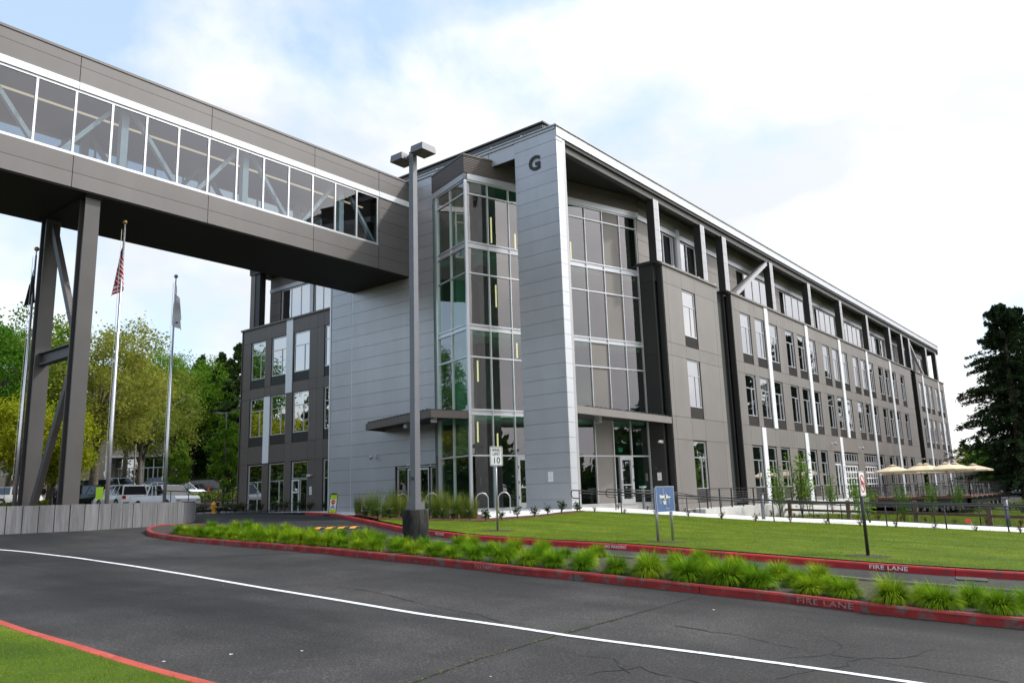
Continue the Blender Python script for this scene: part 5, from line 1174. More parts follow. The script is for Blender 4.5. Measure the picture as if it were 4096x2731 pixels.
for a, b in zip(pp[:-1], pp[1:]):
    for h in (.42, .86): MB().bar(a+Vector((0, 0, h+rnd.uniform(-.02, .02))), b+Vector((0, 0, h+rnd.uniform(-.02, .02))), .09, .13).build('rail', 'wood', wf)
# ---- walkway and retaining wall along the facade, deck, railings
wk = bpy.data.objects.new('walkway', None); COL.objects.link(wk); wk['kind'] = 'structure'
for i in range(19): MB().box(9.7+1.55*i+.006, 9.7+1.55*(i+1)-.006, -1.5, -.06, -2.4, -.30-.0*i).build('slab', 'walk', wk)
ZD = -.34; DX0, DX1, DY = 39.2, 58.5, -8.6
dk = thing('timber_deck', 'raised timber terrace deck on dark posts beside the long wing', 'deck', (DX0, -4, ZD))
for i in range(60): 
    y = -.1-.142*i
    if y-.136 < DY: break
    MB().box(DX0, DX1, y-.136, y, ZD-.05, ZD).build('board', 'wood_deck', dk)
MB().box(DX0-.04, DX0, DY-.04, -.1, ZD-.16, ZD+.01).box(DX0-.04, DX1, DY-.04, DY, ZD-.16, ZD+.01).build('edge_board', 'wood_deck', dk)
MB().box(DX0+.1, DX0+.3, DY+.1, -.1, ZD-.75, ZD-.06).box(DX0+.1, DX1, DY+.1, DY+.3, ZD-.6, ZD-.06).build('beam', 'rail_dark', dk)
for i in range(9): 
    x = DX0+.5+2.3*i; MB().box(x-.1, x+.1, DY+.4, DY+.6, -3.2, ZD-.05).box(x-.1, x+.1, DY+4.0, DY+4.2, -3.2, ZD-.05).build('support_post', 'rail_dark', dk); MB().box(x-.04, x+.04, DY-.3, DY+2, ZD-.3, ZD-.06).build('joist', 'rail_dark', dk)
def cable_rail(name, A, B, h, label, nposts, z=None, rows=7):
    A = Vector(A); B = Vector(B); t = thing(name, label, 'railing', A)
    for k in range(nposts+1): p = A.lerp(B, k/nposts); MB().box(p.x-.03, p.x+.03, p.y-.03, p.y+.03, p.z-.3, p.z+h).build('post', 'rail_dark', t)
    MB().bar(A+Vector((0, 0, h)), B+Vector((0, 0, h)), .05, .04).build('top_rail', 'rail_dark', t)
    for r in range(rows): MB().bar(A+Vector((0, 0, .1+(h-.16)*r/rows)), B+Vector((0, 0, .1+(h-.16)*r/rows)), .014, .014).build('cable', 'stainless', t)
cable_rail('cable_railing', (10.2, -1.4, -.3), (39.0, -1.4, -.33), 1.0, 'dark cable railing along the walkway under the long wing windows', 19)
cable_rail('cable_railing', (DX0, -1.6, ZD), (DX0, DY, ZD), 1.0, 'dark cable railing on the near end of the terrace deck', 6)
cable_rail('cable_railing', (DX0, DY, ZD), (DX1, DY, ZD), 1.0, 'dark cable railing on the long outer side of the terrace deck', 15)
# umbrellas, tables, chairs
um = thing('parasol', 'p', 'umbrella', (0, 0, 0), group='cream parasols on the terrace deck')
f = MB(); n8 = 8; R8 = 1.45; v = [(0, 0, 2.48)]+[(R8*math.cos(2*math.pi*k/n8), R8*math.sin(2*math.pi*k/n8), 2.02) for k in range(n8)]+[(R8*.995*math.cos(2*math.pi*k/n8), R8*.995*math.sin(2*math.pi*k/n8), 1.90) for k in range(n8)]
cnp = f.add(v, [(0, 1+k, 1+(k+1) % n8) for k in range(n8)]+[(1+k, 9+k, 9+(k+1) % n8, 1+(k+1) % n8) for k in range(n8)]).build('canopy', 'umbrella', um)
MB().add([(0, 0, 2.56)]+[(.3*math.cos(2*math.pi*k/n8), .3*math.sin(2*math.pi*k/n8), 2.47) for k in range(n8)], [(0, 1+k, 1+(k+1) % n8) for k in range(n8)]).build('vent_cap', 'umbrella', cnp)
MB().tube([(0, 0, 0), (0, 0, 2.5)], .022, 6).build('pole', 'rail_dark', um); f = MB()
for k in range(n8): f.bar((0, 0, 2.42), (R8*math.cos(2*math.pi*k/n8)*.98, R8*math.sin(2*math.pi*k/n8)*.98, 2.0), .015, .015)
f.build('ribs', 'rail_dark', um); MB().lathe([(.26, 0), (.26, .05), (.05, .1)], (0, 0, 0), 12).build('base', 'rail_dark', um)
tb = thing('cafe_table', 't', 'table', (0, 0, 0), group='cafe tables on the terrace deck')
MB().lathe([(.45, .72), (.45, .75)], (0, 0, 0), 16).build('table_top', 'rail_dark', tb); MB().tube([(0, 0, 0), (0, 0, .72)], .03, 6).build('leg', 'rail_dark', tb); MB().lathe([(.22, 0), (.22, .03)], (0, 0, 0), 10).build('base', 'rail_dark', tb)
chs = []
for cn, cm in (('dark', 'rail_dark'), ('pale', 'alu')):
    ch = thing('cafe_chair', 'c', 'chair', (0, 0, 0), group='metal cafe chairs on the terrace deck')
    MB().box(-.22, .22, -.22, .22, .44, .46).build('seat', cm, ch); f = MB()
    for k in range(5): f.box(-.2+.095*k, -.18+.095*k, .2, .22, .46, .84)
    f.box(-.22, .22, .195, .225, .82, .86); f.build('backrest', cm, ch)
    for sx, sy in ((-1, -1), (1, -1), (-1, 1), (1, 1)): MB().bar((sx*.2, sy*.2, 0), (sx*.19, sy*.19, .44), .022, .022, (0, 1, 0)).build('leg', cm, ch)
    chs.append(ch)
us = [(2041, 43.5, 'leftmost cream parasol, nearest the garage doors'), (2079, 47.5, 'cream parasol second from the left, partly hidden'), (2114, 45.0, 'cream parasol between the leftmost pair and the tallest'), (2141, 41.2, 'tallest cream parasol in the middle of the terrace'), (2190, 42.5, 'cream parasol just right of the tallest one'), (2206, 46.0, 'cream parasol behind the right part of the terrace'), (2238, 48.0, 'cream parasol third from the right end'), (2258, 51.5, 'cream parasol second from the right end'), (2284, 55.0, 'rightmost cream parasol at the far corner of the deck')]
us = [(2042, -3.2), (2068, -1.6), (2079, -5.2), (2131, -5.6), (2146, -2.4), (2172, -7.0), (2198, -7.3), (2222, -5.0), (2240, -7.4)]
ul = ['leftmost cream parasol on the terrace', 'cream parasol behind and right of the leftmost one, nearest the wall', 'cream parasol third from the left', 'tallest-looking cream parasol in the middle of the terrace', 'cream parasol hidden behind the middle one', 'cream parasol right of the middle one by the outer railing', 'third cream parasol from the right end', 'second cream parasol from the right end', 'rightmost cream parasol at the far corner']
used = False; nch = 0
for i, ((px, yy), lab) in enumerate(zip(us, ul)):
    r = ray(px, 1100); t_ = (yy-CAM[1])/r[1]; X = CAM[0]+t_*r[0]; X = min(max(X, DX0+1.2), DX1-1)
    pos = (X, yy, ZD)
    for j, (src, off) in enumerate(((um, (0, 0)), (tb, (0, .0)))):
        l2 = lab if j == 0 else 'dark round cafe table under the '+lab.replace(' on the terrace', '')
        l2 = ' '.join(l2.split()[:16])
        if i == 0: src.location = pos if j == 0 else (pos[0]+.0, pos[1], pos[2]); src['label'] = l2
        else: copy_tree(src, pos, rnd.random() if j == 0 else 0, l2)
    for k in range(4):
        a = k*math.pi/2+rnd.uniform(-.3, .3)+.5; cpz = (X+.75*math.cos(a), yy+.75*math.sin(a), ZD); kk = rnd.random() < .45
        side = ['far', 'inner', 'near', 'outer'][k]
        lab2 = ('pale' if kk else 'dark')+' metal cafe chair on the '+side+' side under the '+lab.replace(' on the terrace', '').replace('cream ', '')
        lab2 = ' '.join(lab2.split()[:16])
        o_ = copy_tree(chs[1 if kk else 0], cpz, a-math.pi/2, lab2)
for ch in chs:
    ch['label'] = 'dark metal cafe chair by the near railing of the deck' if ch is chs[0] else 'pale metal cafe chair beside the near railing post'
chs[0].location = (DX0+.8, -4.6, ZD); chs[1].location = (DX0+.7, -6.6, ZD); chs[1].rotation_euler = (0, 0, 1.2)
pl = thing('planter_box', 'large dark square planter at the near end of the terrace deck', 'planter', (40.4, -1.2, ZD)); f = MB(); f.hexa([(39.9, -1.8, ZD), (40.9, -1.8, ZD), (40.9, -.8, ZD), (39.9, -.8, ZD), (39.8, -1.9, ZD+.85), (41.0, -1.9, ZD+.85), (41.0, -.7, ZD+.85), (39.8, -.7, ZD+.85)]); f.build('tub', 'steel_grey', pl); MB().box(39.85, 40.95, -1.85, -.75, ZD+.851, ZD+.87).build('rim', 'rail_dark', pl)
# ---- planter wall of concrete planks, left
ZW = CAM[2]+.235
wtop = [(-60, 1148), (0, 1146.5), (130, 1143.5), (250, 1141), (350, 1139.5), (410, 1139.5), (447, 1141)]
wd = [25.2, 25.8, 26.6, 27.7, 29.6, 31.8, 34.5]
W_ = [Vector(tuple(at_depth(px, 1150, d))) for (px, _), d in zip(wtop, wd)]+[Vector(tuple(at_depth(452, 1150, 38))), Vector(tuple(at_depth(440, 1150, 41))), Vector(tuple(at_depth(400, 1150, 42.5)))]
for p in W_: p.z = 0
wall = thing('planter_wall', 'curved low wall of upright grey concrete planks around the flagpole bed', 'wall', (W_[3].x, W_[3].y, 0)); Pw = resample(smooth(resample(W_, .6), 3), .45)
for i in range(len(Pw)-1):
    a, b = Pw[i], Pw[i+1]; t = (b-a).normalized(); nn = Vector((-t.y, t.x, 0)); j = rnd.uniform(-.012, .012); dz = rnd.uniform(-.006, .006)
    a2 = a+t*.012; b2 = b-t*.012; za = zg(a.x, a.y)-.2
    q = [a2+nn*j, b2+nn*j, b2+nn*(.16+j), a2+nn*(.16+j)]
    MB().hexa([(p.x, p.y, za) for p in q]+[(p.x, p.y, ZW+dz) for p in q]).build('plank', 'panel_concrete', wall, fix=True)
f = MB(); 
for i in range(len(Pw)-1):
    a, b = Pw[i], Pw[i+1]; t = (b-a).normalized(); nn = Vector((-t.y, t.x, 0)); q = [a+nn*.04, b+nn*.04, b+nn*.14, a+nn*.14]; f.hexa([(p.x, p.y, -1) for p in q]+[(p.x, p.y, ZW-.03) for p in q])
f.build('core', 'seam', wall)
bedp = [(p.x, p.y) for p in Pw]+[LV(-22, 48), LV(-34, 48), LV(-30, 26)]
drape('planter_bed', [((p.x-Pw[0].x)*1+Pw[0].x+.0, p.y) for p in [q+Vector((-(Pw[min(i+1, len(Pw)-1)]-Pw[max(i-1, 0)]).normalized().y, (Pw[min(i+1, len(Pw)-1)]-Pw[max(i-1, 0)]).normalized().x, 0))*.15 for i, q in enumerate(Pw)]]+[LV(-22, 47), LV(-34, 46), LV(-28, 26.5)], ZW-.12, 'soil', 1., zfun=lambda v: np.zeros(len(v)))
cable = thing('garden_railing', 'thin dark railing behind the concrete plank wall near the pickup', 'railing', at_depth(300, 1140, 40))
ra = [at_depth(x_, y_, 40) for x_, y_ in ((352, 1128), (430, 1128), (495, 1130), (560, 1133), (620, 1138))]
ra = [at_depth(350+(x_-0)*.1707, 1300/K4*0+(1750+y_/3.36)/K4, 40) for x_, y_ in ((0, 700), (250, 715), (490, 722), (715, 735), (930, 757), (1000, 772))]
MB().tube(ra, .025, 6).build('rail', 'rail_dark', cable)
for p in ra[1:-1]: MB().tube([p, (p[0], p[1], ZW-.1)], .022, 6).build('post', 'rail_dark', cable)
# flagpoles and flags
def flagpole(px0, py0, px1, py1, dtop, label, finial, r0=.075):
    """top pixel, bottom pixel (at the wall top)"""
    bt = at_depth(px1, py1, dtop); tp = at_depth(px0, py0, (bt-CAM) @ FWD)
    t = thing('flagpole', label, 'flagpole', (bt[0], bt[1], ZW-.12)); H = tp[2]-.06
    MB().tube([(bt[0], bt[1], ZW-.15), (bt[0], bt[1], ZW+2.5), (bt[0], bt[1], H-.25)], [r0, r0*.95, r0*.5], 12).build('pole', 'flag_alu', t, smooth=True)
    MB().tube([(bt[0], bt[1], H-.27), (bt[0], bt[1], H-.05)], r0*.36, 8).build('truck', 'stainless', t); MB().ball((bt[0], bt[1], H+.02), .095, 14, 9).build('finial_ball', finial, t, smooth=True)
    hal = MB(); o_ = -RGT*.09-FWD*.05; hal.tube([(bt[0]+o_[0], bt[1]+o_[1], H-.3), (bt[0]+o_[0]*1.2, bt[1]+o_[1]*1.2, ZW+1.2)], .008, 4).build('halyard', 'cream', t)
    MB().tube([(bt[0]+o_[0], bt[1]+o_[1], ZW+1.2), (bt[0]+o_[0]*1.5, bt[1]+o_[1]*1.5, ZW+1.15), (bt[0]+o_[0]*1.3, bt[1]+o_[1]*1.3, ZW+1.0)], .02, 5).build('cleat', 'cream', t)
    return bt, H
def limp_flag(bt, ztop, L, wmax, label, kind, side=-1, drop=.55, name='flag'):
    """a flag hanging in folds: u from hoist to fly, v down the hoist"""
    t = MB(); nu, nv = 26, 30; hoist = L*(1-drop); v = []; 
    for j in range(nv+1):
        for i in range(nu+1):
            u = i/nu; w = j/nv
            fall = drop*L*(u**.8); spread = wmax*math.sin(min(1, u*1.3)*math.pi*.5)*(1 if j < 0 else .55+.45*w)
            a = u*math.pi*5.2; lat = side*spread*(.35+.75*math.cos(a*.8))
            dep = .07*math.sin(a+w*1.1)*(.4+u)
            o_ = RGT*(lat*1.0-.05*(side <= 0)+.03)+FWD*(dep+.02)
            v.append((bt[0]+o_[0], bt[1]+o_[1], ztop-w*hoist-fall))
    fs = []; mi = []
    for j in range(nv):
        for i in range(nu):
            k = j*(nu+1)+i; fs.append((k, k+1, k+nu+2, k+nu+1)); u, w = i/nu, j/nv
            if kind == 'stripes': mi.append(2 if (u < .42 and w < .54) else (0 if int(w*13) % 2 == 0 else 1))
            elif kind == 'dark': mi.append(0 if not (.3 < u < .38) else 1)
            else: mi.append(1 if (.25 < u < .45 and .3 < w < .75) else (1 if (.7 < u < .9 and .6 < w < .8 and i % 2) else 0))
    t.v = v; t.f = fs; t.mi = mi
    mats = {'stripes': ['flag_red', 'flag_white', 'flag_blue'], 'dark': ['cloth_black', 'green_sign'], 'white': ['flag_white', 'flag_blue']}[kind]
    o = t.build(name, mats, smooth=True); 
    tag(o, label, 'flag'); return o
b1_, H1 = flagpole(287, 508, 246, 1141, 29.6, 'aluminium flagpole with a brass ball carrying the striped flag', 'brass')
limp_flag(b1_, at_depth(285, 534, 29.6)[2], 2.6, .27, 'limp red and white striped flag with a dark blue canton on the middle flagpole', 'stripes')
b2_, H2 = flagpole(80, 570, 34, 1144, 30.5, 'aluminium flagpole with a brass ball at far left before the steel pier', 'brass')
limp_flag(b2_, at_depth(75, 590, 30.5)[2], 2.1, .24, 'limp dark flag on the leftmost flagpole', 'dark')
b3_, H3 = flagpole(400, 633, 378, 1139, 36.5, 'aluminium flagpole with a silver ball carrying the white flag', 'stainless')
limp_flag(b3_, at_depth(396, 652, 36.5)[2], 2.3, .34, 'limp white flag with blue marks on the rightmost flagpole', 'white', side=1)
# ------------------------------------------------------------------ plants
def blades_mesh(name, n, rbase, h, spread, m, seed=0, wid=.006, droop=.5, seg=3):
    r = random.Random(seed); mb = MB()
    for _ in range(n):
        a = r.uniform(0, 2*math.pi); rr = rbase*math.sqrt(r.random()); x0, y0 = rr*math.cos(a), rr*math.sin(a)
        a2 = a+r.gauss(0, .6); L = h*r.uniform(.40, 1.15); out = spread*r.uniform(.25, 1.1); w = wid*r.uniform(.7, 1.3)
        px_, py_ = -math.sin(a2)*w, math.cos(a2)*w; v = []
        for k in range(seg+1):
            t = k/seg; d = out*t**1.6; z = L*(t-droop*t**3*out/max(spread, 1e-3)*.8)
            ww = 1-t*.85; v += [(x0+math.cos(a2)*d+px_*ww, y0+math.sin(a2)*d+py_*ww, z), (x0+math.cos(a2)*d-px_*ww, y0+math.sin(a2)*d-py_*ww, z)]
        mb.add(v, [(2*k, 2*k+1, 2*k+3, 2*k+2) for k in range(seg)])
    return mb.mesh(name, m)
def tuft_mesh(seed):
    r = random.Random(seed); mb = MB()
    for _ in range(1100):
        a = r.uniform(0, 2*math.pi); th = math.acos(1-r.random()*.93)      # lean from upright to nearly flat
        L = (.45-.10*th/1.5)*r.uniform(.78, 1.08); w = .0050*r.uniform(.7, 1.4); rr = .07*math.sqrt(r.random()); x0, y0 = rr*math.cos(a), rr*math.sin(a); px_, py_ = -math.sin(a)*w, math.cos(a)*w; v = []; x = 0; z = 0; ang = th*.5
        for k in range(5):
            ww = 1-(k/4)**2*.9; v += [(x0+math.cos(a)*x+px_*ww, y0+math.sin(a)*x+py_*ww, z), (x0+math.cos(a)*x-px_*ww, y0+math.sin(a)*x-py_*ww, z)]
            x += L/4*math.sin(ang); z += L/4*math.cos(ang); ang += .12+th*.34
        mb.add(v, [(2*k, 2*k+1, 2*k+3, 2*k+2) for k in range(4)])
    return mb.mesh('grass_tuft', 'leaf_tuft')
tuftm = [tuft_mesh(i) for i in range(5)]
# island tufts: rows between the two kerb lines
IF = resample([p for p in isl_P], .5); IB = resample([Vector(p) for p in isl_P2[:-1]][::-1], .5)
def near_pt(P, q): return min(P, key=lambda p: (p-q).length)
tc_ = 0; lampxy = Vector((pb[0], pb[1], 0))
islpol = [(p.x, p.y) for p in isl_P]+[(p.x, p.y) for p in isl_P2]
def dist_poly(x, y, P): return min(math.hypot(x-p[0], y-p[1]) for p in P)
IFd = [(p.x, p.y) for p in resample([p for p in isl_P], .12)]; IBd = [(p.x, p.y) for p in resample([p for p in isl_P2], .12)]
cands = []
fr = resample([p for p in isl_P], .66)
for row, off in enumerate((.48, 1.1, 1.76, 2.36, 2.96)):
    for i in range(1, len(fr)-1):
        t = (fr[i+1]-fr[i-1]).normalized(); n_ = Vector((-t.y, t.x, 0)); p = fr[i]+n_*(off+rnd.uniform(-.1, .1))+t*(.35*(row % 2)+rnd.uniform(-.1, .1))
        if not in_poly(np.array([p.x]), np.array([p.y]), islpol)[0]: continue
        if dist_poly(p.x, p.y, IFd) < .32 or dist_poly(p.x, p.y, IBd) < .2: continue
        if (Vector((p.x, p.y, 0))-lampxy).length < .55: continue
        sx = proj((p.x, p.y, zg(p.x, p.y)+.1))
        if sx[0] > 2420 or sx[0] < 330: continue
        if cands and min(math.hypot(p.x-c[0], p.y-c[1]) for c in cands) < .46: continue
        if sx[0] > 1900 and row > 1: continue
        if row > 0 and (1385 < sx[0] < 1475 or 2000 < sx[0] < 2110 or 985 < sx[0] < 1042) and (row > 1 or sx[0] > 1300): continue
        cands.append((p.x, p.y, row, sx[0]))
cands.sort(key=lambda c: c[3])
words = {0: 'front row', 1: 'second row', 2: 'third row', 3: 'rear row', 4: 'rear row'}
ordn = ['first', 'second', 'third', 'fourth', 'fifth', 'sixth', 'seventh', 'eighth', 'ninth', 'tenth', 'eleventh', 'twelfth', 'thirteenth', 'fourteenth', 'fifteenth', 'sixteenth', 'seventeenth', 'eighteenth', 'nineteenth', 'twentieth']
LMK = [(925, 'the light pole'), (1143, 'the speed limit sign'), (1528, 'the map board'), (1990, 'the no-trucks sign')]
cnt = {}; info = {}
for i, (x, y, row, sx) in enumerate(cands):
    if sx < 925: key = (words[row], 'left of the light pole')
    else: key = (words[row], 'right of '+[l for p_, l in LMK if p_ <= sx][-1])
    cnt.setdefault(key, []).append(i)
for key, ids in cnt.items():
    if key[1].startswith('left'): ids = ids[::-1]
    for n_i, i in enumerate(ids): info[i] = ordn[n_i % 20]+' '+key[0].replace(' row', '-row')+' grass tuft '+key[1]
for i, (x, y, row, sx) in enumerate(cands):
    o = link('grass_tuft', tuftm[i % 5], None, (x, y, zg(x, y)+.10), rnd.uniform(0, 6.28)); s_ = rnd.uniform(.82, 1.12)*(1.12 if sx > 1450 else 1)*(.84 if row > 0 else 1); o.scale = (s_, s_, s_*rnd.uniform(.9, 1.15))
    tag(o, info[i]+' in the kerbed island', 'grass tuft', 'grass tufts in the kerbed island')
# tall ornamental grasses by the stair
tallm = [blades_mesh('tall_grass', 340, .17, 1.2, .34, 'leaf_tall', 20+i, .006, .25, 4) for i in range(3)]
tg = [(822, 1178), (842, 1184), (862, 1186), (884, 1188), (906, 1189), (930, 1189), (978, 1190), (1000, 1190), (1022, 1190), (1044, 1191), (1066, 1191), (1088, 1191), (1006, 1184), (1050, 1184), (900, 1182)]
tl2 = ['leftmost clump of tall grass before the grey panelled wall', 'second clump of tall grass from the left', 'third clump of tall grass from the left before the first bike racks', 'fourth clump of tall grass from the left', 'clump of tall grass two left of the light pole', 'clump of tall grass directly left of the light pole', 'clump of tall grass directly right of the light pole', 'second clump of tall grass right of the light pole', 'third clump of tall grass right of the light pole', 'clump of tall grass under the glass stair corner', 'second tall grass clump from the right end', 'rightmost clump of tall grass beside the last racks', 'rear clump of tall grass right of the light pole', 'rear clump of tall grass under the stair corner', 'rear clump of tall grass left of the light pole']
for i, ((px, py), lab) in enumerate(zip(tg, tl2)):
    q = gp(px, py, .13); o = link('tall_grass', tallm[i % 3], None, q, rnd.uniform(0, 6)); s_ = rnd.uniform(.72, 1.1)*(.82 if i == 0 else 1); o.scale = (s_, s_, s_); tag(o, lab, 'grass clump', 'tall grass clumps before the glass stair')
drape('mulch_bed', gxy([(815, 1182), (870, 1192), (990, 1195), (1118, 1197), (1232, 1188), (1290, 1180.5), (1345, 1175), (1338, 1172), (1290, 1175.5), (1230, 1182.5), (1120, 1190), (1095, 1180), (985, 1176), (905, 1174), (820, 1174)], .14), .15, 'mulch', .5)
def leafy(name, seed, n, R, H, leaf, m, stemm='bark', nstem=5, z0=.15, up=.5):
    r = random.Random(seed); st = MB(); lf = MB()
    tips = []
    for k in range(nstem):
        a = r.uniform(0, 6.28); t = (R*.8*math.cos(a)*r.uniform(.2, 1), R*.8*math.sin(a)*r.uniform(.2, 1), H*r.uniform(.6, 1)); tips.append(t); st.tube([(0, 0, 0), (t[0]*.4, t[1]*.4, t[2]*.5), t], [.012, .009, .004], 4)
    for k in range(n):
        t = r.choice(tips); f_ = r.uniform(.35, 1); c = (t[0]*f_+r.gauss(0, R*.18), t[1]*f_+r.gauss(0, R*.18), max(.03, t[2]*f_+r.gauss(0, H*.06)))
        a = r.uniform(0, 6.28); el = r.uniform(-.3, 1)*up*1.5; L = leaf*r.uniform(.7, 1.3); d = Vector((math.cos(a)*math.cos(el), math.sin(a)*math.cos(el), math.sin(el))); s_ = d.cross(Vector((r.gauss(0, .4), r.gauss(0, .4), 1))).normalized()*L*.22; c = Vector(c)
        lf.add([c, c+d*L*.5+s_, c+d*L, c+d*L*.5-s_], [(0, 1, 2, 3)])
    return st.mesh('stem', stemm), lf.mesh('foliage', m)
def plant(nm, meshes, q, label, cat, group, s=1., rz=None):
    t = thing(nm, label, cat, q, rnd.uniform(0, 6) if rz is None else rz, group); t.scale = (s, s, s)
    for w, me in zip(('stem', 'foliage'), meshes):
        o = bpy.data.objects.new(w, me); COL.objects.link(o); o.parent = t
    return t
shr = [leafy('s', 40+i, 90, .2, .42, .13, 'leaf_shrub') for i in range(3)]
refs = ['before tall grass at far left', 'before tall grass left of the light pole', 'in front of the second tall grass clump', 'just left of the light pole base', 'just right of the light pole base', 'before the grass under the stair corner', 'below the rightmost tall grass', 'left of the speed limit post', 'right of the speed limit post', 'second right of the speed limit post', 'in the mulch below the tower left edge', 'in the mulch below the tower notice', 'in the mulch by the tower right corner', 'at the end of the mulch below the first handrail post']
for i, (px, py) in enumerate([(842, 1190), (868, 1191), (895, 1192), (925, 1193), (985, 1194), (1018, 1194), (1042, 1194), (1078, 1195), (1116, 1196), (1152, 1194), (1189, 1190), (1228, 1186), (1258, 1181.5), (1290, 1178.5), (1326, 1174)]):
    lab = 'small broad-leaved shrub '+(['before the leftmost tall grass', 'before the tall grass left of the light pole', 'before the third tall grass clump', 'before the tall grass beside the light pole', 'right of the light pole base before the grass', 'before the second grass clump right of the pole', 'before the third grass clump right of the pole', 'under the grass at the stair corner', 'at the right foot of the tall grass', 'right behind the speed limit post', 'first right of the speed limit post in the mulch', 'second right of the speed limit post in the mulch', 'third right of the speed limit post in the mulch', 'in the mulch before the tower notice', 'in the mulch at the tower right corner'][i])
    plant('shrub', shr[i % 3], gp(px, py, .15), lab, 'shrub', 'small shrubs in the mulch before the entrance', rnd.uniform(.85, 1.2))
red = [leafy('r', 60+i, 110, .18, .30, .06, 'leaf_red') for i in range(3)]
k_ = 0
nearR = resample([Vector(tuple(gp(a, b, .15))) for a, b in [(1366, 1176), (1500, 1183), (1700, 1194), (1900, 1203), (2100, 1212.5), (2345, 1224)]], 1.22)
for side, P_ in (('lawn side', nearR), ('meadow side', resample([Vector(tuple(gp(a, b, .15))) for a, b in [(1420, 1169), (1500, 1171), (1700, 1181), (1900, 1188.5), (2100, 1197), (2345, 1208.5)]], 1.5))):
    zc = {}
    for i, p in enumerate(P_):
        sx = proj((p.x, p.y, p.z))[0]
        zone = 'below the entrance door' if sx < 1490 else ('behind the map board' if sx < 1600 else ('between map board and steel post' if sx < 1745 else ('between steel post and no-trucks sign' if sx < 1990 else 'right of the no-trucks sign')))
        zc[zone] = zc.get(zone, -1)+1
        plant('seedling_shrub', red[i % 3], (p.x, p.y, zg(p.x, p.y)+.13), ordn[zc[zone]]+' small reddish shrub, '+side+' of the walk, '+zone.replace('between map board and steel post', 'right of map board').replace('between steel post and no-trucks sign', 'right of steel post'), 'shrub', 'small reddish shrubs along the sidewalk', rnd.uniform(.75, 1.25))
# bed before the left wing
hed = [leafy('h', 80+i, 200, .42, .62, .12, 'leaf_shrub', nstem=8) for i in range(3)]
for i in range(11):
    p = Vector((2.4-.2*(i % 2)-.0*i, 17.2+1.25*i, 0)); lab = 'low dark green shrub in the bed below the left wing, '+['rightmost by the grey wall', 'second from the grey wall', 'third from the grey wall', 'right of the glass door', 'left of the glass door', 'below the second window bay', 'right of the middle bay', 'below the middle bay', 'left of the middle bay', 'below the last window bay', 'at the far corner'][i]
    plant('shrub', hed[i % 3], (p.x, p.y, zg(p.x, p.y)+.12), lab, 'shrub', 'low shrubs below the left wing', rnd.uniform(.85, 1.15))
for i, px in enumerate([452, 470, 520, 540, 560]):
    q = at_depth(px, 1150, 49+i*.6); plant('shrub', hed[i % 3], (q[0], q[1], zg(q[0], q[1])+.1), 'low dark green shrub behind the far red kerb, '+['leftmost', 'left of the hydrant', 'right of the hydrant', 'third from the building corner', 'nearest the building corner'][i], 'shrub', 'low shrubs behind the far kerb', 1.)
# saplings and rough plants in the meadow
sap = [leafy('m', 100+i, 420, .55, 1.9, .13, 'leaf_green', nstem=7, up=.7) for i in range(3)]
for i, (px, yb, h, lab) in enumerate([(1792, 1168, 1.3, 'leafy sapling left of the tallest one in the meadow'), (1842, 1172, 1.75, 'tallest leafy sapling before the wing windows'), (1858, 1170, 1.2, 'leafy sapling just right of the tallest one'), (1912, 1170, 1.15, 'slim leafy sapling between timber posts'), (1975, 1165, .9, 'leafy shrub near the corner of the deck'), (1995, 1168, .8, 'leafy shrub under the deck corner'), (2075, 1175, .8, 'leafy plant before the dark deck front'), (2140, 1180, .9, 'leafy plant below the deck railing'), (2205, 1178, .9, 'leafy plant below the right part of the deck')]):
    yy = -3.2 if px < 1960 else -10.2
    r_ = ray(px, yb); X_ = CAM[0]+r_[0]*(yy-CAM[1])/r_[1]; q = (X_, yy, zg(X_, yy)); plant('sapling', sap[i % 3], q, lab, 'sapling', 'saplings in the meadow', h*1.15)
dh = [leafy('d', 120+i, 500, .8, 1.0, .13, 'leaf_dark', nstem=12) for i in range(2)]
for i, (px, yb) in enumerate([(2235, 1178), (2275, 1180), (2318, 1180), (2350, 1182), (2120, 1170), (2170, 1172)]):
    q = gp(px, yb, .0); plant('bush', dh[i % 2], q, 'dark bush in the meadow '+['below the deck end', 'left of the right-hand steel post', 'right of the right-hand steel post', 'at the right picture edge', 'under the near deck front', 'under the middle of the deck'][i], 'bush', 'dark bushes around the deck', rnd.uniform(.9, 1.2))
# meadow grass: countless blades
def scatter_blades(name, poly, n, off, h, w, m, seed=0, zf=None, weight=None, lean=.5):
    rs = np.random.default_rng(seed); P = np.array(poly); x0, y0 = P.min(0); x1, y1 = P.max(0); X = rs.uniform(x0, x1, n*3); Y = rs.uniform(y0, y1, n*3); k = in_poly(X, Y, [tuple(p) for p in poly])
    X = X[k][:n]; Y = Y[k][:n]; n = len(X)
    Z = zgv(np.stack([X, Y], 1))+off; a = rs.uniform(0, 2*np.pi, n); hh = h*rs.uniform(.5, 1.3, n); ww = w*rs.uniform(.6, 1.3, n); lx = rs.normal(0, lean, n)*hh; ly = rs.normal(0, lean, n)*hh
    V = np.empty((n, 3, 3)); V[:, 0] = np.stack([X-np.cos(a)*ww, Y-np.sin(a)*ww, Z], 1); V[:, 1] = np.stack([X+np.cos(a)*ww, Y+np.sin(a)*ww, Z], 1); V[:, 2] = np.stack([X+lx, Y+ly, Z+hh], 1)
    me = bpy.data.meshes.new(name); me.vertices.add(n*3); me.vertices.foreach_set('co', V.ravel()); me.loops.add(n*3); me.loops.foreach_set('vertex_index', np.arange(n*3)); me.polygons.add(n); me.polygons.foreach_set('loop_start', np.arange(n)*3); me.polygons.foreach_set('loop_total', np.full(n, 3)); me.update(); me.materials.append(MAT[m])
    o = link(name, me); o['kind'] = 'stuff'; o['category'] = 'grass'; return o
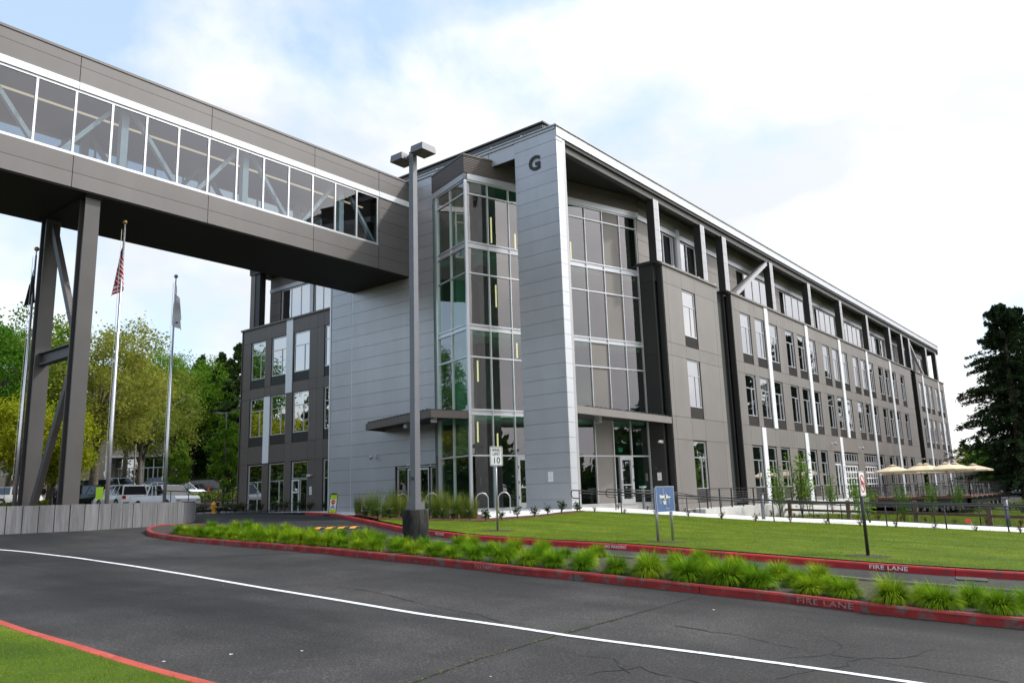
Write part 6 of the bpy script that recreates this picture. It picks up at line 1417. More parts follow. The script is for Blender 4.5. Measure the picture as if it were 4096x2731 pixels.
md_near = gxy(SW_B[1:], .0)+[(12, -2), (24, -2), (38, -3), (45, -12), (40, -22), LV(25, 24)]
o = scatter_blades('meadow_grass', md_near, 60000, .0, .22, .012, 'leaf_meadow', 1); o['label'] = 'rough meadow grass between the sidewalk and the deck'
o = scatter_blades('lawn_grass', near_poly, 130000, -.005+KH-.005, .035, .0035, 'leaf_blade', 2); o['label'] = 'mown grass blades of the near lawn'
o = scatter_blades('lawn_grass', lawn_poly, 150000, .14, .028, .006, 'leaf_blade', 3); o['label'] = 'mown grass blades of the lawn before the building'
for nm, P_, Nn_, o0 in (('a', lawn_P, lawn_N, .26),):
    pl2 = [tuple((p+n_*.29)[:2]) for p, n_ in zip(P_, Nn_)]+[tuple((p+n_*.40)[:2]) for p, n_ in zip(P_, Nn_)][::-1]
    o = scatter_blades('lawn_edge_grass', pl2, 9000, .12, .055, .006, 'leaf_blade', 4, lean=.8); o['label'] = 'grass overhanging the soil strip along the red kerb'
weeds = gxy([(940, 1572), (1090, 1517.5), (1280, 1459.5), (1420, 1421.5), (1420, 1418.5), (1280, 1456.5), (1090, 1514.5), (940, 1566)])
o = scatter_blades('crack_weeds', weeds, 900, .004, .018, .004, 'leaf_meadow', 5, lean=1.2); o['label'] = 'small weeds growing in the long road joint'
# mulch chips and litter
for i, (px, py) in enumerate([(375, 1580-200), (410, 1533), (531, 1526-1), (376, 1582), (694, 1512), (892, 1195)]):
    pass
# ------------------------------------------------------------------ trees
def crown_mesh(seed, R, H, nclump, nleaf, leaf, m, shape='round', clumpr=.16, name='crown'):
    rs = np.random.default_rng(seed)
    if shape == 'round':
        d = rs.normal(size=(nclump, 3)); d /= np.linalg.norm(d, axis=1)[:, None]; rr = rs.uniform(.35, 1, nclump)**.6; wob = 1+.18*np.sin(d[:, 0]*5+seed)+.15*np.sin(d[:, 1]*7+seed*2)
        C_ = d*(rr*wob)[:, None]*np.array([R, R, H/2]); C_[:, 2] += H/2; cr_ = clumpr*R*rs.uniform(.6, 1.3, nclump)
        fl = np.ones(nclump)*.75
    else:
        t = rs.uniform(0, 1, nclump)**.85; lay = np.round(t*22)/22+rs.normal(0, .012, nclump); rad = R*(1-t)**.75*(.75+.35*np.sin(lay*60+seed))*(1+.0*t); a = rs.uniform(0, 2*np.pi, nclump); q = rs.uniform(.15, 1, nclump)**.6
        C_ = np.stack([np.cos(a)*rad*q, np.sin(a)*rad*q, t*H-q*rad*.12], 1); cr_ = np.maximum(.2, clumpr*R*(1-t*.6))*rs.uniform(.6, 1.2, nclump); fl = np.ones(nclump)*.4
    n = nclump*nleaf; c = np.repeat(C_, nleaf, 0); s_ = np.repeat(cr_, nleaf)[:, None]; off = rs.normal(size=(n, 3))*.55*s_; off[:, 2] *= np.repeat(fl, nleaf); c = c+off
    a = rs.normal(size=(n, 3)); a /= np.linalg.norm(a, axis=1)[:, None]; b = np.cross(a, rs.normal(size=(n, 3))); b /= np.linalg.norm(b, axis=1)[:, None]; L = (leaf*rs.uniform(.6, 1.3, n))[:, None]
    V = np.empty((n, 4, 3)); V[:, 0] = c-a*L; V[:, 1] = c+b*L*.6; V[:, 2] = c+a*L; V[:, 3] = c-b*L*.6
    me = bpy.data.meshes.new(name); me.vertices.add(n*4); me.vertices.foreach_set('co', V.ravel()); me.loops.add(n*4); me.loops.foreach_set('vertex_index', np.arange(n*4)); me.polygons.add(n); me.polygons.foreach_set('loop_start', np.arange(n)*4); me.polygons.foreach_set('loop_total', np.full(n, 4)); me.update(); me.materials.append(MAT[m]); return me, C_
def conifer_mesh(seed, R, H, nb, nlf, leaf, m):
    rs = np.random.default_rng(seed); t = np.sort(rs.uniform(0, 1, nb)**.9); a = rs.uniform(0, 2*np.pi, nb); Lb = R*(.06+(1-t)**.7)*rs.uniform(.4, 1.25, nb)*(1+.1*np.sin(a*2+seed)+.12*np.sin(t*37))
    n = nb*nlf; u = rs.uniform(.12, 1, n)**.75; b_ = np.repeat(np.arange(nb), nlf); L_ = Lb[b_]*u; rise = np.where(t[b_] < .75, .12, .5); z = t[b_]*H+L_*rise-.22*L_*u+rs.normal(0, .10, n)-.1*rs.random(n)
    wd = .09*Lb[b_]*(1.05-u); side = rs.normal(0, 1, n)*wd; c = np.stack([np.cos(a[b_])*L_-np.sin(a[b_])*side, np.sin(a[b_])*L_+np.cos(a[b_])*side, z-np.abs(side)*.25], 1)
    d = np.stack([np.cos(a[b_]), np.sin(a[b_]), rs.normal(-.15, .35, n)], 1)+rs.normal(0, .6, (n, 3)); d /= np.linalg.norm(d, axis=1)[:, None]; b = np.cross(d, rs.normal(size=(n, 3))); b /= np.linalg.norm(b, axis=1)[:, None]; l = (leaf*rs.uniform(.5, 1.4, n))[:, None]
    V = np.empty((n, 4, 3)); V[:, 0] = c-d*l; V[:, 1] = c+b*l*.38; V[:, 2] = c+d*l; V[:, 3] = c-b*l*.38
    me = bpy.data.meshes.new('crown'); me.vertices.add(n*4); me.vertices.foreach_set('co', V.ravel()); me.loops.add(n*4); me.loops.foreach_set('vertex_index', np.arange(n*4)); me.polygons.add(n); me.polygons.foreach_set('loop_start', np.arange(n)*4); me.polygons.foreach_set('loop_total', np.full(n, 4)); me.update(); me.materials.append(MAT[m])
    tr = MB(); tr.tube([(0, 0, -.5), (0, 0, H*.5), (.1, 0, H*.98)], [.42, .26, .03], 9)
    for i in range(0, nb, 3): e = (math.cos(a[i])*Lb[i]*.8, math.sin(a[i])*Lb[i]*.8, t[i]*H+Lb[i]*.8*(.12 if t[i] < .75 else .5)-.14*Lb[i]); tr.tube([(0, 0, t[i]*H), e], [.05, .012], 4)
    return tr.mesh('trunk', 'bark', True), me
def branchy(seed, z0, C_, H, r0, m='bark', nb=16, fork=.25):
    r = random.Random(seed); mb = MB(); top = z0+H*.62
    mb.tube([(0, 0, -.3), (r.uniform(-.1, .1), r.uniform(-.1, .1), z0*.6), (r.uniform(-.3, .3), r.uniform(-.3, .3), z0+H*.2), (r.uniform(-.5, .5), r.uniform(-.5, .5), top)], [r0*1.15, r0*.85, r0*.5, r0*.12], 9)
    idx = r.sample(range(len(C_)), min(nb, len(C_)))
    for i in idx:
        e = Vector(C_[i]); e.z += z0; s_ = Vector((0, 0, z0*r.uniform(.75, 1)+H*r.uniform(0, .3))); mid = s_.lerp(e, .45)+Vector((0, 0, (e-s_).length*.08)); mb.tube([s_, mid, e], [r0*r.uniform(.3, .45), r0*.22, r0*.05], 5)
    return mb.mesh('trunk', m, True)
def mk_tree(nm, kind, seed, R, H, z0, m, leaf, ncl, nlf, r0, bark='bark', clumpr=.2):
    cm, C_ = crown_mesh(seed, R, H, ncl, nlf, leaf, m, kind, clumpr)
    cm.transform(Matrix.Translation((0, 0, z0)))
    tm = branchy(seed, z0, C_, H, r0, bark, 26) if kind == 'round' else MB().tube([(0, 0, -.5), (0, 0, z0+H*.5), (.1, 0, z0+H*.97)], [r0, r0*.6, .03], 8).mesh('trunk', bark, True)
    return tm, cm
def put_tree(nm, meshes, X, Y, label, cat, group, s=1., z=None, sz=None):
    q = CAM+RGT*X+FWD*Y; t = thing(nm, label, cat, (q[0], q[1], zg(q[0], q[1]) if z is None else z), rnd.uniform(0, 6), group); t.scale = (s, s, sz or s)
    for w, me in zip(('trunk', 'crown'), meshes): o = bpy.data.objects.new(w, me); COL.objects.link(o); o.parent = t
    return t
T_ol = [mk_tree('t', 'round', 200+i, 5.6, 9.8, 4.9, 'leaf_olive', .105, 300, 95, .34, 'bark_light', .15) for i in range(2)]
T_gr = [mk_tree('t', 'round', 210+i, 4.8, 10., 4.4, 'leaf_green', .11, 300, 95, .3, 'bark', .18) for i in range(2)]
T_ye = mk_tree('t', 'round', 220, 3.4, 4.4, 2.6, 'leaf_yellow', .10, 200, 90, .15, 'bark', .2)
T_co = [conifer_mesh(230+i, 4.0, 17.5, 200, 130, .26, 'leaf_dark') for i in range(2)]
T_sm = mk_tree('t', 'round', 240, 1.3, 5.6, 1.0, 'leaf_green', .1, 110, 50, .07, 'bark', .24)
def tx(px, d): return (px-1176)/1824*d
G_ = 'trees behind the left car park'
for i, (ms_, px, d, s, lab, sz) in enumerate([
    (T_ol[0], 215, 66, 1.12, 'large olive-green maple in fresh leaf between the pier and the first flagpole', 1.02), (T_gr[0], 25, 72, 1.12, 'tall bright green tree at the left picture edge', None), (T_ol[1], 120, 78, 1.1, 'olive maple behind the steel pier', None),
    (T_ol[1], 320, 80, .9, 'smaller olive maple between the second and third flagpoles', None), (T_gr[1], 395, 92, 1.1, 'bright green tree behind the rightmost flagpole', None), (T_gr[0], 440, 96, 1.05, 'bright green tree left of the dark firs', None), (T_ol[0], 285, 100, 1.05, 'olive tree above the low tan building', None),
    (T_ye, 55, 56, 1.15, 'small golden-yellow tree low behind the leftmost flagpole', None), (T_ye, 125, 60, .8, 'small golden-yellow tree behind the pier brace', None), (T_gr[1], -60, 60, 1.1, 'green tree just outside the left edge', None)]):
    put_tree('maple_tree' if ms_ in T_ol else 'broadleaf_tree', ms_, tx(px, d), d, lab, 'tree', G_, s, sz=sz)
for i, (px, d, s, lab) in enumerate([(468, 100, .86, 'dark fir left of the tallest firs'), (500, 96, .94, 'tall dark fir behind the car park'), (538, 90, .95, 'tall dark fir nearest the left wing'), (575, 96, 1.0, 'dark fir hidden behind the left wing corner'), (520, 108, .98, 'dark fir at the back of the fir group'), (452, 112, 1.05, 'far dark fir between the bright trees'), (350, 118, 1.0, 'far dark fir above the tan building roof'), (240, 120, 1.0, 'far dark fir behind the maple'), (140, 120, 1.0, 'far dark fir behind the pier')]):
    put_tree('fir_tree', T_co[i % 2], tx(px, d), d, lab, 'tree', 'dark firs behind the left car park', s)
for i, (px, d, s, lab) in enumerate([(522, 62, 1.05, 'slim young green tree beside the left wing corner'), (536, 66, .9, 'slim young tree touching the left wing corner'), (410, 62, .75, 'slim young tree by the rightmost flagpole')]):
    put_tree('young_tree', T_sm, tx(px, d), d, lab, 'tree', 'young trees in the car park islands', s)
# right side
T_bc = []
for i in range(2):
    tm_, cm_ = conifer_mesh(250+i, 5.9, 16.2, 420, 135, .14, 'leaf_conifer'); cm_.transform(Matrix.Translation((0, 0, 1.3))); tm_.transform(Matrix.Translation((0, 0, 1.3))); tm2 = tm_; 
    st_ = MB().tube([(0, 0, -.6), (0, 0, 1.6)], [.46, .42], 9); bmt = bmesh.new(); bmt.from_mesh(tm_); bmt.from_mesh(st_.mesh('x', 'bark', True)); bmt.to_mesh(tm_); bmt.free(); T_bc.append((tm_, cm_))
put_tree('cypress_tree', T_bc[0], tx(2322, 74), 74, 'tall dark evergreen at the right picture edge, left trunk', 'tree', 'tall evergreens at the right edge', 1.06)
put_tree('cypress_tree', T_bc[1], tx(2352, 76), 76, 'tall dark evergreen at the right picture edge, right trunk', 'tree', 'tall evergreens at the right edge', 1.06)
for i, (ms_, px, d, s, lab) in enumerate([(T_gr[0], 2232, 125, .50, 'small bright green tree behind the terrace'), (T_gr[1], 2262, 118, .48, 'small lime tree behind the rightmost parasol'), (T_ol[0], 2205, 130, .5, 'grey-green tree past the far end of the building'), (T_co[0], 2228, 140, .55, 'small fir past the far end of the building'), (T_gr[0], 2290, 120, .42, 'small green tree left of the evergreen trunks'), (T_gr[1], 2350, 110, .5, 'green tree behind the evergreen trunks'), (T_co[1], 2196, 150, .55, 'distant fir touching the far building corner')]):
    put_tree('distant_tree', ms_, tx(px, d), d, lab, 'tree', 'trees beyond the terrace', s)
# trees outside the frame that the glazing mirrors
for i, (X, Y, k, s) in enumerate([(85, 90, 0, 1.15), (95, 80, 1, 1.2), (78, 99, 1, 1.1), (102, 96, 0, 1.2), (66, 30, 0, .75), (72, 16, 1, .7), (62, 9, 1, .55), (75, 40, 0, .85)]):
    put_tree('cypress_tree', T_bc[k], X, Y, 'dark evergreen outside the frame, seen only mirrored in the windows', 'tree', 'evergreens seen only as reflections', s)
for i, (wx, wy, k, s) in enumerate([(96, -9.5, 0, 1.15), (104, -11.5, 1, 1.25), (113, -13, 0, 1.25), (123, -16, 1, 1.3), (136, -19, 0, 1.4), (150, -22, 1, 1.45)]):
    v_ = np.array([wx, wy, 0])-CAM*np.array([1, 1, 0]); put_tree('cypress_tree', T_bc[k], v_ @ RGT, v_ @ FWD, 'dark evergreen just outside the right edge, mirrored in the far windows', 'tree', 'evergreens just outside the right edge', s)
for i, (X, Y, k, s) in enumerate([(-62, 40, 0, 1.0), (-70, 52, 1, 1.1), (-74, 62, 0, 1.15), (-64, 66, 1, 1.), (-56, 30, 1, .9), (-80, 44, 0, 1.2), (-58, 52, 0, 1.)]):
    put_tree('fir_tree', T_co[k], X, Y, 'dark fir outside the frame at left, seen only mirrored in the windows', 'tree', 'firs seen only as reflections', s*.85)
# wooded skyline all round: low in the far distance, taller and nearer at the sides and behind (mirrored in the glazing)
rs = np.random.default_rng(5); N_ = 52000
az = rs.uniform(-np.pi, np.pi, N_); side_ = np.clip((np.abs(az)-.68)/.25, 0, 1); Rw = 215-95*side_+rs.uniform(-6, 6, N_)
hz = (6+8*side_)*(.75+.3*np.sin(az*23)+.25*np.sin(az*61+1)+.12*np.sin(az*140)); Zr = rs.uniform(0, 1, N_)**.8*hz
c = CAM[None]+RGT[None]*(np.sin(az)*Rw)[:, None]+FWD[None]*(np.cos(az)*Rw)[:, None]; c[:, 2] = zgv(c[:, :2])-1.5+Zr
a = rs.normal(size=(N_, 3)); a /= np.linalg.norm(a, axis=1)[:, None]; b = np.cross(a, rs.normal(size=(N_, 3))); b /= np.linalg.norm(b, axis=1)[:, None]
V = np.empty((N_, 4, 3)); L = .85; V[:, 0] = c-a*L; V[:, 1] = c+b*L; V[:, 2] = c+a*L; V[:, 3] = c-b*L
m_ = bpy.data.meshes.new('woodland'); m_.vertices.add(N_*4); m_.vertices.foreach_set('co', V.ravel()); m_.loops.add(N_*4); m_.loops.foreach_set('vertex_index', np.arange(N_*4)); m_.polygons.add(N_); m_.polygons.foreach_set('loop_start', np.arange(N_)*4); m_.polygons.foreach_set('loop_total', np.full(N_, 4)); m_.update(); m_.materials.append(MAT['leaf_dark'])
o = link('woodland', m_); o['kind'] = 'stuff'; o['label'] = 'wooded skyline around the campus'; o['category'] = 'woodland'
# ------------------------------------------------------------------ far buildings
def fview(X, Y): return Fr((CAM+RGT*X+FWD*Y)[:2], RGT[:2], -FWD[:2])
fb = thing('low_building', 'low tan building with a dark green window strip behind the left car park', 'building', tuple((CAM+RGT*-55+FWD*112)[:2])+(4,))
Fb = fview(0, 112); zb = CAM[2]+2.4
XL, XR = tx(-80, 112), tx(600, 112); xw = tx(258, 112)
zt = lambda y, px=300: float(at_depth(px, y, 112)[2])
MB().fbox(Fb, XL, XR, -14, 0, zb-3, zt(985)).build('wall', 'tan_wall', fb)
MB().fbox(Fb, XL, XR, -14, .3, zt(985), zt(981)).build('coping', 'taupe', fb)
MB().fbox(Fb, xw, XR, 0, 2.2, zt(1052), zt(1047)).build('canopy', 'walk', fb)
n_ = 13; xs_ = np.linspace(xw+.3, XR-3, n_+1)
MB().fbox(Fb, xw, xw+.35, .0, 2.0, zb-2, zt(1052)).build('post', 'walk', fb)
for i in range(n_):
    a, b = xs_[i], xs_[i+1]; f = MB()
    for z0_, z1_ in ((zb-2, zt(1052)),):
        f.fbox(Fb, a, a+.12, .05, .2, z0_, z1_); zm = (zt(1075)); f.fbox(Fb, a+.12, b, .05, .2, zm-.06, zm+.06); f.fbox(Fb, (a+b)/2-.04, (a+b)/2+.04, .05, .18, z0_, zm-.06)
    w = f.build('window', 'alu', fb); MB().fbox(Fb, a, b, .02, .06, zb-2, zt(1053)).build('pane', 'office_glass', w)
fb2 = thing('low_building', 'small tan block seen past the far end of the office building', 'building', tuple((CAM+RGT*tx(2205, 118)+FWD*118)[:2])+(0,))
Fb2 = fview(0, 118); MB().fbox(Fb2, tx(2186, 118), tx(2216, 118), -6, 0, -3, float(at_depth(2200, 1073, 118)[2])).build('wall', 'tan_wall', fb2); MB().fbox(Fb2, tx(2185, 118), tx(2217, 118), -6, .2, float(at_depth(2200, 1073, 118)[2]), float(at_depth(2200, 1071.5, 118)[2])).build('coping', 'taupe', fb2)
# ------------------------------------------------------------------ vehicles
def car(kind, paint, L=4.7, W=1.85, H=1.45):
    """facing +X, built at the origin"""
    t = thing({'sedan': 'parked_car', 'suv': 'parked_suv', 'pickup': 'pickup_truck'}[kind], 'x', {'sedan': 'car', 'suv': 'car', 'pickup': 'pickup truck'}[kind], (0, 0, 0))
    k = L/4.7; wr = .34 if kind == 'sedan' else .39; ax = .30*L; 
    if kind == 'sedan': prof = [(-.5, .35), (-.5, .62), (-.49, .92), (-.40, 1.0), (.22, .96), (.42, .86), (.49, .68), (.5, .35)]; cab = [(-.40, .99, -.30, 1.42), (.24, .96, .06, 1.44)]
    elif kind == 'suv': prof = [(-.5, .4), (-.5, .7), (-.49, 1.05), (.24, 1.05), (.44, .98), (.495, .8), (.5, .4)]; cab = [(-.485, 1.05, -.45, 1.72), (.27, 1.05, .10, 1.75)]
    else: prof = [(-.5, .5), (-.5, .8), (-.5, 1.1), (-.12, 1.12), (.25, 1.1), (.46, 1.04), (.495, .85), (.5, .5)]; cab = [(-.13, 1.1, -.10, 1.78), (.27, 1.1, .13, 1.8)]
    # side outline with wheel arches
    def arch(cx): return [(cx+wr*1.18*math.cos(a), wr*.95+wr*1.18*math.sin(a)) for a in np.linspace(math.pi, 0, 8)]
    out = [(x*L, z) for x, z in prof]; zb_ = prof[0][1]
    bot = [(-.5*L, zb_)]+[(p[0], max(p[1], .28)) for p in arch(-ax)]+[(p[0], max(p[1], .28)) for p in arch(ax)]+[(.5*L, zb_)]
    poly = out[::-1][:-1]+bot[:-1]; poly = out[1:]+bot[::-1][1:-1]+[out[0]] if False else [(-.5*L, zb_)]+out[1:-1]+[(.5*L, zb_)]+bot[::-1][1:-1]
    n = len(poly); v = []
    for y, ins in ((-W/2, 0), (W/2, 0)):
        for x, z in poly:
            s_ = 1-.05*max(0, (z-.75)/.4); v.append((x, y*s_, z))
    me = MB().add(v, [tuple(range(n)), tuple(range(2*n-1, n-1, -1))]+[(i, n+i, n+(i+1) % n, (i+1) % n) for i in range(n)])
    body = me.build('body', paint, t, fix=True)
    (x0, z0, x0t, zt0), (x1, z1, x1t, zt1) = cab; wt = W*.40; wb_ = W*.465
    v = [(x0*L, -wb_, z0-.02), (x1*L, -wb_, z1-.02), (x1*L, wb_, z1-.02), (x0*L, wb_, z0-.02), (x0t*L, -wt, zt0), (x1t*L, -wt, zt1), (x1t*L, wt, zt1), (x0t*L, wt, zt0)]
    MB().hexa(v).build('cabin', 'car_glass', t)
    # roof and pillars in body colour
    f = MB(); e = .012
    f.hexa([(x0t*L-.03, -wt-e, zt0-.05), (x1t*L+.03, -wt-e, zt1-.05), (x1t*L+.03, wt+e, zt1-.05), (x0t*L-.03, wt+e, zt0-.05), (x0t*L+.06, -wt+.05, zt0+.03), (x1t*L-.1, -wt+.05, zt1+.03), (x1t*L-.1, wt-.05, zt1+.03), (x0t*L+.06, wt-.05, zt0+.03)])
    for sg in (-1, 1):
        for (xa, za, xb, zb2, w) in ((x0*L, z0, x0t*L, zt0, .16), (x1*L, z1, x1t*L, zt1, .09), ((x0+x1)/2*L, z0, (x0t+x1t)/2*L, zt0, .08), ((x0*.72+x1*.28)*L, z0, (x0t*.78+x1t*.22)*L, zt0, .07)):
            f.bar((xa, sg*(wb_+.006), za), (xb, sg*(wt+.008), zb2-.02), .03, w, (1, 0, 0))
    f.build('roof', paint, t)
    for sx in (-1, 1):
        for sy in (-1, 1):
            w = MB(); c = (sx*ax, sy*(W/2-.13), wr); w.tube([(c[0], c[1]-.11, c[2]), (c[0], c[1]+.11, c[2])], wr, 18); wo_ = w.build('wheel', 'rubber', t)
            MB().tube([(c[0], c[1]+sy*.105, c[2]), (c[0], c[1]+sy*.125, c[2])], wr*.62, 12).build('rim', 'rim', wo_)
    for sy in (-1, 1):
        MB().box(L*.485, L*.503, sy*W*.40-.17, sy*W*.40+.17, .68, .82).build('headlight', 'head_lamp', t); MB().box(-L*.503, -L*.49, sy*W*.42-.12, sy*W*.42+.12, .78, 1.0).build('tail_light', 'tail_red', t)
        MB().box(x1*L-.18, x1*L-.02, sy*(W/2+.02)-.07, sy*(W/2+.02)+.07, 1.0, 1.14).build('mirror', paint, t)
    MB().box(L*.494, L*.506, -.5, .5, .45, .64).build('grille', 'black', t); MB().box(-.5*L-.02, -.5*L+.05, -W*.46, W*.46, .38, .55).build('bumper', 'black' if kind != 'sedan' else paint, t)
    if kind == 'pickup': MB().box(-.47*L, -.15*L, -W*.4, W*.4, 1.06, 1.125).build('cargo_bed', 'black', t)
    return t
protos = {}
def put_car(kind, paint, px, d, ang, label, group='cars in the left car park', lift=0, L=None, right=False):
    key = (kind, paint)
    q = CAM+RGT*tx(px, d)+FWD*d; z = zg(q[0], q[1])+lift; rz = math.atan2(RGT[1], RGT[0])+math.radians(ang)
    if key not in protos:
        t = car(kind, paint, *{'sedan': (4.6, 1.8), 'suv': (4.8, 1.9), 'pickup': (5.4, 1.95)}[kind]); protos[key] = t; t.location = (q[0], q[1], z); t.rotation_euler = (0, 0, rz)
    else: t = copy_tree(protos[key], (q[0], q[1], z), rz)
    t['label'] = label; t['group'] = group; return t
put_car('pickup', 'car_white', 380, 57, -32, 'white pickup truck behind the right part of the plank wall')
put_car('suv', 'car_white', 280, 60, 140, 'white car half hidden behind the middle flagpole and the pickup')
put_car('suv', 'car_black', 205, 65, 168, 'black suv with a red tail light left of the middle flagpole')
put_car('suv', 'car_white', 408, 72, -20, 'white suv seen above the pickup bed')
put_car('sedan', 'car_black', 446, 74, 160, 'black sedan right of the white suv')
put_car('suv', 'car_black', 484, 74, 5, 'black car in front of the grassy mound')
put_car('suv', 'car_white', 298, 88, -8, 'white suv in the upper row before the window strip')
put_car('sedan', 'car_grey', 410, 92, 15, 'silver-grey car in the upper row right of the flagpole')
put_car('sedan', 'car_black', 378, 93, -15, 'dark sedan in the upper row left of the flagpole')
put_car('sedan', 'car_black', 450, 93, 8, 'dark sedan at the right of the upper row')
put_car('suv', 'car_black', 240, 86, 12, 'dark car in the upper row between the flagpole and the maple')
put_car('sedan', 'car_grey', 180, 78, -25, 'grey car behind the maple trunk')
put_car('pickup', 'car_white', 27, 70, 75, 'white pickup at the far left edge')
put_car('sedan', 'car_white', 88, 80, 80, 'white car glimpsed between the pier columns')
put_car('sedan', 'car_white', 535, 84, 20, 'white sedan behind the young trees near the wing')
put_car('sedan', 'car_white', 2292, 108, 8, 'white car in the right car park left of the evergreen trunks', 'cars in the right car park', -.2)
put_car('sedan', 'car_grey', 2268, 122, 8, 'grey car in the right car park behind the deck end', 'cars in the right car park', -.2)
put_car('sedan', 'car_red', 2322, 112, 8, 'red car behind the evergreen trunks', 'cars in the right car park', -.2)
put_car('suv', 'car_grey', 2346, 100, 5, 'dark grey car at the right picture edge', 'cars in the right car park', -.2)
# hedges between rows
for i, (px, d, w, h, lab) in enumerate([(505, 70, 4.5, .9, 'clipped mound of ground cover before the black cars'), (390, 84, 9, 1.1, 'long low hedge in front of the upper car row'), (110, 66, 5, .7, 'low planting strip with pale flowers behind the pier')]):
    rs = random.Random(300+i); me = MB(); N_ = 2600
    for _ in range(N_):
        u = rs.uniform(-1, 1); v_ = rs.uniform(-1, 1); top = h*math.sqrt(max(0, 1-u*u*.9))*math.sqrt(max(0, 1-v_*v_)); c = Vector((u*w, v_*1.6, top*rs.uniform(.5, 1))); a = Vector((rs.gauss(0, 1), rs.gauss(0, 1), rs.gauss(0, 1))).normalized()*.12; b = a.cross(Vector((rs.gauss(0, 1), rs.gauss(0, 1), 1))).normalized()*.09
        me.add([c-a, c+b, c+a, c-b], [(0, 1, 2, 3)])
    q = CAM+RGT*tx(px, d)+FWD*d; o = me.build('hedge', 'leaf_shrub' if i == 1 else 'leaf_tall'); o.location = (q[0], q[1], zg(q[0], q[1])); o.rotation_euler = (0, 0, math.atan2(RGT[1], RGT[0])); tag(o, lab, 'hedge')
# slim car-park light poles
for i, (px, yt, yb, d, lab) in enumerate([(513, 948, 1150, 62, 'thin double-headed lamp post beside the left wing corner'), (328-20, 1020, 1108, 74, 'thin wooden pole among the parked cars')]):
    q = CAM+RGT*tx(px, d)+FWD*d; z0_ = zg(q[0], q[1]); z1_ = float(at_depth(px, yt, d)[2]); t = thing('lamp_post', lab, 'lamp post', (q[0], q[1], z0_))
    MB().tube([(q[0], q[1], z0_-.2), (q[0], q[1], z1_)], [.09, .06], 8).build('pole', 'bark_light' if i else 'lamp_grey', t, smooth=True)
    if not i:
        MB().tube([q*np.array([1, 1, 0])+np.array([0, 0, z1_])-RGT*.5, q*np.array([1, 1, 0])+np.array([0, 0, z1_])+RGT*.5], .03, 6).build('arm', 'lamp_grey', t)
        for sg in (-1, 1): c_ = q+RGT*.55*sg; MB().box(c_[0]-.25, c_[0]+.25, c_[1]-.15, c_[1]+.15, z1_-.06, z1_+.05).build('lamp_head', 'lamp_grey', t)
    else: MB().box(q[0]-.05, q[0]+.05, q[1]-.05, q[1]+.05, z1_, z1_+.04).build('cap', 'bark_light', t)
# hydrant
q = gp(491, 1158, .1); q = at_depth(491, 1157, 50); zq = zg(q[0], q[1])+.1
hy = thing('fire_hydrant', 'yellow fire hydrant behind the far red kerb', 'hydrant', (q[0], q[1], zq)); c_ = (q[0], q[1], zq); hs_ = .85
MB().lathe([(.17, 0), (.17, .04), (.11, .05), (.11, .45), (.15, .47), (.15, .52), (.13, .6), (.07, .68), (.03, .7), (.03, .75)], c_, 14).build('barrel', 'hydrant_yellow', hy, smooth=False)
r_ = Vector(tuple(RGT)); cc_ = Vector(c_)
MB().tube([cc_+Vector((0, 0, .38))-r_*.22, cc_+Vector((0, 0, .38))+r_*.22], .055, 10).build('side_outlet', 'hydrant_yellow', hy); MB().tube([cc_+Vector((0, 0, .34)), cc_+Vector((0, 0, .34))-Vector(tuple(FWD))*.2], .075, 10).build('front_outlet', 'hydrant_yellow', hy)
# small signs behind the wall
def simple_sign(px, yt, yb, d, w, h, m, label, txt=None, tm='black', th=.1):
    q = CAM+RGT*tx(px, d)+FWD*d; zt_ = float(at_depth(px, yt, d)[2]); zb2 = min(zg(q[0], q[1]), zt_-h-.3); t = thing('small_sign', label, 'sign', (q[0], q[1], zb2)); F_ = fview(tx(px, d), d)
    MB().tube([(q[0], q[1], zb2), (q[0], q[1], zt_-.03)], .025, 6).build('post', 'lamp_grey', t); MB().fbox(F_, -w/2, w/2, .03, .05, zt_-h, zt_).build('sign_plate', m, t)
    if txt: put_text(txt, th, tm, F_.p(0, .055, zt_-h/2), tuple(RGT), (0, 0, 1), t)
simple_sign(16, 1072, 1100, 62, .8, .65, 'sign_white', 'white notice board on a post at far left by the yellow tree', 'VISITOR\nPARKING', th=.14)
simple_sign(233, 1118, 1141, 42, .38, .62, 'yellow_green', 'small fluorescent yellow crossing sign behind the plank wall', None)
simple_sign(756, 1132+400, 1141, 42, .1, .1, 'sign_white', 'x') if False else None
simple_sign(486+272-0-0, 0, 0, 42, .1, .1, 'sign_white', 'x') if False else None
simple_sign(465+291 if False else 350/K4+ (1363/3.36)/K4, 1055+0, 1100, 105, .45, .6, 'sign_white', 'small white parking sign left in front of the window strip', None)
simple_sign(350/K4+(1640/3.36)/K4, 1060, 1100, 105, .45, .6, 'sign_white', 'small white parking sign right in front of the window strip', None)
wh = thing('notice_card', 'small white card on a stake in the tall grass right of the light pole', 'sign', gp(978, 1190, .13)); q = gp(979, 1188, .13); F_ = Fr(q[:2], RGT[:2], -FWD[:2]); zc_ = float(at_depth(980, 1154, (q-CAM) @ FWD)[2]); MB().fbox(F_, -.1, .1, .3, .32, zc_-.12, zc_+.12).build('card', 'sign_white', wh); MB().fbox(F_, -.01, .01, .28, .3, q[2], zc_).build('stake', 'wood', wh)
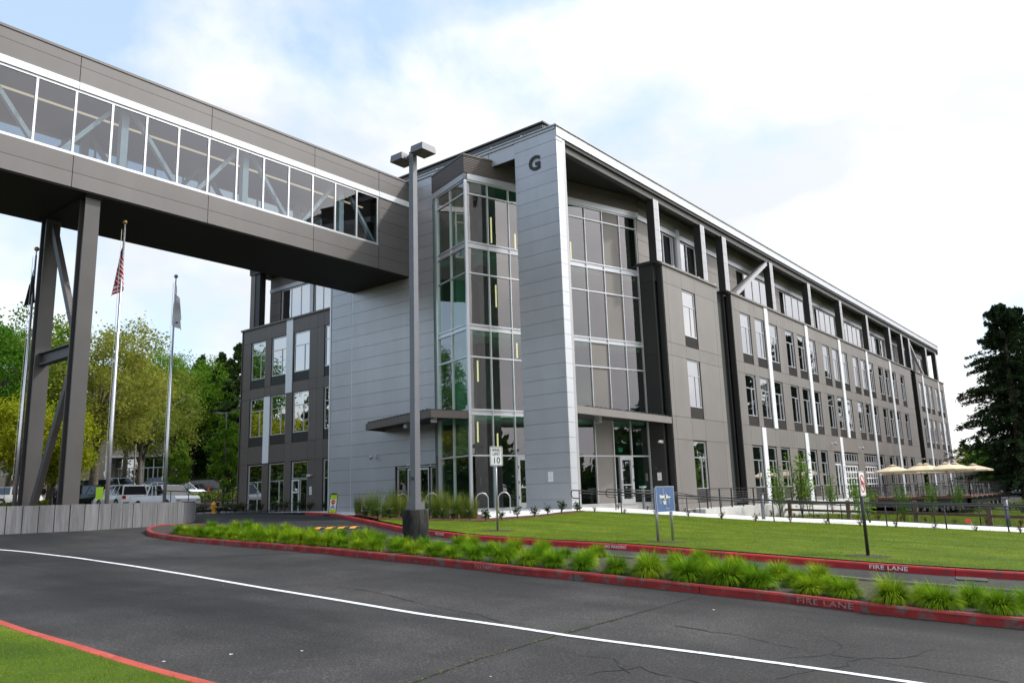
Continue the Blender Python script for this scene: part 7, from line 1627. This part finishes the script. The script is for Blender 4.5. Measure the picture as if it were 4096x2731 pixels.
q = gp(2232, 1212, .14); of = thing('marker_flag', 'tiny orange marker flag on a wire in the sidewalk edge', 'flag', q); F_ = Fr(q[:2], RGT[:2], -FWD[:2]); MB().fbox(F_, -.004, .004, 0, .008, q[2], q[2]+.3).build('wire', 'alu', of); MB().add([F_.p(0, 0, q[2]+.3), F_.p(-.2, .02, q[2]+.36), F_.p(-.22, -.02, q[2]+.22), F_.p(0, 0, q[2]+.18), F_.p(0, .01, q[2]+.3), F_.p(-.2, .03, q[2]+.36), F_.p(-.22, -.01, q[2]+.22), F_.p(0, .01, q[2]+.18)], [(0, 1, 2, 3), (7, 6, 5, 4)]).build('pennant', 'red', of)
# litter on the road
for i, (px, py) in enumerate([(376, 1518.5), (531, 1502), (409, 1567-18), (694, 1494), (1127, 1561-8), (892, 1195), (1640, 1400), (514, 1347-4), (806, 1362-110)]):
    q = gp(px, py, .004); r = random.Random(i); a_ = r.uniform(0, 3); w_ = r.uniform(.012, .03); v = [(q[0]+w_*math.cos(a_+k*1.57)*r.uniform(.6, 1.3), q[1]+w_*math.sin(a_+k*1.57), zg(q[0], q[1])+.006+.004*(k % 2)) for k in range(4)]
    o = MB().add(v, [(0, 1, 2, 3)]).build('paper_scrap', 'sign_white'); tag(o, 'tiny white paper scrap on the asphalt, '+['lower left near the kerb', 'lower middle left of the long joint', 'bottom edge at left', 'left lower middle', 'bottom centre', 'left of the speed hump', 'by the island kerb at right', 'upper lane at left', 'beside the island kerb middle'][i], 'litter', 'paper scraps on the asphalt')
# ------------------------------------------------------------------ people
def person(label, q, yaw, H=1.7, top='cloth_grey', leg='cloth_black', pose='walk', skin='skin', held=None, group=None):
    s = H/1.75
    J = {'pel': (0, 0, .95), 'sp': (.0, 0, 1.15), 'ch': (.01, 0, 1.34), 'nk': (.02, 0, 1.49), 'hd': (.04, 0, 1.6), 'ht': (.035, 0, 1.70),
         'ls': (.0, .19, 1.42), 'le': (-.02, .25, 1.15), 'lw': (.10, .24, .93), 'lh': (.14, .235, .84), 'rs': (.0, -.19, 1.42), 're': (.0, -.25, 1.15), 'rw': (.10, -.22, .93), 'rh': (.14, -.21, .84),
         'lp': (0, .09, .9), 'lk': (.06, .10, .5), 'la': (-.02, .10, .09), 'lt': (.14, .11, .04), 'rp': (0, -.09, .9), 'rk': (.0, -.1, .5), 'ra': (-.12, -.1, .1), 'rt': (.04, -.11, .04)}
    if pose == 'phone': J.update({'rw': (.25, -.14, 1.18), 'rh': (.33, -.10, 1.22), 'lw': (.22, .16, 1.14), 'lh': (.31, .10, 1.18), 'hd': (.10, 0, 1.58), 'ht': (.13, 0, 1.68), 'nk': (.04, 0, 1.48)})
    if pose == 'walk': J.update({'lk': (.16, .10, .52), 'la': (.20, .10, .1), 'lt': (.36, .11, .06), 'rk': (.0, -.1, .5), 'ra': (-.25, -.1, .18), 'rt': (-.14, -.11, .06)})
    if pose == 'crouch':
        for k in ('sp', 'ch', 'nk', 'hd', 'ht', 'ls', 'rs', 'le', 're', 'lw', 'rw', 'lh', 'rh', 'pel', 'lp', 'rp'): x, y, z = J[k]; J[k] = (x-.25+(z-.95)*.25, y, z-.55)
        J.update({'lk': (.25, .14, .52), 'la': (-.05, .12, .1), 'lt': (.1, .13, .05), 'rk': (.2, -.14, .48), 'ra': (-.12, -.12, .12), 'rt': (.03, -.13, .05)})
    Rr = {'pel': .145, 'sp': .135, 'ch': .15, 'nk': .06, 'hd': .095, 'ht': .08, 'ls': .075, 'rs': .075, 'le': .05, 're': .05, 'lw': .035, 'rw': .035, 'lh': .03, 'rh': .03, 'lp': .10, 'rp': .10, 'lk': .065, 'rk': .065, 'la': .045, 'ra': .045, 'lt': .035, 'rt': .035}
    nm = list(J); ed = [('pel', 'sp'), ('sp', 'ch'), ('ch', 'nk'), ('nk', 'hd'), ('hd', 'ht'), ('ch', 'ls'), ('ls', 'le'), ('le', 'lw'), ('lw', 'lh'), ('ch', 'rs'), ('rs', 're'), ('re', 'rw'), ('rw', 'rh'), ('pel', 'lp'), ('lp', 'lk'), ('lk', 'la'), ('la', 'lt'), ('pel', 'rp'), ('rp', 'rk'), ('rk', 'ra'), ('ra', 'rt')]
    me = bpy.data.meshes.new('person'); me.from_pydata([tuple(c*s for c in J[k]) for k in nm], [(nm.index(a), nm.index(b)) for a, b in ed], [])
    o = bpy.data.objects.new('tmp', me); COL.objects.link(o); sk = o.modifiers.new('s', 'SKIN'); 
    for i, k in enumerate(nm): me.skin_vertices[0].data[i].radius = (Rr[k]*s*(.8 if k in ('sp', 'ch', 'pel') else 1), Rr[k]*s); me.skin_vertices[0].data[i].use_root = (k == 'pel')
    ss = o.modifiers.new('u', 'SUBSURF'); ss.levels = 2; ss.render_levels = 2
    bm_ = bpy.data.meshes.new_from_object(o.evaluated_get(bpy.context.evaluated_depsgraph_get())); bpy.data.objects.remove(o)
    for m in (leg, top, skin, 'black'): bm_.materials.append(MAT[m])
    hz_ = J['pel'][2]*s; nz_ = J['nk'][2]*s
    for p in bm_.polygons:
        c = p.center; arm = min((Vector(c)-Vector(J[k])*s).length for k in ('lh', 'rh')) < .1*s
        p.material_index = 2 if (c.z > nz_ or arm) else (1 if c.z > hz_-.02 else (3 if c.z < .09*s else 0)); p.use_smooth = True
    t = thing('person', label, 'person', q, yaw, group); b = bpy.data.objects.new('body', bm_); COL.objects.link(b); b.parent = t
    def kid(mb, n, m): k = bpy.data.objects.new(n, mb.mesh(n, m, True)); COL.objects.link(k); k.parent = t; return k
    hd = Vector(J['hd'])*s; htp = Vector(J['ht'])*s; kid(MB().ball((hd.x-.02*s, 0, (hd.z+htp.z)/2+.03*s), .108*s, 12, 8), 'hair', 'hair')
    kid(MB().ball((hd.x+.105*s, 0, hd.z+.0), .018*s, 6, 5), 'nose', skin)
    for sg in (-1, 1): kid(MB().ball((hd.x+.01, sg*.092*s, hd.z), .024*s, 6, 5), 'ear', skin); kid(MB().ball((hd.x+.088*s, sg*.034*s, hd.z+.03*s), .01*s, 6, 5), 'eye', 'black')
    kid(MB().box(hd.x+.088*s, hd.x+.10*s, -.022*s, .022*s, hd.z-.05*s, hd.z-.042*s), 'mouth', 'brown_red')
    for h_, sg in (('lh', 1), ('rh', -1)):
        c = Vector(J[h_])*s; f = MB(); fwd_ = Vector((.6, 0, -.8)) if pose != 'phone' else Vector((.95, 0, .3))
        for k in range(4): f.tube([c+Vector((0, (k-1.5)*.018*s, 0)), c+fwd_*.06*s+Vector((0, (k-1.5)*.018*s, 0)), c+fwd_*.09*s+Vector((.0, (k-1.5)*.016*s, -.02*s))], [.009*s, .008*s, .006*s], 5)
        f.tube([c+Vector((0, -sg*.03*s, 0)), c+Vector((.03*s, -sg*.05*s, -.02*s))], [.01*s, .007*s], 5); kid(f, 'hand', skin)
    if held == 'phone': kid(MB().box(J['rh'][0]*s+.04, J['rh'][0]*s+.055, -.06, .02, J['rh'][2]*s-.01, J['rh'][2]*s+.12), 'phone', 'black')
    return t
yl = math.atan2(-RGT[1], -RGT[0])
person('person in grey shirt looking at a phone, half behind the light pole', (-1.0, 9.25, zg(-1, 9.25)+.13), yl+.2, 1.5, 'cloth_grey', 'cloth_black', 'phone', held='phone')
def far_person(px, d, yaw, label, ztop_px, **kw):
    q = CAM+RGT*tx(px, d)+FWD*d; z = zg(q[0], q[1]); H = float(at_depth(px, ztop_px, d)[2])-z
    return person(label, (q[0], q[1], z), yaw, min(1.8, max(1.0, H)), **kw), q, z
p_, q, z = far_person(127, 76, yl, 'person in black carrying a white bag behind the plank wall', 1097, top='cloth_black', leg='cloth_black', pose='walk', skin='skin_dark')
sb = link('shopping_bag', MB().box(-.05, .05, -.18, .18, .0, .42).mesh('shopping_bag', 'sign_white'), None, (q[0]+RGT[0]*.35, q[1]+RGT[1]*.35, z+.35)); sb.rotation_euler = (0, 0, yl+1.2); tag(sb, 'white paper bag held by the person in black', 'bag')
far_person(105, 74, yl+1.2, 'person in a dark top and tan trousers near the pier brace', 1099, top='cloth_black', leg='cloth_tan', pose='stand')
far_person(504, 52, yl+math.pi, 'person in black bending down beside the yellow hydrant', 1130, top='cloth_black', leg='cloth_black', pose='crouch')
